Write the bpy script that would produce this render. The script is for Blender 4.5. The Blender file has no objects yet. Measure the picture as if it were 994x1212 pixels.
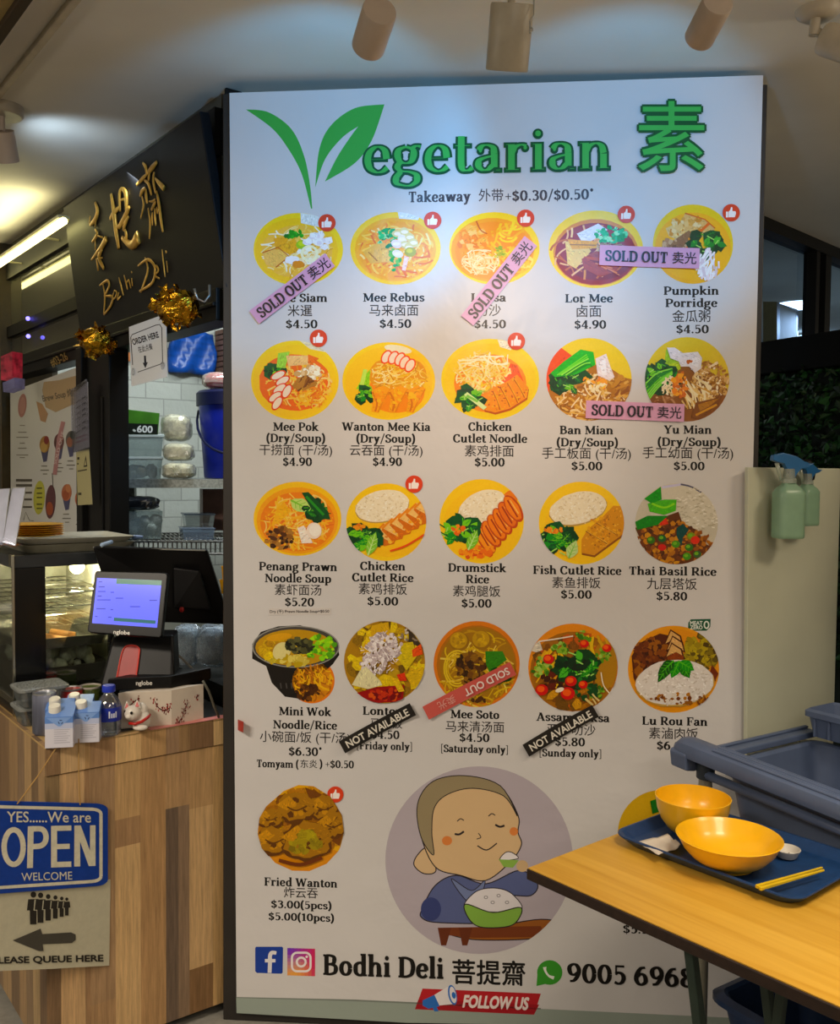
import bpy, bmesh, math, random
from math import sin, cos, pi, radians, sqrt, atan2, hypot
from mathutils import Vector as V, Matrix
random.seed(7)
sc = bpy.context.scene
COL = sc.collection

# ------------------------------------------------------------------ camera
FPX, CX, CY, CAMH = 1110.0, 497.0, 606.0, 1.55
PITCH, ROLL = radians(2.48), radians(0.5)
_f = V((0, cos(PITCH), -sin(PITCH))); _u = V((0, sin(PITCH), cos(PITCH))); _r = V((1, 0, 0))
EYE = V((0, 0, CAMH))
def ray(x, y):
    u, v = (x - CX) / FPX, (y - CY) / FPX
    c, s = cos(ROLL), sin(ROLL)
    u, v = u * c + v * s, -u * s + v * c
    return _f + u * _r - v * _u
def atz(x, y, z):
    d = ray(x, y); return EYE + d * ((z - CAMH) / d.z)
def aty(x, y, Y):
    d = ray(x, y); return EYE + d * (Y / d.y)
class Plane:
    def __init__(s, p, n):
        s.p, s.n = V(p), V(n).normalized()
        if s.n.dot(EYE - s.p) < 0: s.n = -s.n
    def hit(s, x, y, off=0.0):
        d = ray(x, y)
        return EYE + d * ((s.p - EYE).dot(s.n) / d.dot(s.n)) + s.n * off
cam = bpy.data.cameras.new('camera'); cam_o = bpy.data.objects.new('camera', cam); COL.objects.link(cam_o)
cam.sensor_fit = 'HORIZONTAL'; cam.sensor_width = 36.0; cam.lens = FPX / 994.0 * 36.0; cam.clip_start = 0.02
_cx = _r * cos(ROLL) + _u * sin(ROLL); _cy = _u * cos(ROLL) - _r * sin(ROLL)
cam_o.matrix_world = Matrix(((_cx.x, _cy.x, -_f.x, 0), (_cx.y, _cy.y, -_f.y, 0), (_cx.z, _cy.z, -_f.z, CAMH), (0, 0, 0, 1)))
sc.camera = cam_o

# ------------------------------------------------------------------ light and exposure
sc.view_settings.view_transform = 'Standard'; sc.view_settings.look = 'None'
sc.view_settings.gamma = 1.0; sc.view_settings.use_curve_mapping = False
sc.view_settings.exposure = 0.0
wd = bpy.data.worlds.new('hall'); sc.world = wd; wd.use_nodes = True
wd.node_tree.nodes['Background'].inputs[0].default_value = (1.0, 0.87, 0.68, 1)
wd.node_tree.nodes['Background'].inputs[1].default_value = 0.34
def light(name, kind, loc, aim=None, energy=10, color=(1, 1, 1), size=0.1, sizey=None, spot=60, blend=0.5, shape=None):
    l = bpy.data.lights.new(name, kind); o = bpy.data.objects.new(name, l); COL.objects.link(o)
    o.location = loc; l.energy = energy; l.color = color
    if kind == 'AREA':
        l.size = size
        if sizey: l.shape = 'RECTANGLE'; l.size_y = sizey
        elif shape: l.shape = shape
    else: l.shadow_soft_size = size
    if kind == 'SPOT': l.spot_size = radians(spot); l.spot_blend = blend
    if aim is not None:
        o.rotation_euler = (V(aim) - V(loc)).to_track_quat('-Z', 'Y').to_euler()
    return o
WARM = (1.0, 0.80, 0.56); COOL = (0.07, 0.47, 1.0)
# ceiling luminaires of the food hall behind and beside the viewer
light('hall_light', 'AREA', (0.9, -0.6, 2.56), (0.7, 0.9, 0), 14, (1.0, 0.87, 0.72), 1.2, 0.3)
_l = light('hall_light', 'AREA', (-1.7, 0.5, 2.56), (-1.15, 2.1, 0.3), 24, (1.0, 0.88, 0.72), 0.9, 0.3)
_l.data.spread = radians(105)
light('hall_light', 'AREA', (1.9, 1.3, 2.56), (1.5, 1.8, 0), 12, (1.0, 0.82, 0.60), 0.5, 0.3)
_l = light('hall_light', 'AREA', (0.95, 0.95, 2.57), (0.95, 1.0, 0), 12, (1.0, 0.86, 0.66), 0.5)
_l.data.spread = radians(95)
# unseen point fills added to brighten the ceiling
light('ceiling_fill', 'POINT', (0.5, -0.9, 1.95), None, 9, (1.0, 0.88, 0.72), 0.12)
light('ceiling_fill', 'POINT', (-1.9, 0.9, 1.95), None, 12, (1.0, 0.88, 0.72), 0.12)
light('ceiling_fill', 'POINT', (2.2, 2.0, 1.95), None, 12, (1.0, 0.86, 0.66), 0.12)
# stall interior tube light and heated cabinet
light('stall_light', 'AREA', (-0.72, 3.15, 2.5), (-1.0, 3.8, 1.2), 15, (0.86, 0.95, 1.0), 0.5, 0.2)
light('stall_light', 'AREA', (-0.3, 4.0, 2.5), (-0.6, 4.2, 0), 8, (0.86, 0.95, 1.0), 0.9, 0.2)
# room beyond the high window
light('far_room_light', 'AREA', (2.6, 5.9, 2.5), (2.6, 5.9, 0), 60, (0.66, 0.82, 1.0), 0.6)

# ------------------------------------------------------------------ helpers
def lin(h):
    h = h.lstrip('#'); out = []
    for i in (0, 2, 4):
        c = int(h[i:i + 2], 16) / 255
        out.append(c / 12.92 if c <= 0.04045 else ((c + 0.055) / 1.055) ** 2.4)
    return (*out, 1.0)
def newmat(name):
    m = bpy.data.materials.new(name); m.use_nodes = True
    nt = m.node_tree; return m, nt, nt.nodes['Principled BSDF'], nt.nodes, nt.links
_mc = {}
def mat(name, col, rough=0.5, metal=0.0, var=0.10, scale=25.0, bump=0.0, bscale=120.0, stretch=(1, 1, 1), trans=0.0, ior=1.45, emit=0.0, alpha=1.0, coat=0.0, spec=0.5, detail=3.0):
    if name in _mc: return _mc[name]
    m, nt, b, N, L = newmat(name)
    c = lin(col)
    geo = N.new('ShaderNodeNewGeometry'); mp = N.new('ShaderNodeMapping'); mp.inputs['Scale'].default_value = stretch
    L.new(geo.outputs['Position'], mp.inputs['Vector'])
    nz = N.new('ShaderNodeTexNoise'); nz.inputs['Scale'].default_value = scale; nz.inputs['Detail'].default_value = detail
    L.new(mp.outputs[0], nz.inputs['Vector'])
    cr = N.new('ShaderNodeValToRGB')
    cr.color_ramp.elements[0].position = 0.3; cr.color_ramp.elements[1].position = 0.7
    cr.color_ramp.elements[0].color = tuple(x * (1 - var) for x in c[:3]) + (1,)
    cr.color_ramp.elements[1].color = tuple(min(1, x * (1 + var)) for x in c[:3]) + (1,)
    L.new(nz.outputs['Fac'], cr.inputs[0]); L.new(cr.outputs[0], b.inputs['Base Color'])
    b.inputs['Roughness'].default_value = rough; b.inputs['Metallic'].default_value = metal
    b.inputs['Transmission Weight'].default_value = trans; b.inputs['IOR'].default_value = ior
    b.inputs['Alpha'].default_value = alpha; b.inputs['Coat Weight'].default_value = coat
    b.inputs['Specular IOR Level'].default_value = spec
    if emit:
        L.new(cr.outputs[0], b.inputs['Emission Color']); b.inputs['Emission Strength'].default_value = emit
    if bump:
        n2 = N.new('ShaderNodeTexNoise'); n2.inputs['Scale'].default_value = bscale; n2.inputs['Detail'].default_value = 4
        L.new(mp.outputs[0], n2.inputs['Vector'])
        bp = N.new('ShaderNodeBump'); bp.inputs['Strength'].default_value = bump; bp.inputs['Distance'].default_value = 0.01
        L.new(n2.outputs['Fac'], bp.inputs['Height']); L.new(bp.outputs[0], b.inputs['Normal'])
    _mc[name] = m; return m
def glass(name, tint='ffffff', gloss=0.10, rough=0.03, haze=0.0, hazecol='ffffff'):
    """thin sheet: mostly clear, some mirror, optional milky share"""
    if name in _mc: return _mc[name]
    m, nt, b, N, L = newmat(name)
    t = N.new('ShaderNodeBsdfTransparent'); t.inputs[0].default_value = lin(tint)
    g = N.new('ShaderNodeBsdfGlossy'); g.inputs['Roughness'].default_value = rough; g.inputs[0].default_value = (1, 1, 1, 1)
    lw = N.new('ShaderNodeLayerWeight'); lw.inputs[0].default_value = 0.3
    ma = N.new('ShaderNodeMath'); ma.operation = 'MULTIPLY_ADD'; ma.inputs[1].default_value = 0.6; ma.inputs[2].default_value = gloss
    L.new(lw.outputs['Fresnel'], ma.inputs[0])
    mx = N.new('ShaderNodeMixShader'); L.new(ma.outputs[0], mx.inputs[0]); L.new(t.outputs[0], mx.inputs[1]); L.new(g.outputs[0], mx.inputs[2])
    out = N['Material Output']; last = mx
    if haze:
        d = N.new('ShaderNodeBsdfDiffuse'); d.inputs[0].default_value = lin(hazecol)
        nz = N.new('ShaderNodeTexNoise'); nz.inputs['Scale'].default_value = 30; nz.inputs['Detail'].default_value = 5
        mm = N.new('ShaderNodeMath'); mm.operation = 'MULTIPLY'; mm.inputs[1].default_value = haze * 2
        L.new(nz.outputs['Fac'], mm.inputs[0])
        m2 = N.new('ShaderNodeMixShader'); L.new(mm.outputs[0], m2.inputs[0]); L.new(mx.outputs[0], m2.inputs[1]); L.new(d.outputs[0], m2.inputs[2]); last = m2
    L.new(last.outputs[0], out.inputs['Surface'])
    _mc[name] = m; return m
def ink_mat(name, rough=0.36, grain=0.0, gscale=(1, 1, 1), spec=0.32, crumple=0.16):
    """colour comes from the print (face colours); sheet ripples come from position noise"""
    if name in _mc: return _mc[name]
    m, nt, b, N, L = newmat(name)
    at = N.new('ShaderNodeAttribute'); at.attribute_name = 'ink'
    geo = N.new('ShaderNodeNewGeometry'); src = at.outputs['Color']
    if grain:
        mp = N.new('ShaderNodeMapping'); mp.inputs['Scale'].default_value = gscale; L.new(geo.outputs['Position'], mp.inputs['Vector'])
        nz = N.new('ShaderNodeTexNoise'); nz.inputs['Scale'].default_value = 60; nz.inputs['Detail'].default_value = 6; nz.inputs['Roughness'].default_value = 0.7
        L.new(mp.outputs[0], nz.inputs['Vector'])
        mr = N.new('ShaderNodeMapRange'); mr.inputs[1].default_value = 0.3; mr.inputs[2].default_value = 0.7; mr.inputs[3].default_value = 1 - grain; mr.inputs[4].default_value = 1 + grain
        L.new(nz.outputs['Fac'], mr.inputs[0])
        vm = N.new('ShaderNodeVectorMath'); vm.operation = 'SCALE'; L.new(src, vm.inputs[0]); L.new(mr.outputs[0], vm.inputs['Scale']); src = vm.outputs[0]
    L.new(src, b.inputs['Base Color']); b.inputs['Roughness'].default_value = rough; b.inputs['Specular IOR Level'].default_value = spec
    if crumple:
        n1 = N.new('ShaderNodeTexNoise'); n1.inputs['Scale'].default_value = 4.0; n1.inputs['Detail'].default_value = 4; n1.inputs['Distortion'].default_value = 0.25
        L.new(geo.outputs['Position'], n1.inputs['Vector'])
        bp = N.new('ShaderNodeBump'); bp.inputs['Strength'].default_value = crumple; bp.inputs['Distance'].default_value = 0.06
        L.new(n1.outputs['Fac'], bp.inputs['Height']); L.new(bp.outputs[0], b.inputs['Normal'])
    _mc[name] = m; return m

def catmull(pts, k=6, closed=False):
    n = len(pts)
    if n < 3: return list(pts)
    out = []
    rng = range(n) if closed else range(n - 1)
    for i in rng:
        p = [pts[(i + j - 1) % n] if closed else pts[min(max(i + j - 1, 0), n - 1)] for j in range(4)]
        for q in range(k):
            t = q / k
            out.append(tuple(0.5 * (2 * b + (c - a) * t + (2 * a - 5 * b + 4 * c - d) * t * t + (3 * b - a - 3 * c + d) * t ** 3) for a, b, c, d in zip(*p)))
    out.append(tuple(pts[0]) if closed else tuple(pts[-1]))
    return out
ABS = {}
class G:
    def __init__(s): s.v, s.f, s.m, s.c = [], [], [], []
    def add(s, vs, fs, mi=0, col=None):
        b = len(s.v); s.v.extend(V(p) for p in vs)
        for f in fs: s.f.append([b + i for i in f]); s.m.append(mi); s.c.append(col)
        return s
    def obox(s, o, a, b, c, mi=0, col=None):
        o, a, b, c = V(o), V(a), V(b), V(c)
        return s.add([o, o + a, o + a + b, o + b, o + c, o + a + c, o + a + b + c, o + b + c],
                     [(3, 2, 1, 0), (4, 5, 6, 7), (0, 1, 5, 4), (1, 2, 6, 5), (2, 3, 7, 6), (3, 0, 4, 7)], mi, col)
    def box(s, c, size, rz=0.0, mi=0, col=None):
        a = V((cos(rz), sin(rz), 0)) * size[0]; b = V((-sin(rz), cos(rz), 0)) * size[1]; z = V((0, 0, size[2]))
        return s.obox(V(c) - a / 2 - b / 2 - z / 2, a, b, z, mi, col)
    def prism(s, pts, vec, mi=0, col=None):
        pts = [V(p) for p in pts]; vec = V(vec); n = len(pts)
        fs = [list(range(n))[::-1], [n + i for i in range(n)]] + [(i, (i + 1) % n, n + (i + 1) % n, n + i) for i in range(n)]
        return s.add(pts + [p + vec for p in pts], fs, mi, col)
    def loft(s, rings, mi=0, cap0=True, cap1=True, col=None, closed=False):
        n = len(rings[0]); vs = [p for r in rings for p in r]; fs = []
        m = len(rings)
        for i in range(m if closed else m - 1):
            for j in range(n):
                a, b = i * n, ((i + 1) % m) * n
                fs.append((a + j, a + (j + 1) % n, b + (j + 1) % n, b + j))
        if cap0 and not closed: fs.append(list(range(n))[::-1])
        if cap1 and not closed: fs.append([(m - 1) * n + j for j in range(n)])
        return s.add(vs, fs, mi, col)
    def lathe(s, c, prof, n=32, mi=0, cap0=True, cap1=True, sx=1, sy=1, rz=0, M=None):
        c = V(c); rings = []
        for r, z in prof:
            ring = []
            for j in range(n):
                a = 2 * pi * j / n; x, y = r * sx * cos(a), r * sy * sin(a)
                p = V((x * cos(rz) - y * sin(rz), x * sin(rz) + y * cos(rz), z))
                ring.append(c + (M @ p if M is not None else p))
            rings.append(ring)
        return s.loft(rings, mi, cap0, cap1)
    def tube(s, pts, r, n=8, mi=0, flat=None, closed=False):
        pts = [V(p) for p in pts]; m = len(pts); rs = r if isinstance(r, (list, tuple)) else [r] * m
        up = V((0, 0, 1)); rings = []
        for i, p in enumerate(pts):
            t = (pts[(i + 1) % m] - pts[i - 1]) if closed else (pts[min(i + 1, m - 1)] - pts[max(i - 1, 0)])
            if t.length < 1e-9: t = V((0, 0, 1))
            t.normalize()
            if flat is not None: b = V(flat)
            else:
                b = up - t * up.dot(t)
                if b.length < 0.2: b = V((1, 0, 0)) - t * t.x
            b = (b - t * b.dot(t)).normalized(); a = t.cross(b); up = b
            k = 0.45 if flat is not None else 1.0
            rings.append([p + (a * cos(2 * pi * j / n) + b * sin(2 * pi * j / n) * k) * rs[i] for j in range(n)])
        return s.loft(rings, mi, closed=closed)
    def ball(s, c, r, nu=16, nv=10, mi=0, M=None, jig=0.0, rnd=None):
        c = V(c); r = V(r) if hasattr(r, '__len__') else V((r, r, r)); rings = []
        for i in range(1, nv):
            th = pi * i / nv; ring = []
            for j in range(nu):
                ph = 2 * pi * j / nu; k = 1 + (rnd.uniform(-jig, jig) if rnd else 0)
                p = V((r.x * sin(th) * cos(ph), r.y * sin(th) * sin(ph), -r.z * cos(th))) * k
                ring.append(c + (M @ p if M is not None else p))
            rings.append(ring)
        return s.loft(rings, mi)
    def build(s, name, mats, parent=None, smooth=False, bevel=0.0, label=None, recalc=True, loc=None, segs=2, ink=False, autosm=None):
        if not isinstance(mats, (list, tuple)): mats = [mats]
        if parent is not None: o0 = ABS[parent.name]
        elif loc is not None: o0 = V(loc)
        else:
            o0 = V(((min(v.x for v in s.v) + max(v.x for v in s.v)) / 2, (min(v.y for v in s.v) + max(v.y for v in s.v)) / 2, min(v.z for v in s.v)))
        me = bpy.data.meshes.new(name); me.from_pydata([v - o0 for v in s.v], [], s.f)
        for m in mats: me.materials.append(m)
        me.polygons.foreach_set('material_index', s.m)
        if ink:
            at = me.color_attributes.new('ink', 'FLOAT_COLOR', 'CORNER'); buf = []
            for p, c in zip(me.polygons, s.c):
                cc = c if c is not None else (0.8, 0.8, 0.8, 1)
                buf.extend(tuple(cc) * p.loop_total)
            at.data.foreach_set('color', buf)
        if recalc:
            bm = bmesh.new(); bm.from_mesh(me); bmesh.ops.recalc_face_normals(bm, faces=bm.faces); bm.to_mesh(me); bm.free()
        if smooth:
            me.polygons.foreach_set('use_smooth', [True] * len(me.polygons))
            if autosm: me.set_sharp_from_angle(angle=radians(autosm))
        me.update()
        o = bpy.data.objects.new(name, me); COL.objects.link(o)
        if parent is not None: o.parent = parent; ABS[o.name] = o0
        else: o.location = o0; ABS[o.name] = o0.copy()
        if bevel:
            b = o.modifiers.new('bevel', 'BEVEL'); b.width = bevel; b.segments = segs; b.limit_method = 'ANGLE'
        if label: o['label'] = label
        return o
def tag(o, label, cat, group=None, kind=None):
    if label: o['label'] = label
    if cat: o['category'] = cat
    if group: o['group'] = group
    if kind: o['kind'] = kind
    return o
def thing(name, label, cat, loc, group=None):
    o = bpy.data.objects.new(name, None); COL.objects.link(o); o.location = V(loc); o.empty_display_size = 0.05
    ABS[o.name] = V(loc); return tag(o, label, cat, group)
def dup(root, loc, rz=None, label=None):
    r = root.copy(); COL.objects.link(r); r.location = V(loc)
    if rz is not None: r.rotation_euler = (0, 0, rz)
    if label: r['label'] = label
    for ch in list(root.children):
        c = ch.copy(); COL.objects.link(c); c.parent = r
        for g in list(ch.children):
            d = g.copy(); COL.objects.link(d); d.parent = c
    return r
def struct(o): o['kind'] = 'structure'; return o
def rrect(cx, cy, w, h, r, n=5):
    """rounded rectangle outline in 2-D"""
    out = []
    for qx, qy, a0 in ((1, 1, 0), (-1, 1, 90), (-1, -1, 180), (1, -1, 270)):
        for i in range(n + 1):
            a = radians(a0 + 90 * i / n); out.append((cx + qx * (w / 2 - r) + r * cos(a), cy + qy * (h / 2 - r) + r * sin(a)))
    return out
# ------------------------------------------------------------------ printing: flat ink on a plane
def clip_convex(poly, clip):
    out = poly
    n = len(clip)
    for i in range(n):
        (ax, ay), (bx, by) = clip[i], clip[(i + 1) % n]; inp, out = out, []
        if not inp: return []
        def side(p): return (bx - ax) * (p[1] - ay) - (by - ay) * (p[0] - ax)
        for j, q in enumerate(inp):
            p = inp[j - 1]; sp, sq = side(p), side(q)
            if sq >= 0:
                if sp < 0: t = sp / (sp - sq); out.append((p[0] + (q[0] - p[0]) * t, p[1] + (q[1] - p[1]) * t))
                out.append(q)
            elif sp >= 0: t = sp / (sp - sq); out.append((p[0] + (q[0] - p[0]) * t, p[1] + (q[1] - p[1]) * t))
    return out
def ellpts(x, y, rx, ry, rot=0.0, n=28, jag=0.0, rnd=random):
    c, s = cos(radians(rot)), sin(radians(rot)); out = []
    for i in range(n):
        a = 2 * pi * i / n; k = 1 + (rnd.uniform(-jag, jag) if jag else 0)
        u, v = rx * cos(a) * k, ry * sin(a) * k; out.append((x + u * c - v * s, y + u * s + v * c))
    return out
class Ink:
    def __init__(s, hit, base=2e-4, step=7e-6):
        s.hit, s.g, s.off, s.step, s.clip = hit, G(), base, step, None
        s.T = lambda x, y: (x, y)
    def poly(s, pts, col, bump=True):
        pts = [s.T(*p) for p in pts]
        if s.clip:
            pts = clip_convex(pts, s.clip)
            if len(pts) < 3: return
        if bump: s.off += s.step
        s.g.add([s.hit(x, y, s.off) for x, y in pts], [list(range(len(pts)))], 0, lin(col) if isinstance(col, str) else col)
    def tris(s, vs, fs, col):
        vs = [s.T(*p) for p in vs]
        s.g.add([s.hit(x, y, s.off) for x, y in vs], fs, 0, lin(col) if isinstance(col, str) else col)
    def ell(s, x, y, rx, ry, col, rot=0, n=28, jag=0.0): s.poly(ellpts(x, y, rx, ry, rot, n, jag), col)
    def rect(s, x0, y0, x1, y1, col): s.poly([(x0, y0), (x1, y0), (x1, y1), (x0, y1)], col)
    def rr(s, x0, y0, x1, y1, r, col): s.poly(rrect((x0 + x1) / 2, (y0 + y1) / 2, abs(x1 - x0), abs(y1 - y0), r), col)
    def stroke(s, pts, w, col, smooth=True, k=5, closed=False):
        """ribbon along pts, width w (number or one per point)"""
        if not isinstance(w, (list, tuple)): w = [w] * len(pts)
        q = [(p[0], p[1], ww) for p, ww in zip(pts, w)]
        if smooth and len(q) > 2: q = catmull(q, k, closed)
        elif closed: q.append(q[0])
        s.off += s.step; L = []
        for i, p in enumerate(q):
            a, b = q[max(i - 1, 0)], q[min(i + 1, len(q) - 1)]
            dx, dy = b[0] - a[0], b[1] - a[1]; l = hypot(dx, dy) or 1
            L.append(((p[0] - dy / l * p[2] / 2, p[1] + dx / l * p[2] / 2), (p[0] + dy / l * p[2] / 2, p[1] - dx / l * p[2] / 2)))
        for i in range(len(L) - 1): s.poly([L[i][0], L[i + 1][0], L[i + 1][1], L[i][1]], col, False)
    def ring(s, x, y, rx, ry, w, col, a0=0, a1=360, n=32):
        s.stroke([(x + rx * cos(radians(a0 + (a1 - a0) * i / n)), y + ry * sin(radians(a0 + (a1 - a0) * i / n))) for i in range(n + 1)], w, col, False)
    def build(s, name, parent=None, mat_=None, label=None):
        return s.g.build(name, mat_ or ink_mat('printed_paper'), parent, ink=True, recalc=False, label=label)

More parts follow.
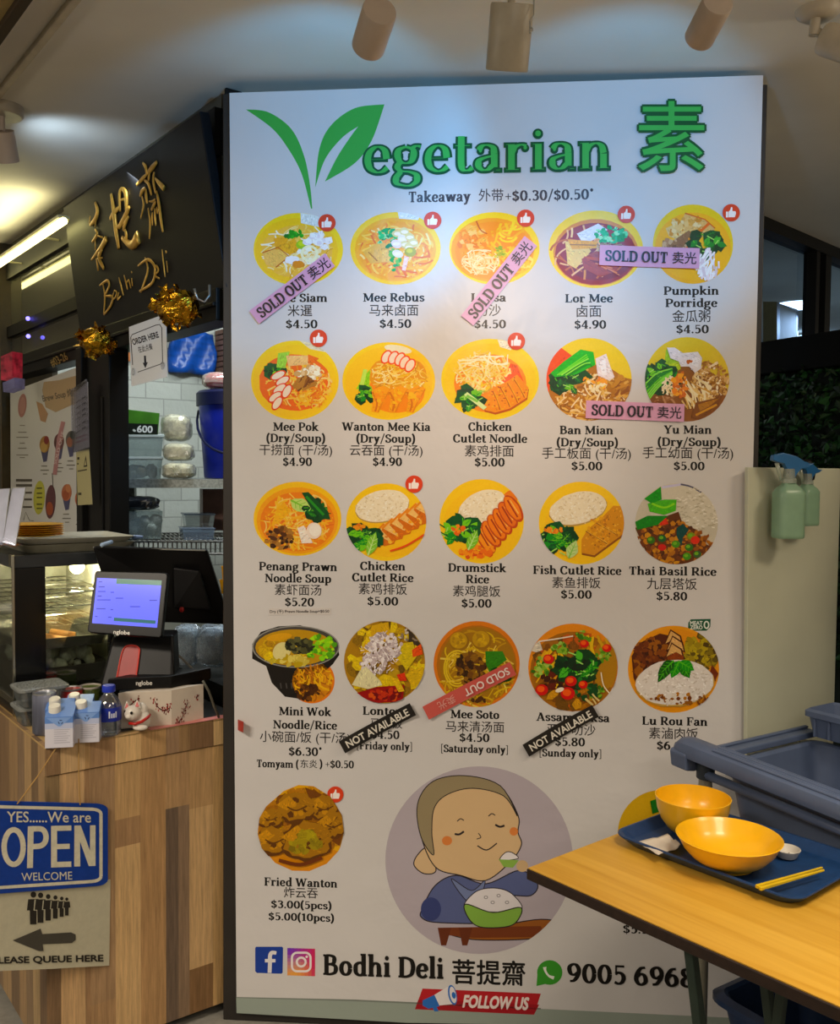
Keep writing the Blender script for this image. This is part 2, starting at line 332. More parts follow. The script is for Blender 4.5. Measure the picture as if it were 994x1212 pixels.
# ---- a bold slab-serif alphabet drawn with a broad pen
ST, HZ = 0.086, 0.042
def _stem(x, y0, y1, w=ST): return ('B', x - w, x + w, y0, y1)
def _foot(x, l=.125, r=.125, y=0.0): return ('B', x - l, x + r, y, y + .068)
def _head(x, l=.125, r=.0, y=.48): return ('B', x - l, x + r, y - .068, y)
def _E(x, y, rx, ry): return ('S', [(x + rx * cos(i * pi / 6), y + ry * sin(i * pi / 6)) for i in range(13)])
_b = [(.13, .36), (.22, .435), (.33, .43), (.42, .36), (.44, .24), (.42, .12), (.33, .045), (.22, .04), (.13, .11)]
_arch = lambda x: ('S', [(x, .3), (x + .07, .4), (x + .18, .44), (x + .27, .39), (x + .30, .28)])
GL = {
 'a': (.50, ('S', [(.09, .36), (.15, .43), (.24, .445), (.33, .40), (.35, .3)]), _stem(.35, .05, .33), ('B', .35, .48, 0, .068), ('S', [(.35, .27), (.2, .24), (.10, .19), (.09, .1), (.16, .04), (.25, .05), (.34, .13)]), ('D', .12, .35, .055)),
 'b': (.55, _stem(.13, 0, .74), _head(.13, .12, 0, .74), ('S', _b)),
 'c': (.46, ('S', [(.39, .36), (.33, .43), (.24, .445), (.13, .38), (.09, .24), (.13, .1), (.23, .035), (.33, .05), (.41, .12)]), ('D', .37, .355, .06)),
 'd': (.58, _stem(.43, 0, .74), _head(.43, .12, 0, .74), ('B', .43, .56, 0, .068), ('S', [(.56 - x, y) for x, y in _b])),
 'e': (.49, ('B', .1, .42, .215, .28), ('S', [(.405, .25), (.38, .38), (.3, .445), (.21, .44), (.12, .36), (.09, .23), (.13, .1), (.24, .035), (.34, .05), (.42, .11)])),
 'f': (.37, ('S', [(.36, .66), (.29, .70), (.2, .67), (.155, .58), (.15, .45)]), _stem(.15, 0, .5), ('B', .03, .32, .41, .48), _foot(.15, .12, .14)),
 'g': (.52, ('S', [(.24, .445), (.35, .40), (.37, .31), (.33, .21), (.24, .175), (.14, .21), (.1, .31), (.13, .4), (.24, .445)]), ('S', [(.15, .2), (.1, .12), (.16, .05), (.3, .03), (.41, -.02), (.42, -.12), (.32, -.19), (.2, -.19), (.09, -.15), (.08, -.06), (.16, .04)]), ('S', [(.34, .42), (.42, .455), (.49, .44)])),
 'h': (.60, _stem(.14, 0, .74), _head(.14, .12, 0, .74), _foot(.14, .12, .11), _arch(.14), _stem(.44, 0, .3), _foot(.44, .11, .12)),
 'i': (.30, _stem(.15, 0, .48), _head(.15, .12, 0), _foot(.15), ('D', .145, .62, .078)),
 'k': (.58, _stem(.14, 0, .74), _head(.14, .12, 0, .74), _foot(.14, .12, .1), ('L', [(.17, .2), (.43, .43)]), ('L', [(.25, .26), (.47, .04)]), ('B', .31, .54, .412, .48), ('B', .37, .58, 0, .068)),
 'l': (.30, _stem(.15, 0, .74), _head(.15, .12, 0, .74), _foot(.15)),
 'm': (.89, _stem(.14, 0, .48), _head(.14, .12, 0), _foot(.14, .12, .11), _arch(.14), _stem(.44, 0, .3), _foot(.44, .11, .11), _arch(.44), _stem(.74, 0, .3), _foot(.74, .11, .12)),
 'n': (.60, _stem(.14, 0, .48), _head(.14, .12, 0), _foot(.14, .12, .11), _arch(.14), _stem(.44, 0, .3), _foot(.44, .11, .12)),
 'o': (.52, _E(.26, .24, .17, .203)),
 'p': (.57, _stem(.14, -.21, .48), _head(.14, .12, 0), _foot(.14, .12, .13, -.21), ('S', [(x + .02, y) for x, y in _b])),
 'r': (.44, _stem(.14, 0, .48), _head(.14, .12, 0), _foot(.14, .12, .15), ('S', [(.14, .3), (.2, .4), (.3, .44), (.39, .42)]), ('D', .37, .39, .06)),
 's': (.44, ('S', [(.36, .36), (.3, .43), (.21, .445), (.12, .4), (.12, .31), (.22, .25), (.32, .2), (.35, .12), (.28, .045), (.18, .035), (.08, .1)]), ('B', .33, .38, .33, .45), ('B', .06, .11, .03, .15)),
 't': (.36, ('S', [(.16, .6), (.155, .3), (.16, .12), (.2, .045), (.28, .04), (.35, .08)]), ('B', .03, .33, .41, .48)),
 'u': (.60, _stem(.14, .14, .48), _head(.14, .12, 0), ('S', [(.14, .18), (.17, .07), (.25, .035), (.35, .08), (.43, .17)]), _stem(.44, 0, .48), _head(.44, .1, 0), ('B', .44, .57, 0, .068)),
 'v': (.54, ('L', [(.12, .46), (.27, .02)]), ('L', [(.42, .46), (.27, .02)]), ('B', .0, .24, .412, .48), ('B', .32, .54, .412, .48)),
 'w': (.80, ('L', [(.12, .46), (.25, .02)]), ('L', [(.4, .46), (.25, .02)]), ('L', [(.4, .46), (.55, .02)]), ('L', [(.68, .46), (.55, .02)]), ('B', .0, .24, .412, .48), ('B', .58, .80, .412, .48)),
 'y': (.54, ('L', [(.12, .46), (.29, .02)]), ('S', [(.42, .46), (.28, .08), (.2, -.12), (.09, -.17)]), ('D', .1, -.15, .06), ('B', .0, .24, .412, .48), ('B', .32, .54, .412, .48)),
 'A': (.70, ('T', [(.34, .66), (.12, .03)]), ('L', [(.35, .66), (.58, .03)]), ('B', .18, .5, .19, .255), _foot(.11, .11, .12), _foot(.59, .13, .11), ('B', .25, .42, .62, .68)),
 'B': (.64, _stem(.16, 0, .68), ('B', .03, .2, .612, .68), ('B', .03, .2, 0, .068), ('S', [(.16, .645), (.3, .645), (.43, .6), (.46, .5), (.42, .4), (.3, .36), (.16, .36)]), ('S', [(.16, .36), (.32, .36), (.48, .31), (.52, .2), (.47, .09), (.32, .037), (.16, .037)])),
 'C': (.62, ('S', [(.53, .5), (.46, .61), (.34, .645), (.2, .6), (.11, .46), (.09, .33), (.12, .18), (.22, .06), (.35, .035), (.47, .07), (.55, .17)]), ('B', .49, .56, .46, .66)),
 'D': (.70, _stem(.16, 0, .68), ('B', .03, .2, .612, .68), ('B', .03, .2, 0, .068), ('S', [(.16, .645), (.34, .645), (.52, .57), (.59, .42), (.59, .27), (.52, .11), (.34, .037), (.16, .037)])),
 'F': (.58, _stem(.16, 0, .68), _foot(.16, .13, .15), ('B', .03, .55, .612, .68), ('B', .48, .55, .47, .68), ('B', .16, .42, .31, .375), ('B', .37, .43, .23, .45)),
 'K': (.70, _stem(.16, 0, .68), _foot(.16, .13, .12), ('B', .03, .28, .612, .68), ('T', [(.2, .28), (.52, .62)]), ('L', [(.3, .38), (.57, .04)]), ('B', .42, .66, .612, .68), ('B', .45, .70, 0, .068)),
 'L': (.58, _stem(.16, 0, .68), ('B', .03, .3, .612, .68), ('B', .03, .54, 0, .068), ('B', .47, .54, 0, .22)),
 'M': (.88, _stem(.14, 0, .68, .045), _stem(.72, 0, .68), ('L', [(.16, .64), (.43, .08)]), ('T', [(.70, .64), (.43, .08)]), _foot(.14, .12, .12), _foot(.72, .13, .13), ('B', .02, .2, .612, .68), ('B', .66, .85, .612, .68)),
 'N': (.74, _stem(.14, 0, .68, .045), _stem(.6, 0, .68, .045), ('L', [(.16, .64), (.59, .04)]), _foot(.14, .12, .12), ('B', .02, .22, .612, .68), ('B', .48, .72, .612, .68)),
 'O': (.72, _E(.36, .34, .26, .305)),
 'P': (.62, _stem(.16, 0, .68), _foot(.16, .13, .15), ('B', .03, .2, .612, .68), ('S', [(.16, .645), (.34, .645), (.49, .58), (.52, .47), (.48, .36), (.34, .295), (.16, .295)])),
 'R': (.68, _stem(.16, 0, .68), _foot(.16, .13, .12), ('B', .03, .2, .612, .68), ('S', [(.16, .645), (.34, .645), (.48, .59), (.5, .48), (.46, .37), (.34, .31), (.16, .31)]), ('L', [(.32, .31), (.55, .04)]), ('B', .46, .68, 0, .068)),
 'S': (.54, ('S', [(.45, .5), (.4, .6), (.28, .645), (.15, .6), (.11, .5), (.18, .4), (.3, .34), (.42, .27), (.45, .17), (.38, .06), (.25, .035), (.14, .08), (.08, .2)]), ('B', .42, .48, .46, .66), ('B', .05, .11, .02, .22)),
 'T': (.62, _stem(.31, 0, .68), _foot(.31, .14, .14), ('B', .04, .58, .612, .68), ('B', .04, .11, .47, .68), ('B', .51, .58, .47, .68)),
 'U': (.72, _stem(.16, .2, .68), ('S', [(.16, .26), (.19, .1), (.33, .035), (.48, .09), (.55, .24)]), _stem(.56, .2, .68, .045), ('B', .03, .29, .612, .68), ('B', .44, .69, .612, .68)),
 'W': (1.0, ('L', [(.13, .65), (.31, .02)]), ('T', [(.5, .65), (.31, .02)]), ('L', [(.5, .65), (.69, .02)]), ('T', [(.87, .65), (.69, .02)]), ('B', .0, .27, .612, .68), ('B', .74, 1.0, .612, .68)),
 'Y': (.66, ('L', [(.12, .65), (.33, .3)]), ('T', [(.55, .65), (.33, .3)]), _stem(.33, 0, .32), _foot(.33, .14, .14), ('B', .0, .25, .612, .68), ('B', .43, .67, .612, .68)),
 '0': (.58, _E(.29, .34, .19, .305)),
 '1': (.46, _stem(.25, 0, .68), _foot(.25, .16, .16), ('L', [(.08, .55), (.25, .64)])),
 '2': (.54, ('S', [(.1, .5), (.15, .61), (.26, .645), (.38, .6), (.41, .49), (.35, .37), (.2, .2), (.1, .05)]), ('B', .07, .47, 0, .075)),
 '3': (.54, ('S', [(.1, .55), (.18, .635), (.3, .635), (.4, .56), (.38, .43), (.23, .365)]), ('S', [(.23, .365), (.39, .32), (.44, .19), (.36, .06), (.22, .035), (.09, .1)])),
 '4': (.58, _stem(.38, 0, .68), ('T', [(.36, .65), (.06, .2)]), ('B', .04, .54, .15, .22), _foot(.38, .12, .12)),
 '5': (.54, ('B', .11, .45, .605, .68), ('B', .11, .175, .34, .65), ('S', [(.12, .37), (.22, .42), (.36, .38), (.43, .24), (.37, .09), (.24, .03), (.09, .08)])),
 '6': (.58, ('S', [(.44, .63), (.28, .6), (.14, .42), (.1, .22), (.18, .07), (.3, .03), (.43, .1), (.46, .22), (.4, .36), (.28, .4), (.14, .32)])),
 '8': (.58, ('S', [(.29, .645), (.16, .6), (.13, .49), (.2, .4), (.34, .33), (.45, .26), (.46, .13), (.36, .04), (.22, .04), (.12, .12), (.13, .25), (.25, .35), (.4, .43), (.44, .53), (.38, .62), (.29, .645)])),
 '9': (.58, ('S', [(.14, .05), (.3, .08), (.44, .26), (.48, .46), (.4, .61), (.28, .65), (.15, .58), (.12, .46), (.18, .32), (.3, .28), (.44, .36)])),
 '$': (.54, ('S', [(.42, .48), (.37, .56), (.27, .6), (.15, .56), (.11, .47), (.18, .39), (.3, .34), (.4, .27), (.43, .18), (.36, .08), (.25, .05), (.14, .09), (.09, .19)]), ('B', .24, .3, -.08, .74)),
 '(': (.32, ('S', [(.26, .74), (.14, .56), (.1, .3), (.14, .04), (.26, -.14)])), ')': (.32, ('S', [(.06, .74), (.18, .56), (.22, .3), (.18, .04), (.06, -.14)])),
 '[': (.32, _stem(.13, -.12, .74, .04), ('B', .1, .28, .68, .74), ('B', .1, .28, -.12, -.06)), ']': (.32, _stem(.19, -.12, .74, .04), ('B', .04, .22, .68, .74), ('B', .04, .22, -.12, -.06)),
 '/': (.42, ('T', [(.06, -.1), (.36, .74)])), '+': (.52, ('B', .06, .46, .27, .33), ('B', .23, .29, .1, .5)),
 '.': (.25, ('D', .125, .065, .075)), '*': (.34, ('T', [(.17, .72), (.17, .5)]), ('T', [(.08, .66), (.26, .56)]), ('T', [(.26, .66), (.08, .56)])), ' ': (.26,), ':': (.25, ('D', .125, .065, .07), ('D', .125, .4, .07)),
}
def _pen(pts, wx, wy):
    out = []; L = []
    for i, p in enumerate(pts):
        a, b = pts[max(i - 1, 0)], pts[min(i + 1, len(pts) - 1)]
        dx, dy = b[0] - a[0], b[1] - a[1]; l = hypot(dx, dy) or 1; nx, ny = -dy / l, dx / l
        w = sqrt((wx * nx) ** 2 + (wy * ny) ** 2)
        L.append(((p[0] + nx * w, p[1] + ny * w), (p[0] - nx * w, p[1] - ny * w)))
    for i in range(len(L) - 1): out.append([L[i][0], L[i + 1][0], L[i + 1][1], L[i][1]])
    return out
def serif_polys(text, grow=0.0, wt=1.0):
    out, x = [], 0.0
    for ch in text:
        g = GL.get(ch, GL['o'])
        for pr in g[1:]:
            if pr[0] == 'B': q = [[(pr[1] - grow, pr[3] - grow), (pr[2] + grow, pr[3] - grow), (pr[2] + grow, pr[4] + grow), (pr[1] - grow, pr[4] + grow)]]
            elif pr[0] == 'D': q = [ellpts(pr[1], pr[2], pr[3] + grow, pr[3] + grow, 0, 14)]
            elif pr[0] == 'S': q = _pen(catmull(pr[1], 5), ST * wt + grow, HZ + grow)
            elif pr[0] == 'L': q = _pen(pr[1], ST * 1.05 * wt + grow, HZ * 1.2 + grow)
            else: q = _pen(pr[1], HZ * 1.15 + grow, HZ + grow)
            out += [[(px + x, py) for px, py in pl] for pl in q]
        x += g[0]
    return out, x
def serif(ink, text, cx, base, size, col, width=None, slope=0.0, grow=0.0, rot=0.0, left=None, wt=1.0):
    """text centred on cx (or starting at left) with its baseline at base; size is the em in the same units"""
    pl, adv = serif_polys(text, grow, wt)
    sx = (width / adv) if width else size
    x0 = left if left is not None else cx - adv * sx / 2
    c, s = cos(radians(rot)), sin(radians(rot)); ink.off += ink.step
    for p in pl:
        q = []
        for x, y in p:
            X, Y = x0 + x * sx - cx, -y * size
            q.append((cx + X * c - Y * s, base + X * s + Y * c + slope * X))
        ink.poly(q, col, size > 30)
_tc = {}
def font_tris(text, bold=0.0, res=3):
    k = (text, bold)
    if k in _tc: return _tc[k]
    cu = bpy.data.curves.new('t', 'FONT'); cu.body = text; cu.size = 1.0; cu.offset = bold; cu.resolution_u = res; cu.fill_mode = 'FRONT'
    ob = bpy.data.objects.new('t', cu); COL.objects.link(ob)
    dg = bpy.context.evaluated_depsgraph_get(); me = bpy.data.meshes.new_from_object(ob.evaluated_get(dg))
    vs = [(v.co.x, v.co.y) for v in me.vertices]; fs = [list(p.vertices) for p in me.polygons]
    bpy.data.objects.remove(ob); bpy.data.curves.remove(cu); bpy.data.meshes.remove(me)
    xs = [v[0] for v in vs]; ys = [v[1] for v in vs]
    _tc[k] = (vs, fs, min(xs), max(xs), min(ys), max(ys)); return _tc[k]
def sans(ink, text, cx, cy, w, col, h=None, bold=0.0, rot=0.0, slope=0.0, shear=0.0, res=3):
    """text (Latin or Chinese) fitted into a box of width w (height h) centred at cx, cy"""
    vs, fs, x0, x1, y0, y1 = font_tris(text, 0.0, res)
    sx = w / (x1 - x0); sy = h / (y1 - y0) if h else sx
    c, s = cos(radians(rot)), sin(radians(rot))
    n = 8 if bold > 0.02 else 4
    for o in ([(0, 0)] if not bold else [(bold * cos(2 * pi * i / n + .4), bold * sin(2 * pi * i / n + .4)) for i in range(n)]):
        ink.off += ink.step * 0.5; out = []
        for x, y in vs:
            X, Y = (x + o[0] - (x0 + x1) / 2) * sx, -(y + o[1] - (y0 + y1) / 2) * sy
            X -= Y * shear
            out.append((cx + X * c - Y * s, cy + X * s + Y * c + slope * X))
        ink.tris(out, fs, col)
# ------------------------------------------------------------------ the setting
A1 = radians(37.5); E1 = V((cos(A1), sin(A1), 0)); E2 = V((-sin(A1), cos(A1), 0))       # stall axes
CEIL = 2.6
PA, PB = V((-0.501, 2.563, 0)), V((0.848, 2.477, 0))
PU = (PB - PA).normalized(); POSTER = Plane(PA, V((PU.y, -PU.x, 0))); PN = POSTER.n
FA = V((-0.535, 2.63, 0)); FACADE = Plane(FA, -E1)                                      # shop front line: FA + s*E2
def fhit(x, y, off=0.0): return Plane(FA + FACADE.n * off, FACADE.n).hit(x, y)
def FP(s, t=0.0, z=0.0): return FA + E2 * s + E1 * t + V((0, 0, z))                      # t>0 is inside the stall

m_ceil = mat('ceiling_paint', 'dcd6c8', 0.85, var=0.05, scale=3, bump=0.05, bscale=14)
m_floor = mat('terrazzo_floor', '8f8b82', 0.5, var=0.12, scale=40)
m_black = mat('black_powder_coat', '0d0c0a', 0.5, var=0.15, scale=12, spec=0.3)
m_blackgloss = mat('black_gloss', '0c0c0d', 0.18, var=0.1)
m_dark = mat('dark_brown_panel', '2b2622', 0.5, var=0.12, scale=9)

g = G().box((0.5, 3.0, -0.02), (16, 18, 0.04)); struct(g.build('floor', m_floor, loc=(0.5, 3, -0.04)))
g = G().box((0.5, 3.0, CEIL + 0.03), (16, 18, 0.06)); struct(g.build('ceiling', m_ceil, loc=(0.5, 3, CEIL)))
# partition carrying the poster: a dark panel a little wider than the sheet
q0 = POSTER.hit(262, 600, -0.014); q1 = POSTER.hit(905.5, 300, -0.014)
g = G().obox((q0.x, q0.y, 0), (q1.x - q0.x, q1.y - q0.y, 0), -PN * 0.075, (0, 0, CEIL - 0.035))
struct(g.build('wall_back', m_dark, loc=(0.2, 2.6, 0), bevel=0.003))
g = G().obox((q0.x - 0.01, q0.y, 0), (q1.x - q0.x + 0.02, q1.y - q0.y, 0), -PN * 0.06, (0, 0, 0.045))
# ceiling trim strips at the upper left
def cstrip(name, x0, x1, h, m, drop=0.0):
    a, b = atz(x0, 0, CEIL - h), atz(x1, 0, CEIL - h); s = G()
    a = a - E2 * 0.9; b = b - E2 * 0.9
    s.prism([a, b, b + E2 * 3.4, a + E2 * 3.4], (0, 0, h)); return struct(s.build(name, m, bevel=0.003))
cstrip('trim_1', 86, 98, 0.018, mat('trunking_cream', 'b9ad95', 0.6))
cstrip('trim_2', 23, 40, 0.05, mat('dark_beam_paint', '3a2c1a', 0.6))
cstrip('trim_3', -60, 20, 0.035, mat('ochre_panel', 'a08a58', 0.6))
# high window beyond the partition on the right
WA = atz(912, 262, CEIL); WD = (atz(994, 297, CEIL) - WA); WD.z = 0; WD.normalize(); WN = V((WD.y, -WD.x, 0))
m_wall = mat('olive_wall_paint', '8d8669', 0.8, var=0.06, scale=4)
def wq(s, z, o=0.0): return WA + WD * s + V((0, 0, z - CEIL)) + WN * o
g = G().obox(wq(-0.8, 0), WD * 3.4, -WN * 0.08, (0, 0, 1.75)); struct(g.build('wall_right', m_wall))
win = G()
win.obox(wq(-0.8, CEIL - 0.05, 0.02), WD * 3.4, -WN * 0.08, (0, 0, 0.05))
for s0, w in ((-0.45, 0.05), (0.43, 0.035), (0.53, 0.06), (1.6, 0.05)): win.obox(wq(s0, 1.75, 0.015), WD * w, -WN * 0.06, (0, 0, 0.85))
win.obox(wq(-0.8, 1.75, 0.015), WD * 3.4, -WN * 0.06, (0, 0, 0.06))
wo = struct(win.build('window_1', m_black))
gl = G().add([wq(-0.8, 1.8, -0.03), wq(2.6, 1.8, -0.03), wq(2.6, CEIL, -0.03), wq(-0.8, CEIL, -0.03)], [(0, 1, 2, 3)])
gl.build('window_pane', glass('blue_window_glass', '9fb6d2', 0.03), wo)
# far room behind that window
g = G().box((4.0, 9.5, 1.3), (9, 0.1, 2.6)); struct(g.build('wall_far', mat('far_wall_paint', '8b9bb2', 0.8), loc=(4, 9.5, 0)))
g = G(); c = atz(946, 363, CEIL - 0.012); g.lathe(c, [(0.03, 0.0), (0.13, 0.0), (0.15, 0.012)], 28)
tag(g.build('ceiling_light', mat('lamp_white', 'dff0ff', 0.4, emit=9.0)), 'round white ceiling light seen lit through the high window', 'light')
g = G(); a, b, c, d = aty(943, 401, 6.9), aty(973, 392, 6.9), aty(973, 401, 6.9), aty(943, 410, 6.9)
g.prism([a, b, c, d], (0, 0.05, 0.02)); g.obox(b + V((-.01, .02, 0)), (.008, 0, 0), (0, .01, 0), (0, 0, CEIL - b.z)); g.obox(a + V((.01, .02, 0)), (.008, 0, 0), (0, .01, 0), (0, 0, CEIL - a.z)); tag(g.build('light_panel', mat('panel_white', 'd8ecff', 0.4, emit=5.0)), 'slanted bright strip light low in the high window', 'light')
g = G(); a = aty(905, 385, 5.2); p = [aty(903, 357, 5.2), aty(919, 357, 5.2), aty(919, 404, 5.2), aty(903, 408, 5.2)]
g.prism(p, (0.25, 0.35, 0.0)); ob = thing('hanging_sign', 'brown box sign hanging beyond the high window', 'sign', aty(915, 408, 5.2))
g.build('side_panel', mat('sign_tan', '8f7a42', 0.6), ob)
g = G(); p = [aty(919.5, 358, 5.2), aty(943, 366, 5.6), aty(942, 402, 5.6), aty(919.5, 404, 5.2)]; g.prism(p, (0.02, 0.03, 0)); g.build('face_panel', mat('sign_brown', '2e2716', 0.5), ob)
g = G().box((-5.8, 8.2, 1.3), (9, 0.1, 2.6)); struct(g.build('wall_hall', mat('hall_wall_paint', '6f6a5c', 0.8), loc=(-5.8, 8.2, 0)))
# end wall of the stall with split-face tiles
def tile_mat():
    m, nt, b, N, L = newmat('white_wall_tile')
    geo = N.new('ShaderNodeNewGeometry'); sx = N.new('ShaderNodeSeparateXYZ'); L.new(geo.outputs['Position'], sx.inputs[0])
    dt = N.new('ShaderNodeVectorMath'); dt.operation = 'DOT_PRODUCT'; dt.inputs[1].default_value = E1; L.new(geo.outputs['Position'], dt.inputs[0])
    cb = N.new('ShaderNodeCombineXYZ'); L.new(dt.outputs['Value'], cb.inputs[0]); L.new(sx.outputs[2], cb.inputs[1])
    br = N.new('ShaderNodeTexBrick'); br.inputs['Scale'].default_value = 1.0; br.inputs['Brick Width'].default_value = 0.17; br.inputs['Row Height'].default_value = 0.078
    br.inputs['Mortar Size'].default_value = 0.003; br.inputs['Color1'].default_value = lin('c9ccc0'); br.inputs['Color2'].default_value = lin('b9bcb0'); br.inputs['Mortar'].default_value = lin('a3a59b')
    L.new(cb.outputs[0], br.inputs['Vector']); L.new(br.outputs['Color'], b.inputs['Base Color']); b.inputs['Roughness'].default_value = 0.35
    nz = N.new('ShaderNodeTexNoise'); nz.inputs['Scale'].default_value = 40; L.new(geo.outputs['Position'], nz.inputs['Vector'])
    ad = N.new('ShaderNodeMath'); ad.operation = 'MULTIPLY_ADD'; ad.inputs[1].default_value = -1.0; L.new(br.outputs['Fac'], ad.inputs[0]); L.new(nz.outputs['Fac'], ad.inputs[2])
    bp = N.new('ShaderNodeBump'); bp.inputs['Strength'].default_value = 0.35; bp.inputs['Distance'].default_value = 0.008; L.new(ad.outputs[0], bp.inputs['Height']); L.new(bp.outputs[0], b.inputs['Normal'])
    return m
SW = 1.75
g = G().obox(FP(SW, 0.05, 0), E1 * 3.2, E2 * 0.08, (0, 0, CEIL)); struct(g.build('wall_left', tile_mat()))
g = G().obox(FP(0.1, 2.6, 0), E2 * 1.9, E1 * 0.08, (0, 0, CEIL)); struct(g.build('wall_stall', mat('stall_wall', '8f9289', 0.7)))
# ------------------------------------------------------------------ the menu poster
m_paper = ink_mat('poster_paper'); PAPER = 'd8d4d3'
c4 = [POSTER.hit(271.5, 110), POSTER.hit(903, 89), POSTER.hit(874, 1225), POSTER.hit(280, 1199)]
g = G(); g.prism(c4, -PN * 0.012, col=lin(PAPER))
poster = g.build('menu_poster', ink_mat('printed_paper'), ink=True, loc=(c4[3] + c4[2]) / 2)
tag(poster, 'tall white illustrated menu poster of noodle and rice dishes on the back wall', 'poster')
ph = POSTER.hit
def ink(): return Ink(ph)
BLK = '15120f'
# unprinted foil margin along the foot
k = ink(); k.poly([(279.5, 1180), (420, 1183), (540, 1189), (640, 1194), (874, 1205), (874, 1225), (640, 1213), (480, 1210.5), (280, 1199)], '9aa59b'); k.poly([(279.5, 1180), (420, 1183), (640, 1193), (640, 1195), (420, 1185), (279.5, 1181)], '7d857d'); k.build('foot_margin', poster)
# headline
k = ink(); GR, DG = '3fae45', '0b5a2e'
def leaf_shape(a, b): return catmull(a, 8) + catmull(b, 8)
k.poly(leaf_shape([(291, 129.5), (318, 133), (345, 153), (360, 185), (367, 220), (369.5, 247)], [(368, 247), (357, 206), (341, 176), (322, 152), (291, 129.5)]), GR)
k.poly(leaf_shape([(455, 123.5), (420, 128), (392, 148), (378, 176), (373, 222)], [(373, 222), (385, 188), (405, 163), (424, 149.5)]) + leaf_shape([(424, 149.5), (414, 163), (399, 186), (384.5, 215)], [(384.5, 215), (420, 193), (440, 166), (455, 123.5)]), GR)
serif(k, 'egetarian', 577, 204.5, 72, DG, 296, -0.0185, 0.010); k.off += 2e-4; serif(k, 'egetarian', 577, 204.5, 72, '41b84f', 296, -0.0185, -0.030)
sans(k, '素', 794, 162, 77, DG, 82, 0.038); k.off += 2e-4; sans(k, '素', 794, 162, 77, '41b84f', 82, 0.004)
k.build('headline', poster)
k = ink(); serif(k, 'Takeaway', 520, 239, 18.5, '4a4145', 74, -0.015); k.build('takeaway_note', poster); k = ink(); sans(k, '外带', 581, 231, 29, '4a4145', 15, 0.006); serif(k, '+$0.30/$0.50*', 650, 237, 18, '4a4145', 106, -0.022); k.build('takeaway_note', poster)
# captions: (centre, baseline, text, width)  |  Chinese lines: (centre, middle, text, width)
CAP = [
 ([(355, 357.5, 'Mee Siam', 65), (357, 388.5, '$4.50', 38)], [(355, 367.5, '米暹', 29)]),
 ([(466, 357, 'Mee Rebus', 73), (468, 388, '$4.50', 38)], [(466, 367, '马来卤面', 58)]),
 ([(578, 357, 'Laksa', 42), (580, 388.5, '$4.50', 38)], [(578, 367, '叻沙', 29)]),
 ([(697, 358, 'Lor Mee', 57), (698.6, 389, '$4.90', 38)], [(697, 368, '卤面', 29)]),
 ([(818, 349, 'Pumpkin', 66), (818, 363.5, 'Porridge', 62), (819.5, 394.5, '$4.50', 39)], [(818, 374, '金瓜粥', 45)]),
 ([(350, 510, 'Mee Pok', 54), (350, 523.5, '(Dry/Soup)', 70), (352, 551.5, '$4.90', 35)], [(350, 533.5, '干捞面 (干/汤)', 86)]),
 ([(457, 510, 'Wanton Mee Kia', 105), (456.5, 524, '(Dry/Soup)', 70), (458.5, 551.5, '$4.90', 35)], [(457, 534, '云吞面 (干/汤)', 86)]),
 ([(580, 510, 'Chicken', 52), (580, 524, 'Cutlet Noodle', 88), (579.5, 552, '$5.00', 36)], [(579, 533.5, '素鸡排面', 58)]),
 ([(694, 514, 'Ban Mian', 64), (695, 528.5, '(Dry/Soup)', 73), (694.5, 556.5, '$5.00', 37)], [(694, 537.5, '手工板面 (干/汤)', 105)]),
 ([(814, 513.5, 'Yu Mian', 57), (815.5, 528, '(Dry/Soup)', 75), (815.5, 556.5, '$5.00', 37)], [(814, 537, '手工幼面 (干/汤)', 107)]),
 ([(352.7, 675.5, 'Penang Prawn', 93), (352.7, 689.5, 'Noodle Soup', 79), (354.5, 717.5, '$5.20', 35)], [(352.7, 698, '素虾面汤', 55)]),
 ([(453, 675, 'Chicken', 54), (453, 688.5, 'Cutlet Rice', 73), (453, 716.5, '$5.00', 37)], [(453, 697, '素鸡排饭', 57)]),
 ([(564.5, 677, 'Drumstick', 69), (565, 690.5, 'Rice', 28), (564, 719, '$5.00', 36)], [(564, 699.5, '素鸡腿饭', 56)]),
 ([(683, 680, 'Fish Cutlet Rice', 105), (682, 708.5, '$5.00', 37)], [(682, 689.5, '素鱼排饭', 57)]),
 ([(796, 681, 'Thai Basil Rice', 104), (795, 710.5, '$5.80', 37)], [(795, 691, '九层塔饭', 59)]),
 ([(361, 847, 'Mini Wok', 62), (361, 863, 'Noodle/Rice', 76), (361.5, 894.5, '$6.30*', 40), (328.5, 908.5, 'Tomyam (', 50), (398.5, 909, ') +$0.50', 41)], [(361, 873.5, '小碗面/饭 (干/汤)', 107), (365.5, 904, '东炎', 20)]),
 ([(457, 846.5, 'Lontong', 56), (456, 874.5, '$4.50', 34), (455, 887.5, '[Friday only]', 67)], [(457, 856, '马来饭', 38)]),
 ([(562, 850.5, 'Mee Soto', 58), (561.5, 878, '$4.50', 36), (561.5, 891, '[Saturday only]', 81)], [(562, 860, '马来清汤面', 69)]),
 ([(678, 854, 'Assam Laksa', 87), (674.5, 883, '$5.80', 36), (675, 896, '[Sunday only]', 75)], [(676, 863.5, '亚参叻沙', 57)]),
 ([(798.5, 858.5, 'Lu Rou Fan', 78), (796, 887.5, '$6.00', 38)], [(797, 868, '素滷肉饭', 58)]),
 ([(356, 1049.5, 'Fried Wanton', 87), (356.5, 1075.5, '$3.00(5pcs)', 72), (356.5, 1090, '$5.00(10pcs)', 78)], [(356, 1056.5, '炸云吞', 40)]),
 ([(757, 1105, '$5.50', 40)], [(757, 1085, '炸豆包', 42)]),
]
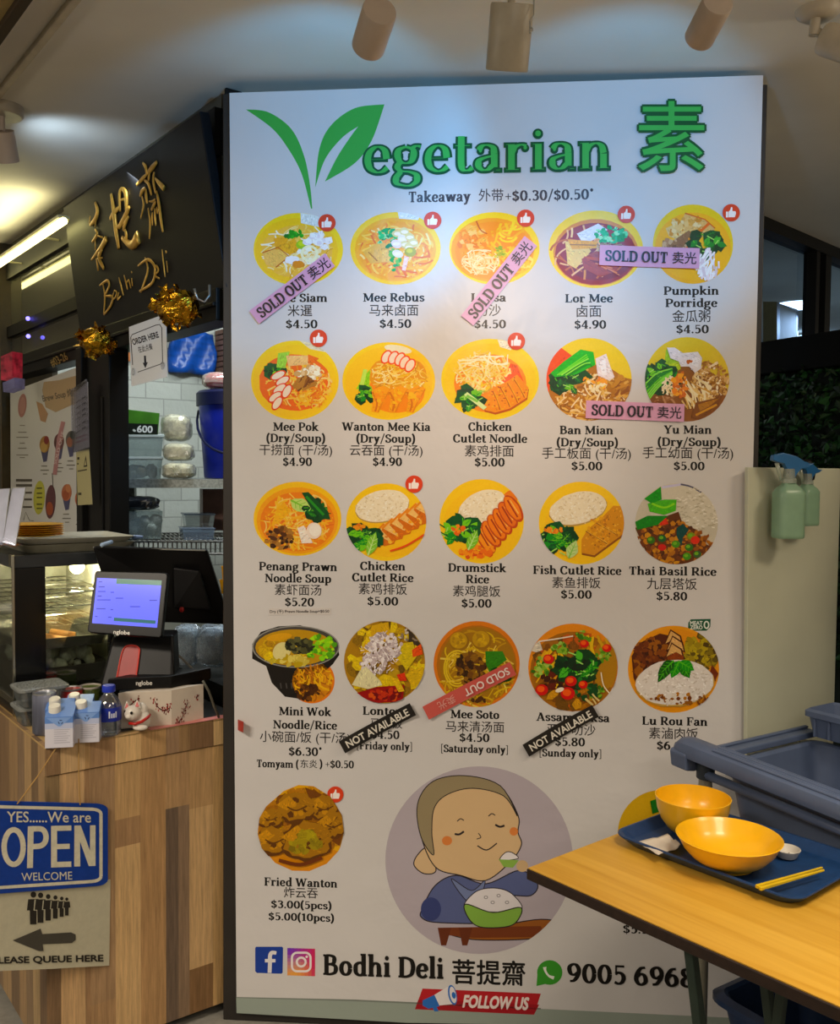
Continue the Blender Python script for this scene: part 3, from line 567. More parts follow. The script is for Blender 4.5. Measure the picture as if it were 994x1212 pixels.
for L1, L2 in CAP:
    k = ink()
    for cx, b, t, w in L1:
        small = t.startswith(('[', '$3', '$5.00(', 'Tom', ') +'))
        serif(k, t, cx, b, 13.2 if small else 14.6, BLK, w, (b - 400) * 4.5e-5)
    for cx, b, t, w in L2: sans(k, t, cx, b, w, '221c1a', None, 0.006, slope=(b - 400) * 4.5e-5)
    k.build('dish_caption', poster)
k = ink(); serif(k, 'Bodhi Deli', 453.5, 1156, 36, BLK, 144, 0.03); k.build('footer_text', poster); k = ink(); sans(k, '菩提齋', 578.5, 1151, 86, BLK, 29, 0.018, slope=0.03); k.build('footer_text', poster); k = ink(); serif(k, '9005 6968', 746, 1165.5, 33.5, BLK, 152, 0.038); k.build('footer_text', poster)
# thumbs-up badges
def badge(x, y, r=10.3):
    k = Ink(ph, 2.4e-3); k.ell(x, y, r, r, 'e2421c', n=32); s = r / 10
    k.poly([(x - 6 * s, y - 1.2 * s), (x - 3.6 * s, y - 1.2 * s), (x - 3.6 * s, y + 5.4 * s), (x - 6 * s, y + 5.4 * s)], 'fff4ee')
    k.poly([(x - 3.1 * s, y - 1.0 * s), (x - 1 * s, y - 3.2 * s), (x - .2 * s, y - 6.4 * s), (x + 1.3 * s, y - 6 * s), (x + 1.4 * s, y - 1.8 * s), (x + 5 * s, y - 1.6 * s), (x + 5.6 * s, y + .6 * s), (x + 4.2 * s, y + 5.2 * s), (x - 3.1 * s, y + 5.2 * s)], 'fff4ee')
    k.build('thumbs_up_badge', poster)
# social icons and banner
k = ink(); k.poly([(303, 1120.5), (334, 1120.5), (335, 1122), (334.5, 1151), (333, 1152.5), (304, 1151.5), (302, 1149.5), (302, 1122)], '1a3fa0')
k.stroke([(327, 1128), (322, 1127.5), (319.6, 1131), (319.5, 1139), (319, 1151.5)], [4, 4.6, 4.6, 4.6, 4.6], 'e9e4e6'); k.rect(313.5, 1135, 326, 1139, 'e9e4e6'); k.build('social_icon', poster)
k = ink()
for i in range(8):
    for j in range(8):
        t, u = i / 7, j / 7
        c1, c2 = lin('f6b23a'), lin('5a35c8'); c3 = lin('d9235f'); w1 = max(0, 1 - hypot(t - .2, u - 1) * 1.15); w2 = max(0, 1 - hypot(t, u) * .95) * .9; w3 = max(.15, 1 - w1 - w2); sm = w1 + w2 + w3
        k.rect(340 + i * 4.1, 1122 + j * 4.05 + i * .12, 340 + (i + 1) * 4.1, 1122 + (j + 1) * 4.05 + i * .12, tuple((a * w1 + b * w2 + c * w3) / sm for a, b, c in zip(c1, c2, c3)))
k.stroke(rrect(356.5, 1138.5, 22, 22, 6), 2.6, 'f4e9ea', False, closed=True); k.ring(356.5, 1138.5, 5.2, 5.2, 2.6, 'f4e9ea'); k.ell(363, 1132.3, 1.6, 1.6, 'f4e9ea', n=12); k.build('social_icon', poster)
k = ink(); k.ell(650.5, 1151, 15, 14.6, '3d9e2c'); k.poly([(636, 1151), (634.8, 1167), (648, 1164)], '3d9e2c')
k.stroke([(644.5, 1144.5), (645.5, 1149.5), (649.5, 1155), (655.5, 1157.5)], [4.2, 2.6, 2.6, 4.2], 'eef0e6'); k.build('social_icon', poster)
k = ink(); k.poly([(500, 1170), (640, 1176), (632, 1201), (491, 1194.5)], 'bf2029'); k.poly([(495, 1183), (638, 1189), (632, 1201), (491, 1194.5)], 'a81722')
k.poly([(500, 1184), (515, 1177), (520, 1191), (507, 1194), (500, 1190)], '2d6fc4'); k.poly([(511, 1191), (516, 1190), (519, 1197), (514, 1197)], '2d6fc4'); k.poly([(514, 1177.5), (531, 1167), (540, 1188), (520, 1190)], 'ece4e6'); k.ell(535.5, 1177.5, 5, 12, '2d6fc4', -12); k.ell(536, 1177.5, 3.6, 10, 'ece4e6', -12); k.ell(537, 1178, 2.4, 4, '2d6fc4', -12)
sans(k, 'FOLLOW US', 587, 1186.5, 76, 'f3e3df', 14, 0.045, slope=0.04, shear=0.18); k.build('follow_banner', poster)
# small plaque over the last dish of the fourth row
k = ink(); k.poly([(817.5, 733), (841, 732.5), (840.5, 742), (836, 746.5), (814, 746.5), (814.5, 737)], '17563a'); sans(k, 'MEAT', 824, 737.4, 14.5, 'e6ebe2', 4.4, 0.03); sans(k, 'ZERO', 824, 742.6, 14.5, 'e6ebe2', 4.4, 0.03); k.ring(836, 739.6, 2.6, 4, 1.6, 'e6ebe2'); k.build('green_plaque', poster)
# ------------------------------------------------------------------ printed dish pictures
R = random.Random(11)
class Dish(Ink):
    def __init__(s, cx, cy, rx, ry, plate=None, outline=None):
        super().__init__(ph, 2.2e-4, 2.6e-6)
        s.T = lambda x, y: (cx + x * rx, cy + y * ry)
        s.clip = [s.T(*p) for p in (outline or ellpts(0, 0, 1, 1, n=44))]
        s.ell(0, 0, 1.02, 1.02, plate or 'f5c818', n=44)
    def poly(s, pts, col, bump=True):
        c = lin(col) if isinstance(col, str) else col; m = .3 * c[0] + .59 * c[1] + .11 * c[2]
        sup = super().poly; fin = lambda k: tuple(min(1.0, max(.002, (m + (x - m) * 1.28) * 1.08 * k)) for x in c[:3]) + (1.0,)
        sup(pts, fin(1.0), bump)
        if not bump or not 4 < len(pts) <= 14 and len(pts) != 4: return
        ar = abs(sum(pts[i - 1][0] * pts[i][1] - pts[i][0] * pts[i - 1][1] for i in range(len(pts)))) / 2
        if ar < .02 or ar > .8: return
        cx, cy = sum(p[0] for p in pts) / len(pts), sum(p[1] for p in pts) / len(pts); a0 = R.uniform(0, pi)
        for i in range(min(46, int(ar * 260) + 3)):     # fibres and crumbs of the food itself
            j, t, k = R.randrange(len(pts)), R.random(), sqrt(R.random()) * .86
            px, py = cx + (pts[j][0] * t + pts[j - 1][0] * (1 - t) - cx) * k, cy + (pts[j][1] * t + pts[j - 1][1] * (1 - t) - cy) * k
            a = a0 + R.uniform(-.5, .5); l, w = R.uniform(.02, .055), R.uniform(.006, .015); dx, dy = cos(a) * l, sin(a) * l; nx, ny = -sin(a) * w, cos(a) * w
            s.off += s.step; sup([(px - dx, py - dy), (px + nx, py + ny), (px + dx, py + dy), (px - nx, py - ny)], fin(R.choice((.68, .8, 1.2, 1.35))), False)
    def e(s, x, y, rx, ry, col, rot=0, jag=0.0, n=26): s.poly(ellpts(x, y, rx, ry, rot, n, jag, R), col)
    def inel(s, x, y, rx, ry):
        a, r = R.uniform(0, 2 * pi), sqrt(R.random()); return x + rx * r * cos(a), y + ry * r * sin(a)
    def noodles(s, n, x, y, rx, ry, cols, ln=.5, w=.035, curl=1.2, ang=None):
        for i in range(n):
            px, py = s.inel(x, y, rx, ry); a = R.uniform(0, 2 * pi) if ang is None else radians(ang + R.uniform(-25, 25)); pts = [(px, py)]; da = R.uniform(-curl, curl)
            for j in range(5):
                px += cos(a) * ln / 5; py += sin(a) * ln / 5 * .9; a += da * .45; pts.append((px, py))
            pts = [p for p in pts if ((p[0] - x) / (rx * 1.08)) ** 2 + ((p[1] - y) / (ry * 1.08)) ** 2 < 1]
            if len(pts) > 2: s.stroke(pts, w * R.uniform(.7, 1.25), R.choice(cols), k=3)
    def chunks(s, n, x, y, rx, ry, cols, a=.05, b=.12):
        for i in range(n):
            px, py = s.inel(x, y, rx, ry); r = R.uniform(a, b); s.poly(ellpts(px, py, r, r * R.uniform(.5, 1), R.uniform(0, 180), R.choice((5, 6, 7)), .25, R), R.choice(cols))
    def leaf(s, x0, y0, x1, y1, w, col, vein=None, n=3):
        dx, dy = x1 - x0, y1 - y0; nx, ny = -dy, dx; l = hypot(dx, dy); nx, ny = nx / l * w, ny / l * w
        up = [(x0 + dx * t + nx * sin(pi * t ** .8) * R.uniform(.85, 1.1), y0 + dy * t + ny * sin(pi * t ** .8) * R.uniform(.85, 1.1)) for t in [i / 9 for i in range(10)]]
        dn = [(x0 + dx * t - nx * sin(pi * t ** .8) * R.uniform(.85, 1.1), y0 + dy * t - ny * sin(pi * t ** .8) * R.uniform(.85, 1.1)) for t in [i / 9 for i in range(9, -1, -1)]]
        s.poly(up + dn, col)
        if vein:
            s.stroke([(x0, y0), (x0 + dx * .9, y0 + dy * .9)], [w * .3, w * .08], vein, False)
            for i in range(n):
                t = .2 + .6 * i / n
                for sg in (1, -1): s.stroke([(x0 + dx * t, y0 + dy * t), (x0 + dx * (t + .16) + sg * nx * .7, y0 + dy * (t + .16) + sg * ny * .7)], w * .09, vein, False)
    def greens(s, x, y, r, n=9, dark='12502a', mid='2f8a3a', light='7fc251', stem=True):
        s.chunks(int(n * 1.5), x, y, r, r * .75, [dark, '0c3a1c'], r * .3, r * .6)
        for i in range(n):
            a = R.uniform(0, 2 * pi); px, py = s.inel(x, y, r * .7, r * .5); s.leaf(px, py, px + cos(a) * r * .7, py + sin(a) * r * .55, r * .2, R.choice([dark, mid, mid, light]), R.choice([mid, light]), 2)
        for i in range(n): px, py = s.inel(x, y, r, r * .7); s.stroke([(px, py), (px + R.uniform(-.5, .5) * r, py + R.uniform(-.3, .3) * r)], r * .07, R.choice(['a9d67f', '5fae45', '1c5a28']), False)
    def rice(s, x, y, rx, ry, rot, base='ebe0c8', grain=('f7efe0', 'e0d2b6', 'efe6d4', 'd6c6a6'), n=150):
        s.e(x, y + .03, rx * 1.02, ry * 1.02, 'b99a62', rot, .02); s.e(x, y, rx, ry, base, rot, .02); c, q = cos(radians(rot)), sin(radians(rot))
        for i in range(n):
            u, v = s.inel(0, 0, rx * .95, ry * .95); px, py = x + u * c - v * q, y + u * q + v * c; a = R.uniform(0, pi)
            s.stroke([(px, py), (px + .06 * cos(a), py + .05 * sin(a))], .028, R.choice(grain), False)
    def cutlet(s, pts, base, dark, light, cuts):
        s.poly([(x + .01, y + .05) for x, y in pts], dark); s.poly(pts, base)
        xs = [p[0] for p in pts]; ys = [p[1] for p in pts]; cx, cy = sum(xs) / len(xs), sum(ys) / len(ys)
        s2 = s.clip; s.clip = [s.T(*p) for p in pts] if False else s.clip
        for i in range(70):
            t = R.random(); j = R.randrange(len(pts)); k = R.random() ** .6
            px, py = cx + (pts[j][0] * t + pts[j - 1][0] * (1 - t) - cx) * k * .95, cy + (pts[j][1] * t + pts[j - 1][1] * (1 - t) - cy) * k * .95
            s.poly(ellpts(px, py, R.uniform(.012, .04), .018, R.uniform(0, 180), 5, .3, R), R.choice([dark, light, base, light]))
        for a, b in cuts: s.stroke([a, ((a[0] + b[0]) / 2 + .02, (a[1] + b[1]) / 2), b], .022, dark); s.stroke([(a[0] + .03, a[1]), (b[0] + .03, b[1])], .016, light)
    def plate_in(s, x, y, rx, ry, col, lip=None):
        if lip: s.e(x, y, rx * 1.05, ry * 1.05, lip)
        s.e(x, y, rx, ry, col)
    def done(s): return s.build('dish_picture', poster, ink_mat('dish_print', grain=0.05, gscale=(3, 3, 3)))
NOO = ['f2d489', 'e8be62', 'f7e3ae', 'd9a648', 'f0cf7e']
ORN = ['f0b458', 'e59338', 'f6cf7c', 'd97a26', 'f4c068']
BRN = ['c99a5a', 'b07c3e', 'e0b878', '8f5f2c', 'd8ae6c']
def glare(d, x, y, rx, ry, rot=0): d.e(x, y, rx, ry, 'efe6d0', rot)
# --- first row
d = Dish(353, 295, 53, 43, 'f2d21e'); d.e(-.04, .04, .93, .9, 'ecc51a'); d.poly([(.05, -1), (.6, -.9), (.5, -.6), (.06, -.72)], 'dfe3e0'); d.e(-.03, .06, .79, .72, 'e9bd6e', jag=.03)
d.noodles(130, -.03, .06, .78, .72, NOO + ['f8ecd0', 'fbf3e2'], .4, .03); d.poly([(-.8, .1), (-.45, -.05), (-.2, .2), (-.5, .5), (-.72, .42)], 'e6bd79'); d.poly([(-.55, -.3), (-.2, -.35), (-.3, -.02), (-.5, .02)], 'dfa952'); d.poly([(-.42, -.02), (-.1, -.3), (.1, .02), (-.2, .16)], 'e5b02e')
d.stroke([(-.8, .1), (-.45, -.05), (-.2, .2), (-.5, .5)], .03, 'b5692b', False); d.chunks(22, -.08, -.4, .2, .1, ['2e8f36', '49a844', '1e6e2c'], .03, .08); d.e(.1, -.12, .15, .13, '9fc23a'); d.e(.08, -.15, .08, .07, 'c9d95c'); d.chunks(16, .42, -.22, .3, .2, ['f3f0f2', 'ffffff', 'e5dfe6'], .07, .13); d.chunks(24, .25, .2, .35, .22, ['fbf3df', 'f3e3bb', 'fff8ec'], .06, .1); d.ring(.25, .12, .17, .2, .06, 'fdf2d2'); d.e(-.14, .3, .16, .12, 'f3f1f4', jag=.1); d.e(0, .42, .14, .1, 'd48f45', jag=.1); d.done()
d = Dish(468, 294, 53.5, 43, 'f2cd1c'); d.e(0, .03, .9, .88, 'e9b21a'); d.poly([(.05, -1), (.55, -.95), (.5, -.78), (.08, -.82)], 'd9dfe4'); d.e(0, .05, .82, .8, 'e7a834')
d.noodles(130, 0, .05, .8, .76, ORN + ['f3cf7a', 'f0dca0'], .45, .04); d.noodles(30, .3, .4, .5, .35, ORN, .6, .05, 1); d.poly([(-.72, .1), (-.35, -.2), (.0, .0), (-.2, .38), (-.55, .42)], 'dcb36a'); d.poly([(-.3, .06), (.02, -.02), (.0, .4), (-.3, .38)], 'e3bd78'); d.stroke([(-.6, .1), (-.4, .35)], .03, 'a9752f', False); d.chunks(45, -.18, -.3, .2, .25, ['2f9a58', '4fb56f', '9fd29a', '1f7a48'], .03, .08); d.chunks(20, -.02, .3, .14, .3, ['3f9a4a', '77b95c'], .03, .07)
for x, y in ((.05, -.4), (.2, -.45), (.15, -.25), (.32, -.3), (.4, -.15), (.22, -.1), (.02, -.12), (.05, .15), (.3, -.02)): d.e(x, y, .13, .1, R.choice(['e9e2d6', 'd9cf9c', 'e6dbe2']), R.uniform(0, 90)); d.e(x, y, .08, .05, 'f3ecdf')
d.e(.33, .1, .13, .13, 'a8a52c'); d.e(.31, .07, .07, .06, 'd0cb58'); d.poly([(.2, .2), (.3, .25), (.22, .62), (.14, .6)], 'f0d3cf'); d.done()
d = Dish(585, 294, 53.5, 43, 'f4d21c'); d.e(-.04, .04, .92, .88, 'eda51e'); d.e(-.02, .06, .85, .8, 'ee9a22'); d.noodles(60, .35, -.1, .5, .6, ['f7c443', 'f4b52f', 'fbd76b', 'e89a26'], .5, .05); d.poly([(-.8, -.3), (-.4, -.75), (-.18, -.5), (-.15, -.1), (-.4, .2), (-.75, .25)], 'efa053'); d.chunks(50, -.48, -.25, .3, .38, ['f3b56d', 'e8924a', 'f6c586', 'dd8440'], .05, .12); d.stroke([(-.4, -.75), (-.3, -.5), (-.16, -.4)], .03, 'b9602a')
d.noodles(90, -.3, .38, .42, .34, ['f4d5a0', 'f9e5c0', 'eec489', 'f7dca8'], .4, .028); d.chunks(24, .12, .12, .16, .14, ['b3b047', '8ea83c', 'd3c45e'], .02, .06); d.noodles(24, .5, .4, .35, .3, ['fbe08a', 'f5c452'], .4, .05); d.done()
d = Dish(705, 295, 56, 46, 'eed02a'); d.e(0, .08, .9, .86, 'd08a2a'); d.e(0, .12, .86, .8, '8f2f17'); d.e(.05, .3, .7, .5, '7a2313'); d.noodles(26, -.1, .1, .8, .7, ['e3b98f', 'cf8f57', 'f0cf9e', 'b86a3c'], .7, .04, 1.0); d.poly([(-.4, -.4), (.05, -.66), (.25, -.5), (-.1, -.2), (-.3, -.2)], 'dfe0ea'); d.chunks(60, .32, -.38, .34, .2, ['4fb07a', '7ecf9c', '2f9a5c', 'a9e0b4'], .03, .08); d.poly([(.45, -.35), (.62, -.4), (.6, -.2), (.45, -.18)], '2d8a48')
d.poly([(-.65, -.2), (-.25, -.2), (-.1, .05), (-.42, .5), (-.6, .38), (-.62, .08)], 'e2c485'); d.poly([(-.6, -.25), (.05, -.2), (.0, -.02), (-.5, .0)], 'd9a452'); d.stroke([(-.55, -.12), (.0, -.1)], .03, '9a6a2c'); d.poly([(-.3, .25), (.0, .05), (.5, .12), (.45, .55), (.1, .72), (-.25, .5)], '9c4324')
for i in range(9): d.stroke([(-.25 + .06 * i, .2 + .04 * i), (.15 + .05 * i, .25 + .06 * i)], .03, R.choice(['b85a34', 'd08055', '7d2c17']), False)
d.noodles(14, .25, -.05, .4, .1, ['b9a88c', '9d8566', 'd8c7a0'], .3, .04); d.done()
d = Dish(820, 289, 47.5, 47, 'e3c61c'); d.e(0, .1, .95, .9, 'eab315'); d.e(.05, .3, .85, .6, 'efb918'); d.poly([(-.35, -.35), (-.2, -.78), (.3, -.62), (.55, -.4), (.4, -.2), (-.05, -.15)], 'd9b27c'); d.poly([(-.68, -.4), (-.35, -.55), (-.1, -.25), (-.35, -.1), (-.6, -.2)], 'dcc08e'); d.chunks(40, -.15, -.42, .45, .28, ['e6cfa4', 'cfa065', 'dfbe8a', 'c68e52'], .04, .1); d.stroke([(-.2, -.78), (.3, -.62), (.55, -.4)], .03, 'cc6f2a', False); d.stroke([(.4, -.52), (.05, -.2)], .07, 'd9742f')
d.poly([(-.78, .15), (-.75, -.1), (-.55, -.05), (-.1, -.35), (.0, -.2), (-.1, .25), (-.6, .3)], '8d6a4e'); d.chunks(40, -.4, .08, .35, .2, ['a98568', '6e4f38', 'c7a888', '86634a'], .03, .1); d.chunks(30, 0, .05, .15, .2, ['e58a1c', 'f0a52c', 'd9701a'], .03, .08); d.greens(.35, -.05, .38, 9, '0f4a24', '2d7f3a', '58a84d'); d.noodles(60, .35, .5, .3, .42, ['f3eef0', 'ffffff', 'dccfd6', 'efe2e6'], .5, .045, .3, 110); d.done()
# --- second row
d = Dish(349, 450, 52, 47, 'efcf1c'); d.e(0, .02, .95, .92, 'f0c912'); d.poly([(.1, -1), (.6, -.9), (.75, -.7), (.35, -.78)], 'ded7bb'); d.e(0, .06, .82, .72, 'e2762a', jag=.02); d.noodles(150, .1, .12, .72, .58, ORN + ['f6d594', 'f3c675'], .4, .035); d.poly([(-.7, -.35), (-.5, -.42), (-.2, -.4), (-.25, -.15), (-.55, .0), (-.7, -.1)], '17562c'); d.greens(-.48, -.22, .22, 6); d.poly([(-.38, -.68), (-.12, -.72), (-.22, -.3), (-.42, -.32)], 'a6d16a'); d.poly([(-.2, -.62), (.32, -.62), (.35, -.4), (-.15, -.35)], 'eac28d'); d.poly([(.3, -.65), (.55, -.55), (.4, -.4), (.3, -.42)], 'e07a30')
for x, y, r in ((-.38, -.12, -30), (-.28, .02, -35), (-.35, .22, -40), (-.18, .28, -65), (-.45, .42, -40), (-.4, .58, -60)): d.e(x, y, .2, .1, 'db5a24', r); d.e(x, y, .16, .075, 'f3e2d0', r)
d.chunks(30, .3, -.18, .28, .2, ['efe0c6', 'dcc29a', 'c9a476', 'fdf3df'], .05, .1); d.noodles(26, .2, .1, .3, .2, ['8d5c34', 'b07f4b', '6f4424'], .35, .06, .6, -50); d.noodles(30, .4, .45, .35, .25, ORN, .3, .04); d.done()
d = Dish(460, 451, 55, 46, 'f3cc1a'); d.e(0, .03, .94, .92, 'f4c414'); d.e(.2, -.82, .3, .1, 'ebe2c2', 12); d.e(.15, .3, .62, .52, 'ea9420'); d.e(.2, -.15, .62, .5, 'dc9c42', jag=.03); d.noodles(140, .22, -.12, .6, .46, NOO + ['e7bb66', 'c98f3e'], .35, .028); 
for x, y in ((-.05, -.62), (.1, -.6), (.24, -.56), (.34, -.48), (.46, -.4)): d.e(x, y, .11, .19, 'e2642a', 22); d.e(x, y, .08, .15, 'f1dcc8', 22)
d.poly([(-.7, .2), (-.55, -.1), (-.4, -.3), (-.42, .1), (-.3, .3)], '9bd04e'); d.stroke([(-.5, -.3), (-.58, .1)], .09, 'c4e27d'); d.greens(-.52, .32, .24, 8)
for x in (-.15, .22, .6): d.poly([(x - .22, .25), (x + .02, .12), (x + .2, .2), (x + .05, .55), (x - .08, .82), (x - .22, .78), (x - .18, .5)], 'efa62c'); d.stroke([(x - .2, .28), (x - .1, .55), (x - .14, .78)], .04, 'c97a18'); d.stroke([(x + .18, .22), (x + .02, .55), (x - .08, .8)], .03, 'd98a1e'); d.chunks(8, x - .05, .4, .1, .2, ['f6bd4d', 'e8981f'], .03, .07)
d.done()
d = Dish(580, 449, 58, 48, 'f6d516'); d.e(0, .03, .94, .92, 'f8cf10'); d.poly([(.15, -.98), (.5, -.9), (.42, -.72), (.2, -.8)], 'f3ead0'); d.e(.0, .1, .74, .72, 'ef9420'); d.poly([(.4, -.4), (.55, -.35), (.7, .1), (.2, .2)], 'ea6a1f'); d.noodles(190, -.15, -.18, .56, .52, NOO + ['f9e7a8', 'f3d069', 'fbeec4'], .4, .03); d.noodles(14, -.1, -.5, .6, .2, ['fcf3d4'], .6, .03)
d.cutlet([(-.12, .75), (-.15, .42), (.05, .22), (.35, .05), (.55, -.12), (.78, .2), (.75, .45), (.4, .72), (.1, .82)], 'f09a28', 'b86413', 'f7b850', [((.05, .3), (.2, .75)), ((.2, .2), (.4, .68)), ((.35, .1), (.56, .58)), ((.48, 0), (.7, .45))]); d.greens(-.42, .5, .32, 9); d.stroke([(-.5, .35), (-.1, .72)], .1, 'dcecb4'); d.stroke([(-.48, .4), (-.25, .55)], .06, '8cc46a'); d.done()
d = Dish(697, 449, 50.5, 49, 'e9c91c'); d.poly([(-1, -.4), (-.7, -.8), (-.3, -.5), (-.4, .2), (-.8, .8), (-1, .6)], 'e2621e'); d.e(0, .35, .95, .72, 'ad7440'); d.noodles(190, .05, .4, .85, .6, BRN + ['e9cfa4', 'f0dcba'], .35, .04); d.poly([(-.95, -.1), (-.8, -.25), (-.1, -.25), (.1, -.05), (-.2, .1), (-.6, .2), (-.85, .3)], '11461f'); d.greens(-.5, .05, .35, 7); d.poly([(-.9, -.15), (-.6, -.42), (-.2, -.72), (.1, -.66), (.15, -.35), (-.3, -.12), (-.8, -.05)], '3fae3f')
for i in range(7): d.stroke([(-.75 + i * .05, -.1), (-.4 + i * .06, -.35), (-.05 + i * .02, -.6 + i * .05)], .03, R.choice(['7fd35c', '2a8a32', '9fe070']))
d.poly([(.15, -.5), (.4, -.62), (.5, -.3), (.6, -.05), (.45, .02), (.2, -.1)], 'eddcd6'); d.poly([(.25, -.4), (.38, -.5), (.42, -.1), (.3, -.1)], 'f6ece8'); d.poly([(.6, -.1), (1, .0), (.95, .4), (.5, .45)], 'a9743c'); d.noodles(20, .7, .2, .25, .3, ['8a5626', 'c08a4e', 'd8aa6a'], .3, .06, .5, -40); d.chunks(36, .12, .1, .3, .2, ['eda33a', 'e3861f', 'f3c06a', 'f6e2bc'], .03, .08); d.done()
d = Dish(813, 449, 50, 50, 'd9c01a'); d.e(0, .4, .98, .7, '8a5a34'); d.poly([(-.5, -.7), (-.3, -.75), (-.1, -.5), (-.3, -.2), (-.55, -.2)], '9cbf32'); d.poly([(-.45, -.35), (-.2, -.42), (-.15, -.25), (-.3, -.15)], 'b7cc4e'); d.greens(-.68, .05, .42, 11); d.greens(-.6, -.15, .3, 8)
for i in range(7): d.stroke([(-.98, .1 + i * .08), (-.7, -.15 + i * .06), (-.35, -.25 + i * .02)], .035, R.choice(['6fbf4e', '2c7d36', '8fd468']))
d.noodles(120, .55, .05, .42, .45, ['e3c79c', 'd1ab76', 'f0dcba', 'b88a54', '9c6c3a'], .16, .05, 2.5); d.chunks(34, .6, .05, .38, .4, ['8a5a2e', 'f4e6cc', 'c9a06a'], .02, .05); d.noodles(46, .15, .3, .4, .4, ['ecd8ac', 'dfc088', 'f4e6c6', 'c99e5e'], .55, .04, .4, 60); d.noodles(30, -.4, .2, .2, .28, ['ead9b6', 'd8bd8c', 'f2e6cc'], .3, .04); d.chunks(40, -.16, .12, .17, .3, ['e38f1f', 'f0a838', 'c97214'], .03, .09); d.noodles(40, -.5, .62, .5, .25, ['b58a6a', '9c6e4e', 'd0ab86', '7c4f30'], .3, .04)
d.poly([(.2, .55), (.65, .45), (.85, .35), (.7, .7), (.3, .95), (.1, .9)], '7d4f24'); d.poly([(.25, .6), (.75, .45), (.55, .62), (.3, .75)], 'a9783c'); d.stroke([(.2, .85), (.7, .6)], .05, 'c9944e'); d.poly([(-.48, -.75), (-.3, -.75), (-.1, -.62), (.25, -.65), (.35, -.5), (.32, -.25), (.18, -.15), (.05, -.3), (-.15, -.3), (-.2, -.42), (-.4, -.5)], 'e3dde0'); d.poly([(.12, -.55), (.3, -.5), (.25, -.28), (.1, -.35)], 'f1edf0'); d.chunks(5, .05, -.42, .06, .06, ['b5651d'], .03, .05); d.done()
# --- third row
d = Dish(352, 614, 52, 44, 'f0c41c'); d.e(0, .05, .93, .9, 'e9a61e'); d.e(0, .08, .85, .8, 'e28a2c'); d.noodles(170, 0, .08, .8, .74, ORN + ['f4cf86', 'efb766'], .5, .035); d.poly([(-.45, -.3), (-.3, -.45), (-.15, -.2), (-.4, .1), (-.6, .2)], 'f0b55a'); d.chunks(60, -.4, .52, .32, .28, ['6a4424', '4c2c14', '8c6038', '2f1a0c', 'a57a4a'], .04, .1); d.leaf(-.15, -.5, .35, -.2, .18, 'c3d98a', '8cc05c'); d.greens(.42, -.22, .28, 9, '0f4420', '1f6a2e', '5a9e44'); d.poly([(.1, -.7), (.25, -.72), (.7, -.2), (.75, .02), (.55, .0), (.3, -.3)], '134a24'); d.stroke([(.2, -.6), (.6, -.1)], .06, '3f8a3c'); d.poly([(-.0, .25), (.15, .18), (.35, .65), (.1, .66)], 'f3e6da'); d.e(.38, .32, .17, .22, 'efe0d2'); d.e(.4, .3, .13, .17, 'f8eee4'); d.done()
d = Dish(457, 618, 47.5, 46, 'f2c91a'); d.e(.1, .3, .9, .6, 'f3bf16'); d.rice(-.1, -.42, .68, .4, -12)
for i in range(6):
    x, y = -.1 + i * .2, .28 - i * .13; d.poly([(x - .22, y + .05), (x + .05, y - .24), (x + .18, y - .2), (x + .36, y + .12), (x + .3, y + .28), (x + .05, y + .34)], 'c9761c'); d.poly([(x - .2, y), (x + .05, y - .26), (x + .16, y - .22), (x + .3, y + .1), (x + .15, y + .2)], 'eac084'); d.stroke([(x - .2, y + .02), (x + .05, y - .24)], .05, 'dd8f2c'); d.chunks(9, x + .2, y + .12, .12, .14, ['e9a040', 'd07f20', 'f2bd6c'], .03, .07)
d.greens(-.62, .42, .4, 13); d.leaf(-.45, .85, -.25, .25, .14, '8cbf5c', 'c9e3a0'); d.chunks(12, -.65, .12, .16, .06, ['cf7a2c', 'e0983c'], .04, .07); d.stroke([(.1, .74), (.5, .6), (.95, .32)], .05, 'd8621c'); d.done()
d = Dish(570, 617, 50, 50, 'f3c81a'); d.e(0, .1, .92, .85, 'f4c318'); d.e(.62, -.4, .2, .35, 'dd8420', 20); d.rice(.0, -.32, .6, .38, -28); 
for i in range(6):
    x, y = .1 + i * .13, .45 - i * .15; d.e(x, y, .17, .36, 'b8561a', -32); d.e(x - .01, y - .01, .13, .32, R.choice(['e3883a', 'ea9a48', 'd97a2c']), -32, .05); d.stroke([(x - .14, y - .2), (x + .1, y + .2)], .035, '9c4312'); d.stroke([(x - .08, y - .2), (x + .12, y + .12)], .03, 'f3bc78')
d.chunks(40, -.1, .72, .42, .12, ['e07a22', 'ee9a3c', 'cc5f14'], .04, .09); d.greens(-.5, .22, .4, 13); d.leaf(-.32, .68, -.1, .2, .13, '86bd58', 'c3e29c'); d.chunks(14, -.55, .2, .14, .1, ['d9722c', 'e7934a'], .04, .07); d.done()
d = Dish(688, 619, 50.5, 49, 'f2c919'); d.e(.05, .1, .92, .85, 'f3c317'); d.rice(-.08, -.36, .68, .38, -14); d.cutlet([(.0, .72), (.0, .4), (.15, .15), (.5, -.15), (.75, -.42), (1, -.4), (1, .25), (.6, .55), (.3, .78)], 'cf9440', '8a5518', 'e5b568', [((.1, .2), (.6, .5)), ((.35, .0), (.85, .3))]); d.chunks(40, .5, .2, .4, .4, ['e0aa58', 'b97c2c', 'dca04a'], .02, .05); d.greens(-.6, .42, .42, 13); d.leaf(-.3, .85, -.12, .42, .14, 'c3d79a', '8fbf68'); d.chunks(14, -.65, .18, .2, .06, ['d9802c', 'e69a44'], .04, .07); d.done()
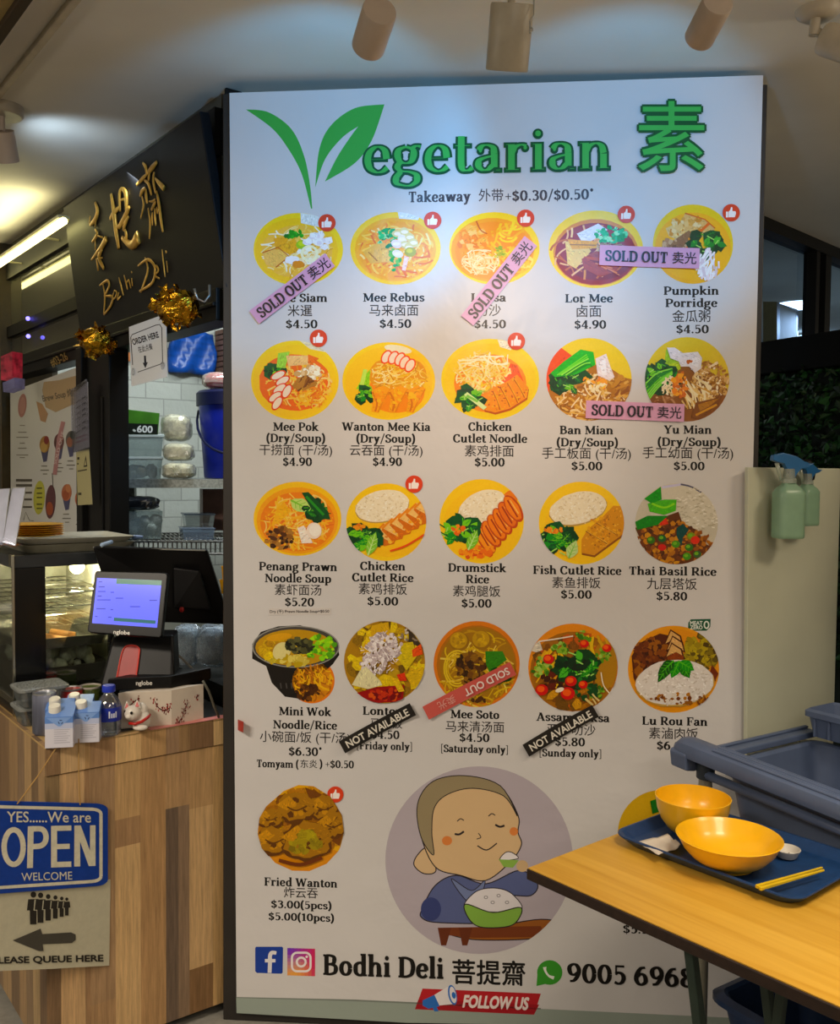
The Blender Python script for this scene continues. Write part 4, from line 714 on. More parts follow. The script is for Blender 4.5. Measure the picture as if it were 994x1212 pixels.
d = Dish(800.5, 620, 49, 48, 'c5beae'); d.e(.2, -.5, .9, .7, 'cfc8b8'); d.stroke([(.1, -.98), (.35, -.92), (.6, -.78)], .05, '58566a'); d.stroke([(-.35, -.9), (.1, -.97)], .06, 'c9c4dc')
for i in range(140): px, py = d.inel(.4, -.3, .6, .6); d.stroke([(px, py), (px + .07, py + R.uniform(-.04, .04))], .03, R.choice(['dcd6c8', 'bdb5a2', 'e6e1d6', 'b0a894']), False)
d.poly([(-1, .1), (-.5, -.1), (.05, -.3), (.15, .0), (.5, .15), (.7, .5), (.95, .6), (.4, 1), (-.6, 1)], '5c3514'); d.chunks(190, -.25, .45, .72, .55, ['8a5420', 'a96f30', '6a3c14', 'b98040', '4a2a0e', 'c58f4c'], .04, .09); d.chunks(40, .5, .55, .35, .35, ['8a5420', 'a96f30', '6a3c14'], .04, .09)
for x, y, c in ((-.62, .4, '3f6a24'), (-.35, .36, '2a5a30'), (-.02, .5, '4f8a2c'), (.3, .58, '3b6a2c'), (.25, .8, '4f8a2c'), (.35, .3, '7a8a3a'), (.5, .75, '3f5a34')): d.e(x, y, .1, .09, c); d.e(x - .02, y - .02, .05, .04, '76a84a')
d.e(-.35, .58, .1, .08, 'bf3e1e'); d.e(.45, .4, .11, .1, 'cf4a1c'); d.poly([(-.42, -.1), (-.25, -.15), (-.2, .0), (-.4, .05)], 'c84a20'); d.poly([(.0, .1), (.15, .0), (.3, .15), (.15, .35), (.12, .55), (.0, .3)], '1c4440'); d.poly([(-1, -.05), (-.7, -.2), (-.2, -.2), (-.45, .02), (-.95, .15)], '2f7d2a'); d.poly([(-.7, -.5), (-.3, -.6), (.0, -.6), (-.02, -.32), (-.3, -.22), (-.65, -.3)], '5fb032'); d.poly([(-.78, -.62), (-.38, -.92), (-.36, -.6), (-.6, -.5)], '3a8f2c'); d.stroke([(-.6, -.5), (-.3, -.4), (-.05, -.5)], .05, '94d35c'); d.done()
# --- fourth row
ml = [(-1.0, -.5), (-.8, -.82), (-.4, -.97), (.1, -1), (.55, -.85), (.95, -.5), (1.0, -.2), (.85, .05), (.62, .3), (.45, .75), (.2, 1), (-.25, .92), (-.55, .55), (-.68, .1), (-1, -.1)]
d = Dish(350, 784, 51.5, 44, '1a1613', ml); d.clip = None
d.poly([(x, y) for x, y in ml], '1b1714'); d.e(0, -.42, 1.0, .56, '45423f'); d.stroke(ellpts(0, -.42, .99, .55, n=36), .03, '8f8d88', False, closed=True); d.e(-.03, -.4, .9, .49, 'b8912c'); d.chunks(50, -.3, -.35, .55, .35, ['c9a83c', 'd9bd5a', 'a8822a', 'bfae5c'], .06, .14); d.e(-.32, -.3, .2, .25, 'd9cf9a', 20); d.e(-.38, -.68, .3, .1, 'd0a01e', -10); d.chunks(55, .58, -.38, .34, .34, ['7cb81c', '94cf30', '5f9a14', 'b0dc54'], .05, .1); d.chunks(70, .1, -.45, .32, .2, ['2a2a1c', '4a4a30', '1a1a12', '5c5a3c'], .04, .1); d.chunks(40, .0, -.05, .4, .12, ['c7b568', 'd9c97c', 'b59d48'], .05, .1)
for x in (-.35, -.22, -.1): d.stroke([(x, .55), (x + .02, .7)], .03, '4a4644', False)
d.done()
d = Dish(369, 805.5, 27, 27, 'd9821c'); d.e(.02, .02, .88, .88, 'c98a24'); d.noodles(90, .02, 0, .85, .85, ['d9a23c', 'c5862a', 'e3b556', 'a86a1c'], .5, .06, 1, 70); d.chunks(34, -.15, .5, .5, .35, ['4a2c10', '3a200a', '6a431a'], .06, .16); d.done()
d = Dish(455, 783.5, 48, 48.5, 'a8812c'); d.chunks(120, 0, 0, .95, .95, ['c7a52c', 'd9bd3e', '8a6c2c', 'b5962e', '6a5226', 'e0c85c'], .08, .2); d.poly([(-.3, -.9), (.1, -.98), (.15, -.6), (-.2, -.3), (-.6, -.2)], 'cfa823'); d.poly([(-.45, -.75), (-.35, -.8), (-.25, -.35), (-.45, -.3)], 'e0c030'); d.poly([(.6, -.85), (1, -.3), (.6, -.5)], '3a3024'); d.chunks(30, .6, -.6, .25, .25, ['c9bfb5', '463a2c', '8a7a68'], .02, .06); d.poly([(.35, -.45), (.7, -.5), (.8, -.15), (.55, .2), (.4, .0)], 'cfb92c'); d.poly([(.68, -.3), (.9, -.45), (.95, -.2), (.7, -.12)], 'd9622c'); d.poly([(.5, .3), (.95, .1), (1, .4), (.7, .6)], 'cfae38'); d.chunks(160, .0, -.38, .42, .35, ['d9cfd0', 'c3b5b6', 'efe8e8', 'a8999a', 'e6dcdc'], .03, .08); d.chunks(100, -.28, .05, .3, .25, ['d9cfd0', 'c3b5b6', 'efe8e8', 'b0a0a0'], .03, .07)
for i in range(60): px, py = d.inel(-.1, -.2, .5, .5); d.stroke([(px, py), (px + R.uniform(-.1, .1), py + R.uniform(-.1, .1))], .018, R.choice(['f7f0ee', 'e3d8d8']), False)
d.poly([(-.8, .55), (-.6, .2), (-.45, .1), (-.1, .45), (-.05, .55), (-.4, .65)], 'dcd5b0'); d.poly([(-.7, .75), (-.2, .6), (.5, .55), (.45, .95), (-.3, 1)], '8f2a12'); d.chunks(30, .05, .78, .4, .12, ['b5451c', '6a1a0c', 'c9602c'], .04, .1); d.poly([(.15, .35), (.35, .4), (.5, .7), (.35, .72)], 'd9b640'); d.poly([(.3, .3), (.5, .25), (.55, .45), (.38, .45)], 'cf4e20'); d.done()
d = Dish(564, 786, 51, 51, 'cf7f16'); d.e(0, .02, .93, .92, 'a86f1e'); d.e(.02, .02, .88, .88, '9c742a'); d.noodles(120, 0, .1, .85, .85, ['d1b254', 'b8923a', 'e0c878', '9c742a', 'c7a548'], .6, .035, 1.3)
for x, y in ((-.4, -.52), (.12, -.55)): d.e(x, y, .23, .22, '8f6a1e'); d.e(x - .02, y - .03, .2, .19, 'b8933e'); d.chunks(14, x - .02, y - .03, .16, .15, ['a37f30', 'caa650'], .03, .06)
for r in (.55, .47, .39): d.ring(-.45, .1, r * .55, r * .75, .035, R.choice(['d9bd62', 'c9a848']), 60, 300)
d.chunks(90, -.12, .1, .34, .38, ['4a2e14', '6a4622', '33200c', '85602f'], .04, .1); d.poly([(.2, -.3), (.6, -.3), (.7, -.1), (.5, .05), (.3, .2), (.22, .0)], '3f7a22'); d.greens(.5, .35, .25, 7, '1d4a16', '3a7422', '5c9a36'); d.chunks(10, .05, .85, .15, .06, ['4a2e14'], .04, .08); d.done()
d = Dish(678, 790, 53, 52, 'd98f1a'); d.e(0, .1, .96, .92, '9c6a20'); d.chunks(90, 0, .1, .88, .8, ['a8742a', 'c1913a', '7a4f1c', 'b5602a', '6a4a22'], .08, .2); d.poly([(-1, -.4), (-.75, -.62), (-.68, -.4), (-.82, -.35)], 'd3cbbd'); d.stroke([(-.75, -.6), (-.4, -.65), (.0, -.72)], .03, 'e6dccb'); d.e(.7, -.05, .28, .55, 'a67c34'); d.noodles(26, -.5, .1, .4, .5, ['d9a838', 'e3bd58', 'c9902c'], .7, .05, .4, -60); d.noodles(14, .5, -.5, .3, .3, ['dcb848', 'c9a03a'], .6, .05, .4, 80)
for x, y in ((-.3, -.42), (-.65, -.1), (.2, -.7), (-.75, .1), (.7, -.3), (.55, .55)): d.chunks(22, x, y, .2, .14, ['5f8a36', '86a850', '3f6a28', 'a3bf6c'], .03, .07)
d.chunks(40, -.2, .25, .5, .3, ['3a1a10', '5c2416', '2a140c'], .05, .12); d.greens(.12, -.02, .42, 18, '0c3a1a', '2a7a30', '5fb04e'); d.chunks(30, .0, -.1, .4, .12, ['131f14', '0e2a16'], .05, .1); d.chunks(16, .3, .45, .35, .25, ['2f6a34', '14401f'], .05, .12)
for x, y, r in ((-.05, .3, .13), (.22, .38, .1), (-.12, .58, .16), (-.7, .5, .14), (-.55, -.2, .12), (.25, -.55, .1), (.75, -.45, .1)): d.e(x, y, r, r * .9, 'c23a14'); d.e(x - .02, y - .02, r * .6, r * .5, 'e36a2c')
d.e(-.3, .5, .1, .05, 'e9e0cf', -20); d.stroke([(.62, .1), (.68, .4), (.85, .62)], .025, 'e9dfc8'); d.noodles(10, .45, .7, .2, .15, ['e6d9ae', 'd3c08a'], .4, .04, .4, 50); d.done()
d = Dish(797, 792, 54, 51.5, 'd99a1c'); d.e(0, .02, .96, .95, 'd6931a'); d.poly([(-.92, -.3), (-.75, -.6), (-.3, -.82), (.0, -.75), (.1, -.2), (-.4, .2), (-.75, .5), (-.88, .2)], '4f2610'); d.chunks(150, -.45, -.2, .45, .5, ['5f3014', '7a451e', '3c1c0a', '8f5a2c', '6a3818'], .04, .12); d.chunks(120, .6, -.35, .36, .45, ['7a6a1c', '94822a', '5a4c16', '4a3a14', 'a89638'], .05, .11); d.poly([(.85, -.1), (.98, .1), (.8, .5), (.6, .6)], '6a3214')
for x, y in ((-.02, -.72), (.02, -.58), (.0, -.42)): d.poly([(x - .18, y + .15), (x - .05, y - .2), (x + .18, y - .05), (x + .24, y + .2), (x + .05, y + .1)], '4a2210'); d.poly([(x - .16, y + .13), (x - .04, y - .16), (x + .15, y - .03), (x + .2, y + .16), (x + .02, y + .02)], 'cfa877')
d.poly([(-.15, -.28), (.05, -.4), (.22, -.3), (.2, -.12), (-.1, -.12)], '7d3f18'); d.rice(.02, .3, .85, .52, -4, 'dcd5cf', ('e8e3de', 'd0c8c0', 'f2eeea', 'c4bab0'), 240); d.chunks(50, .15, .68, .65, .12, ['8a5a2c', 'a8743c', '6a3c18', 'd9cfc4'], .02, .06)
for a in ((-.35, .3, -.05, -.2), (-.05, .2, .12, -.2), (.35, .2, .15, -.15), (.45, .02, .12, -.18), (-.3, .1, .0, -.2)): d.leaf(a[2], a[3], a[0], a[1], .13, R.choice(['1f6a22', '2f8a2c', '17521c']), '5fae44')
d.done()
# --- fifth row
d = Dish(356, 980, 51, 51.5, 'd9a81c', [(-1, .1), (-.95, -.25), (-.8, -.5), (-.4, -.85), (-.05, -.99), (.3, -.96), (.7, -.72), (.95, -.3), (1, .1), (.9, .5), (.6, .82), (.2, .99), (-.2, .98), (-.6, .8), (-.9, .45)][::1])
d.e(.1, .7, .9, .3, 'cf8f22'); d.chunks(60, 0, -.15, .9, .7, ['9c6a1c', 'b07c26', '7c5014', 'c08c34'], .12, .28); d.poly([(.1, -.95), (.7, -.7), (1, 0), (.9, .4), (.6, .2), (.3, -.4)], '6e4410')
def wanton(x, y, r, c, dk, lt): d.e(x, y + .06, r * 1.02, r * .8, dk, 0, .12); d.e(x, y, r, r * .75, c, 0, .14); d.chunks(16, x, y + r * .1, r * .7, r * .5, [lt, c, dk], r * .1, r * .25); d.poly([(x - r * 1.1, y - r * .1), (x - r * .4, y - r * .6), (x, y - r * .2), (x - r * .5, y + r * .2)], lt); d.poly([(x + r * 1.1, y - r * .2), (x + r * .5, y - r * .7), (x + r * .1, y - r * .2), (x + r * .6, y + r * .25)], c); d.stroke([(x - r * .5, y), (x, y + r * .2), (x + r * .6, y - r * .05)], r * .08, dk)
for w in ((.55, -.5, .35), (-.1, -.5, .42), (-.7, -.25, .28), (.75, -.1, .35), (-.62, .25, .4), (.15, .25, .55)): wanton(*w, '9f741f', '5c3a0e', 'bd8c32')
d.chunks(30, .1, .3, .4, .25, ['8a7a2a', '9c8a34', '7c6a20', 'a89844'], .06, .14); d.stroke([(-.5, .72), (.0, .82), (.5, .66)], .08, '6a3a0c'); d.done()
d = Dish(782, 986, 51, 51, 'c9a51a'); d.e(.1, .3, .8, .7, 'b58c2a'); d.chunks(60, .2, .3, .7, .6, ['9c6a1c', 'b07c26', 'c08c34'], .1, .2); d.poly([(-.25, -.75), (-.1, -.8), (-.05, -.5), (-.2, -.45)], '2c6a2c'); d.done()
for x, y in ((387, 264), (512, 261), (622, 258.5), (741, 254), (865, 252), (377, 400.5), (611, 404), (490, 573)): badge(x, y)
badge(397, 940, 9.6)
# --- round illustration: a plainly drawn person eating rice at a low table
k = Ink(ph, 2.2e-4, 6e-6); k.ell(567, 1018, 111, 111, 'b9aeb8', n=64); k.clip = ellpts(567, 1018, 111, 111, n=64); LN = '2b2226'
def shape(pts, col, w=1.3):
    q = catmull(pts, 6, True)[:-1]; k.poly(q, col); k.stroke(q, w, LN, False, closed=True)
shape([(575, 1098), (640, 1088), (668, 1096), (640, 1110), (560, 1112), (522, 1100)], '9c5a1e'); k.poly([(520, 1098), (640, 1096), (645, 1109), (560, 1110), (522, 1106)], '7a3a18')
for x in (525, 550): k.poly([(x - 7, 1098), (x + 9, 1098), (x + 3, 1119), (x - 3, 1119)], '6a3016')
shape([(500, 1075), (515, 1048), (540, 1036), (575, 1046), (615, 1030), (636, 1046), (628, 1060), (600, 1062), (590, 1090), (520, 1092), (499, 1086)], '5a6494')
shape([(534, 1040), (558, 1054), (574, 1042), (566, 1066), (552, 1066)], '7380ac', 1)
k.ell(510, 1076, 12, 14, '39437a')
shape([(506, 1004), (494, 1012), (490, 1024), (502, 1034), (516, 1030)], 'd9b88c')
shape([(498, 988), (497, 950), (514, 926), (550, 919), (592, 932), (613, 965), (613, 985), (617, 1000), (604, 1020), (575, 1042), (545, 1036), (515, 1026)], 'dcb98a')
shape([(498, 990), (494, 952), (512, 925), (550, 918), (592, 930), (612, 966), (596, 942), (560, 933), (530, 940), (514, 956), (511, 985), (513, 1012)], '9a8a68', 1.1)
for a, b in (((538, 987), (549, 984)), ((586, 976), (597, 977))): k.stroke([a, ((a[0] + b[0]) / 2, (a[1] + b[1]) / 2 + 2), b], 2.4, LN)
for a, b in (((541, 972), (549, 971)), ((578, 966), (586, 965))): k.stroke([a, ((a[0] + b[0]) / 2, a[1] - 3), b], 1.2, LN)
k.ell(529, 995, 6, 5.5, 'e0843e'); k.ell(608, 984, 5, 5, 'e0843e'); k.stroke([(565, 1001), (576, 1006), (588, 998)], 1.5, LN); k.stroke([(566, 986), (569, 991), (564, 993)], 1.0, LN)
shape([(592, 1018), (598, 1009), (606, 1009), (613, 1016)], 'efe8ea', 1); k.poly([(590, 1017), (614, 1018), (607, 1027), (596, 1026)], '8fb94e'); k.ell(618, 1025, 7, 7, 'd3b184')
shape([(552, 1076), (562, 1056), (585, 1051), (606, 1058), (615, 1078)], 'e6e0e4', 1.1)
shape([(551, 1070), (583, 1080), (616, 1074), (612, 1090), (598, 1097), (568, 1097), (554, 1086)], '86b446')
for x, y in ((575, 1062), (590, 1060), (583, 1068), (600, 1068)): k.ring(x, y, 2, 1.6, .8, '8a8488')
k.clip = None; k.build('eating_illustration', poster)
# ------------------------------------------------------------------ paper strips stuck over the poster
def strip(name, label, group, c0, c1, w, col, txts, lift=(0.0045, 0.0075), cat='sticker'):
    """strip along the pixel segment c0-c1, height w; txts: (fraction, text, font, width, height, colour, bold, flip)"""
    dx, dy = c1[0] - c0[0], c1[1] - c0[1]; L = hypot(dx, dy); ux, uy = dx / L, dy / L; rot = math.degrees(atan2(dy, dx))
    P = lambda t, v: (c0[0] + ux * t * L - uy * v, c0[1] + uy * t * L + ux * v)
    lf = lambda t: lift[0] + (lift[1] - lift[0]) * (2 * t - 1) ** 2
    g = G(); n = 10; top = [ph(*P(i / n, -w / 2), lf(i / n)) for i in range(n + 1)]; bot = [ph(*P(i / n, w / 2), lf(i / n)) for i in range(n + 1)]
    back = PN * -0.0008
    vs = top + bot + [p + back for p in top] + [p + back for p in bot]; m = n + 1; fs = []
    for i in range(n): fs += [(i, i + 1, m + i + 1, m + i), (2 * m + i, 3 * m + i, 3 * m + i + 1, 2 * m + i + 1), (i, 2 * m + i, 2 * m + i + 1, i + 1), (m + i, m + i + 1, 3 * m + i + 1, 3 * m + i)]
    fs += [(0, m, 3 * m, 2 * m), (n, 2 * m + n, 3 * m + n, m + n)]
    g.add(vs, fs, 0, lin(col)); o = g.build(name, ink_mat('strip_paper', 0.35, crumple=0.0), ink=True); tag(o, label, cat, group)
    k = Ink(lambda x, y, off: ph(x, y, off + lift[1] + 0.0002), 1e-4, 1e-5)
    for f, t, kind, tw, th, tc, b, flip in txts:
        x, y = P(f, 0); r = rot + (180 if flip else 0)
        if kind == 'serif': serif(k, t, x + -sin(radians(r)) * th * .36, y + cos(radians(r)) * th * .36, th, tc, tw, rot=r)
        else: sans(k, t, x, y, tw, tc, th, b, rot=r)
    k.build('lettering', o, ink_mat('strip_paper', 0.35, crumple=0.0)); return o
PK, DK = 'e0a3c8', '241c22'
GP = 'pink sold out strips on the menu poster'
def sold(label, c0, c1, w=19): strip('sold_out_strip', label, GP, c0, c1, w, PK, [(.37, 'SOLD OUT', 'serif', .63 * hypot(c1[0] - c0[0], c1[1] - c0[1]), 19, DK, 0, 0), (.85, '卖光', 'sans', 28, 14, DK, .006, 0)])
sold('pink SOLD OUT strip stuck slantwise over the Mee Siam picture', (301.5, 376), (391, 308))
sold('pink SOLD OUT strip stuck slantwise over the Laksa picture', (553, 380), (628, 286))
sold('pink SOLD OUT strip stuck level across the Lor Mee and Pumpkin Porridge pictures', (709, 302.5), (827, 306.5), 24)
sold('pink SOLD OUT strip stuck level across the Ban Mian and Yu Mian pictures', (693, 484.5), (809, 489), 21)
for lab, a, b in (('black NOT AVAILABLE strip stuck slantwise over the Lontong price', (405.5, 883), (489, 838)), ('black NOT AVAILABLE strip stuck slantwise over the Assam Laksa price', (622, 887), (704, 840))):
    strip('not_available_strip', lab, 'black not available strips on the menu poster', a, b, 16, '26221f', [(.5, 'NOT AVAILABLE', 'sans', 82, 8.6, 'e9e2d6', .022, 0)], (0.005, 0.013))
strip('sold_out_strip', 'red SOLD OUT strip stuck upside down over the Mee Soto picture', None, (504, 843), (607, 790), 17, 'cf5a50', [(.7, 'SOLD OUT', 'sans', 58, 8.5, 'f0ddd6', .022, 1), (.24, '卖光', 'sans', 22, 10, 'e2a79c', .0, 1)], (0.005, 0.011))
k0 = strip('price_note_strip', 'tiny white printed price note pasted under the Penang Prawn Noodle Soup price', None, (318, 724), (391, 723.6), 8, 'd8d1cd', [(.5, 'Dry (干) Prawn Noodle Soup+$0.50', 'sans', 70, 4.6, '201a18', .01, 0)], (0.001, 0.0015), 'label')
# red tab of tape bent over the end of the counter
# ------------------------------------------------------------------ shop front: header, posts, glass, sign
g = G(); g.obox(FP(0.0, -0.01, 0), E2 * 0.012, E1 * 0.05, (0, 0, CEIL)); struct(g.build('trim_4', m_black, bevel=0.003))
g = G(); g.obox(FP(0.0, -0.04, 1.962), E2 * 2.9, E1 * 0.08, (0, 0, 0.09)); g.obox(FP(0.0, -0.05, 2.0), E2 * 2.9, E1 * 0.012, (0, 0, 0.012)); struct(g.build('trim_5', m_black, bevel=0.003))
g = G(); g.obox(FP(0.80, -0.06, 0.6), E2 * 0.10, E1 * 0.07, (0, 0, 1.40)); g.obox(FP(0.905, -0.03, 0.6), E2 * 0.22, E1 * 0.05, (0, 0, 1.40)); g.obox(FP(1.13, -0.05, 0.6), E2 * 0.06, E1 * 0.07, (0, 0, 1.40))
g.obox(FP(0.855, -0.068, 1.2), E2 * 0.008, E1 * 0.01, (0, 0, 0.6)); struct(g.build('trim_6', m_black, bevel=0.003))
g = G(); g.obox(FP(2.30, -0.05, 0.6), E2 * 0.10, E1 * 0.08, (0, 0, 2.0)); struct(g.build('trim_7', mat('bronze_frame', '4a3f28', 0.35, 0.4), bevel=0.003))
# transom glass above the header
g = G(); g.obox(FP(0.05, 0.0, 2.05), E2 * 2.25, E1 * 0.008, (0, 0, 0.55)); wn = struct(g.build('window_2', mat('transom_reflection_grey', '55544a', 0.05, 0.0, var=.25, scale=2.5, spec=.7)))  # grey base colour stands in for the ceiling reflected in the pane
g = G(); g.obox(FP(0.05, -0.02, 2.43), E2 * 2.3, E1 * 0.04, (0, 0, 0.13)); g.obox(FP(1.2, -0.02, 2.16), E2 * 1.15, E1 * 0.03, (0, 0, 0.05)); g.build('window_frame', m_black, wn)
g = G(); a, b, c, d = [fhit(*q, -0.02) for q in ((255, 165), (263, 138), (263, 262), (257, 258))]
# LED tubes along the top of the transom
def led_tube(label, s0, s1, t, z, r):
    L0, L1 = FP(s0, t, z), FP(s1, t, z); led = thing('led_strip', label, 'light', (L0 + L1) / 2, None)
    g = G(); g.obox(L0 - E1 * r * 1.5 + V((0, 0, r * .6)), E2 * (s1 - s0), E1 * r * 3, (0, 0, r * .8))
    for q in (.35, .9, 1.6): g.obox(FP(s0 + q, t, z + r * .6), E2 * .012, E1 * (-t), (0, 0, .006))
    g.build('channel', mat('led_channel', 'b9b28a', 0.4), led)
    g = G(); g.tube([L0, L1], r, 10); g.build('diffuser', mat('led_yellow', 'fff3a0', 0.4, var=0.0, emit=7.0), led)
led_tube('glowing yellow LED strip along the ceiling edge left of the black sign', 1.126, 3.4, -.108, 2.45, .014)
for s in (1.7, 2.6): light('led_glow', 'AREA', FP(s, -0.14, CEIL - 0.13), FP(s, -0.4, CEIL + 0.1), 2.6, (1.0, 0.92, 0.50), 0.7, 0.05)
# black sign with gold brush lettering, leaning out at the top
sBR, sBL = fhit(268, 340, 0.03), fhit(95, 397, 0.03); sTR, sTL = atz(235, 130, 2.535), atz(75, 245, 2.535)
SN = (sBL - sBR).cross(sTR - sBR); SIGN = Plane(sBR, SN); sh = SIGN.hit
c4s = [sh(95, 397), sh(268, 340), sh(236, 131), sh(75, 246)]
g = G(); g.prism(c4s, -SIGN.n * 0.03); sign = g.build('shop_sign', mat('sign_black', '0b0c10', 0.45, var=0.1, scale=5, spec=.3), bevel=0.003); tag(sign, 'black signboard with gold brush lettering hung at a tilt over the stall opening', 'sign')
m_gold = mat('gold_letter', 'e2b04a', 0.3, 0.45, var=0.25, scale=30)
def brush(pts, w, tr, name=None):
    """raised gold stroke: pts in crop pixels, tr = (x0, y0, scale) of that crop; w in crop pixels"""
    q = [(tr[0] + x / tr[2], tr[1] + y / tr[2]) for x, y in pts]; ws = w if isinstance(w, (list, tuple)) else [w * .55] + [w] * (len(q) - 2) + [w * .7]
    r = catmull([(x, y, ww / tr[2]) for (x, y), ww in zip(q, ws)], 5)
    P3 = [sh(x, y, 0.004) for x, y, _ in r]; d = (P3[0] - EYE).length / FPX
    G_.tube(P3, [max(0.0012, z[2] / 2 * d * 1.4) for z in r], 8, 0, flat=SIGN.n)
T3, T2, T4, T0, T5 = (150, 120, 6.627), (60, 120, 6.2125), (0, 240, 6.06), (0, 0, 3.313), (90, 330, 5.2316)
G_ = G()
for p, w in (([(135, 485), (160, 520), (165, 570)], 25), ([(245, 478), (210, 520), (178, 557)], 34), ([(175, 565), (130, 610), (88, 657)], 24), ([(190, 560), (184, 590), (180, 622)], 20), ([(225, 555), (218, 600), (222, 650), (236, 722)], 20), ([(232, 605), (262, 640), (300, 682)], [14, 26, 34]), ([(148, 622), (182, 650), (203, 736)], 22), ([(155, 680), (130, 705), (115, 745)], 26), ([(160, 690), (162, 740), (170, 800)], 24), ([(128, 745), (142, 820), (118, 920)], 17), ([(243, 705), (262, 800), (280, 940), (294, 1025)], 24), ([(185, 785), (212, 785), (232, 768)], 14), ([(237, 788), (222, 815), (204, 852)], 24), ([(177, 838), (193, 950), (187, 1080)], 19), ([(210, 870), (208, 920), (212, 975)], 16), ([(228, 840), (232, 910), (238, 975)], 20), ([(245, 830), (248, 850), (251, 882)], 18)): brush(p, w, T3)
G_.build('gold_character', m_gold, sign, smooth=True); G_ = G()
for p, w in (([(440, 762), (452, 830), (460, 905), (471, 975)], 20), ([(470, 815), (452, 835), (437, 858)], 17), ([(455, 880), (468, 890), (478, 872)], 12), ([(482, 738), (474, 762), (476, 830)], 15), ([(482, 740), (498, 760), (500, 828)], 18), ([(478, 785), (495, 780)], 12), ([(512, 812), (495, 850), (472, 892)], 19), ([(508, 850), (494, 880), (489, 905)], 15), ([(495, 900), (500, 930), (488, 945)], 14), ([(484, 934), (520, 962), (548, 930)], [14, 24, 36])): brush(p, w, T0)
G_.build('gold_character', m_gold, sign, smooth=True); G_ = G()
for p, w in (([(690, 0), (708, 60), (690, 120), (655, 160)], 28), ([(655, 95), (648, 150)], 14), ([(700, 90), (690, 175)], 18), ([(690, 190), (705, 225), (670, 282)], 20), ([(770, 258), (735, 320), (664, 410)], [34, 30, 12]), ([(690, 262), (692, 340)], 16), ([(700, 235), (745, 250)], 14), ([(740, 335), (718, 395), (752, 472)], 28), ([(700, 400), (712, 487)], 22), ([(706, 400), (742, 395)], 12)): brush(p, w, T4)
G_.build('gold_character', m_gold, sign, smooth=True); G_ = G()
for p, w in (([(153, 42), (200, 12), (212, 45), (182, 108)], 13), ([(172, 28), (186, 110), (178, 222)], 13), ([(182, 108), (232, 112), (222, 165), (180, 222)], 13), ([(244, 72), (233, 120), (248, 118), (260, 86), (244, 72)], 9), ([(272, 84), (264, 128), (284, 108)], 10), ([(272, -8), (288, 50), (300, 102)], 11), ([(304, -22), (318, 30), (326, 66)], 11), ([(318, 28), (334, 10), (346, 58)], 10), ([(352, -4), (356, 44)], 11), ([(350, -44), (353, -38)], 12)): brush(p, w, T5)
for p, w in (([(573, 182), (584, 235), (556, 318)], 9), ([(545, 215), (585, 190), (612, 222), (602, 280), (552, 314)], 9), ([(612, 250), (626, 232), (616, 215), (611, 250), (630, 264)], 7), ([(640, 150), (646, 205), (652, 258)], 7), ([(658, 195), (662, 240)], 8), ([(654, 156), (657, 162)], 10)): brush(p, w, (0, 250, 3.313))
G_.build('gold_script', m_gold, sign, smooth=True)
# gold foil rosettes under the sign
m_foil = mat('gold_foil', 'b98a22', 0.16, 1.0, var=0.4, scale=60, bump=0.9, bscale=45)
def rosette(label, px, py, rx, ry):
    rr = random.Random(int(px)); c = fhit(px, py, 0.125); d = (c - EYE).length / FPX; t = thing('foil_rosette', label, 'decoration', c + V((0, 0, -ry * d)), 'gold foil rosettes under the sign')
    g = G(); g.ball(c, (rx * d * .82, 0.045, ry * d * .85), 18, 11, jig=0.10, rnd=rr); g.build('puff', m_foil, t)
    g = G()
    for i in range(34):
        a, b = rr.uniform(0, 2 * pi), rr.uniform(-1, 1); s = sqrt(1 - b * b); o = V((cos(a) * s * rx * d, sin(a) * s * 0.05, b * ry * d)); w = V((rr.uniform(-1, 1), rr.uniform(-1, 1), rr.uniform(-1, 1))) * 0.02; w2 = V((rr.uniform(-1, 1), rr.uniform(-1, 1), rr.uniform(-1, 1))) * 0.018
        g.prism([c + o * .7, c + o * .95 + w, c + o * 1.04, c + o * .95 + w2], o.normalized() * 0.002)
    g.build('foil_loop', m_foil, t)
rosette('larger crumpled gold foil rosette under the sign right of the order paper', 210, 364, 29, 24)
rosette('smaller crumpled gold foil rosette at the top of the black post', 114, 404, 21.5, 18)
# hanging paper: ORDER HERE
PO = Plane(fhit(175, 420, 0.06), FACADE.n + V((0.12, 0, 0))); oh = PO.hit
g = G(); q = [(152.5, 387), (190, 373.5), (196.5, 382), (198, 446), (155.5, 457.5)]; g.prism([oh(*p) for p in q], -PO.n * 0.0015, col=lin('eef3fb'))
op = g.build('order_notice', ink_mat('notice_paper', 0.25, crumple=0.0), ink=True); tag(op, 'white ORDER HERE notice with a down arrow hanging under the sign', 'notice')
k = Ink(oh, 2e-4, 1e-5); k.stroke([(157, 432), (154.8, 399), (156.5, 396), (184, 385), (189, 384), (191.5, 388), (192.5, 428), (190, 431), (163, 440.5)], .9, '2a2e44', False)
sans(k, 'ORDER HERE', 172, 400.5, 32, '23283c', 7, .03, rot=-17); sans(k, '在此点餐', 172, 412, 17, '2c3044', 7.5, .01, rot=-14); k.stroke([(171.5, 421), (172, 430)], 2.4, '20253a', False); k.poly([(169, 429.5), (175, 428.5), (172.2, 436)], '20253a'); k.build('printing', op, ink_mat('notice_paper', 0.25, crumple=0.0))
g = G()
for x, y in ((159.5, 440), (194.5, 433)): g.lathe(oh(x, y, 0.004), [(0.011, 0), (0.012, 0.002)], 14, M=PO.n.to_track_quat('Z', 'Y').to_matrix())
g.build('suction_disc', glass('clear_plastic', 'f4f8ff', 0.2, 0.1), op)
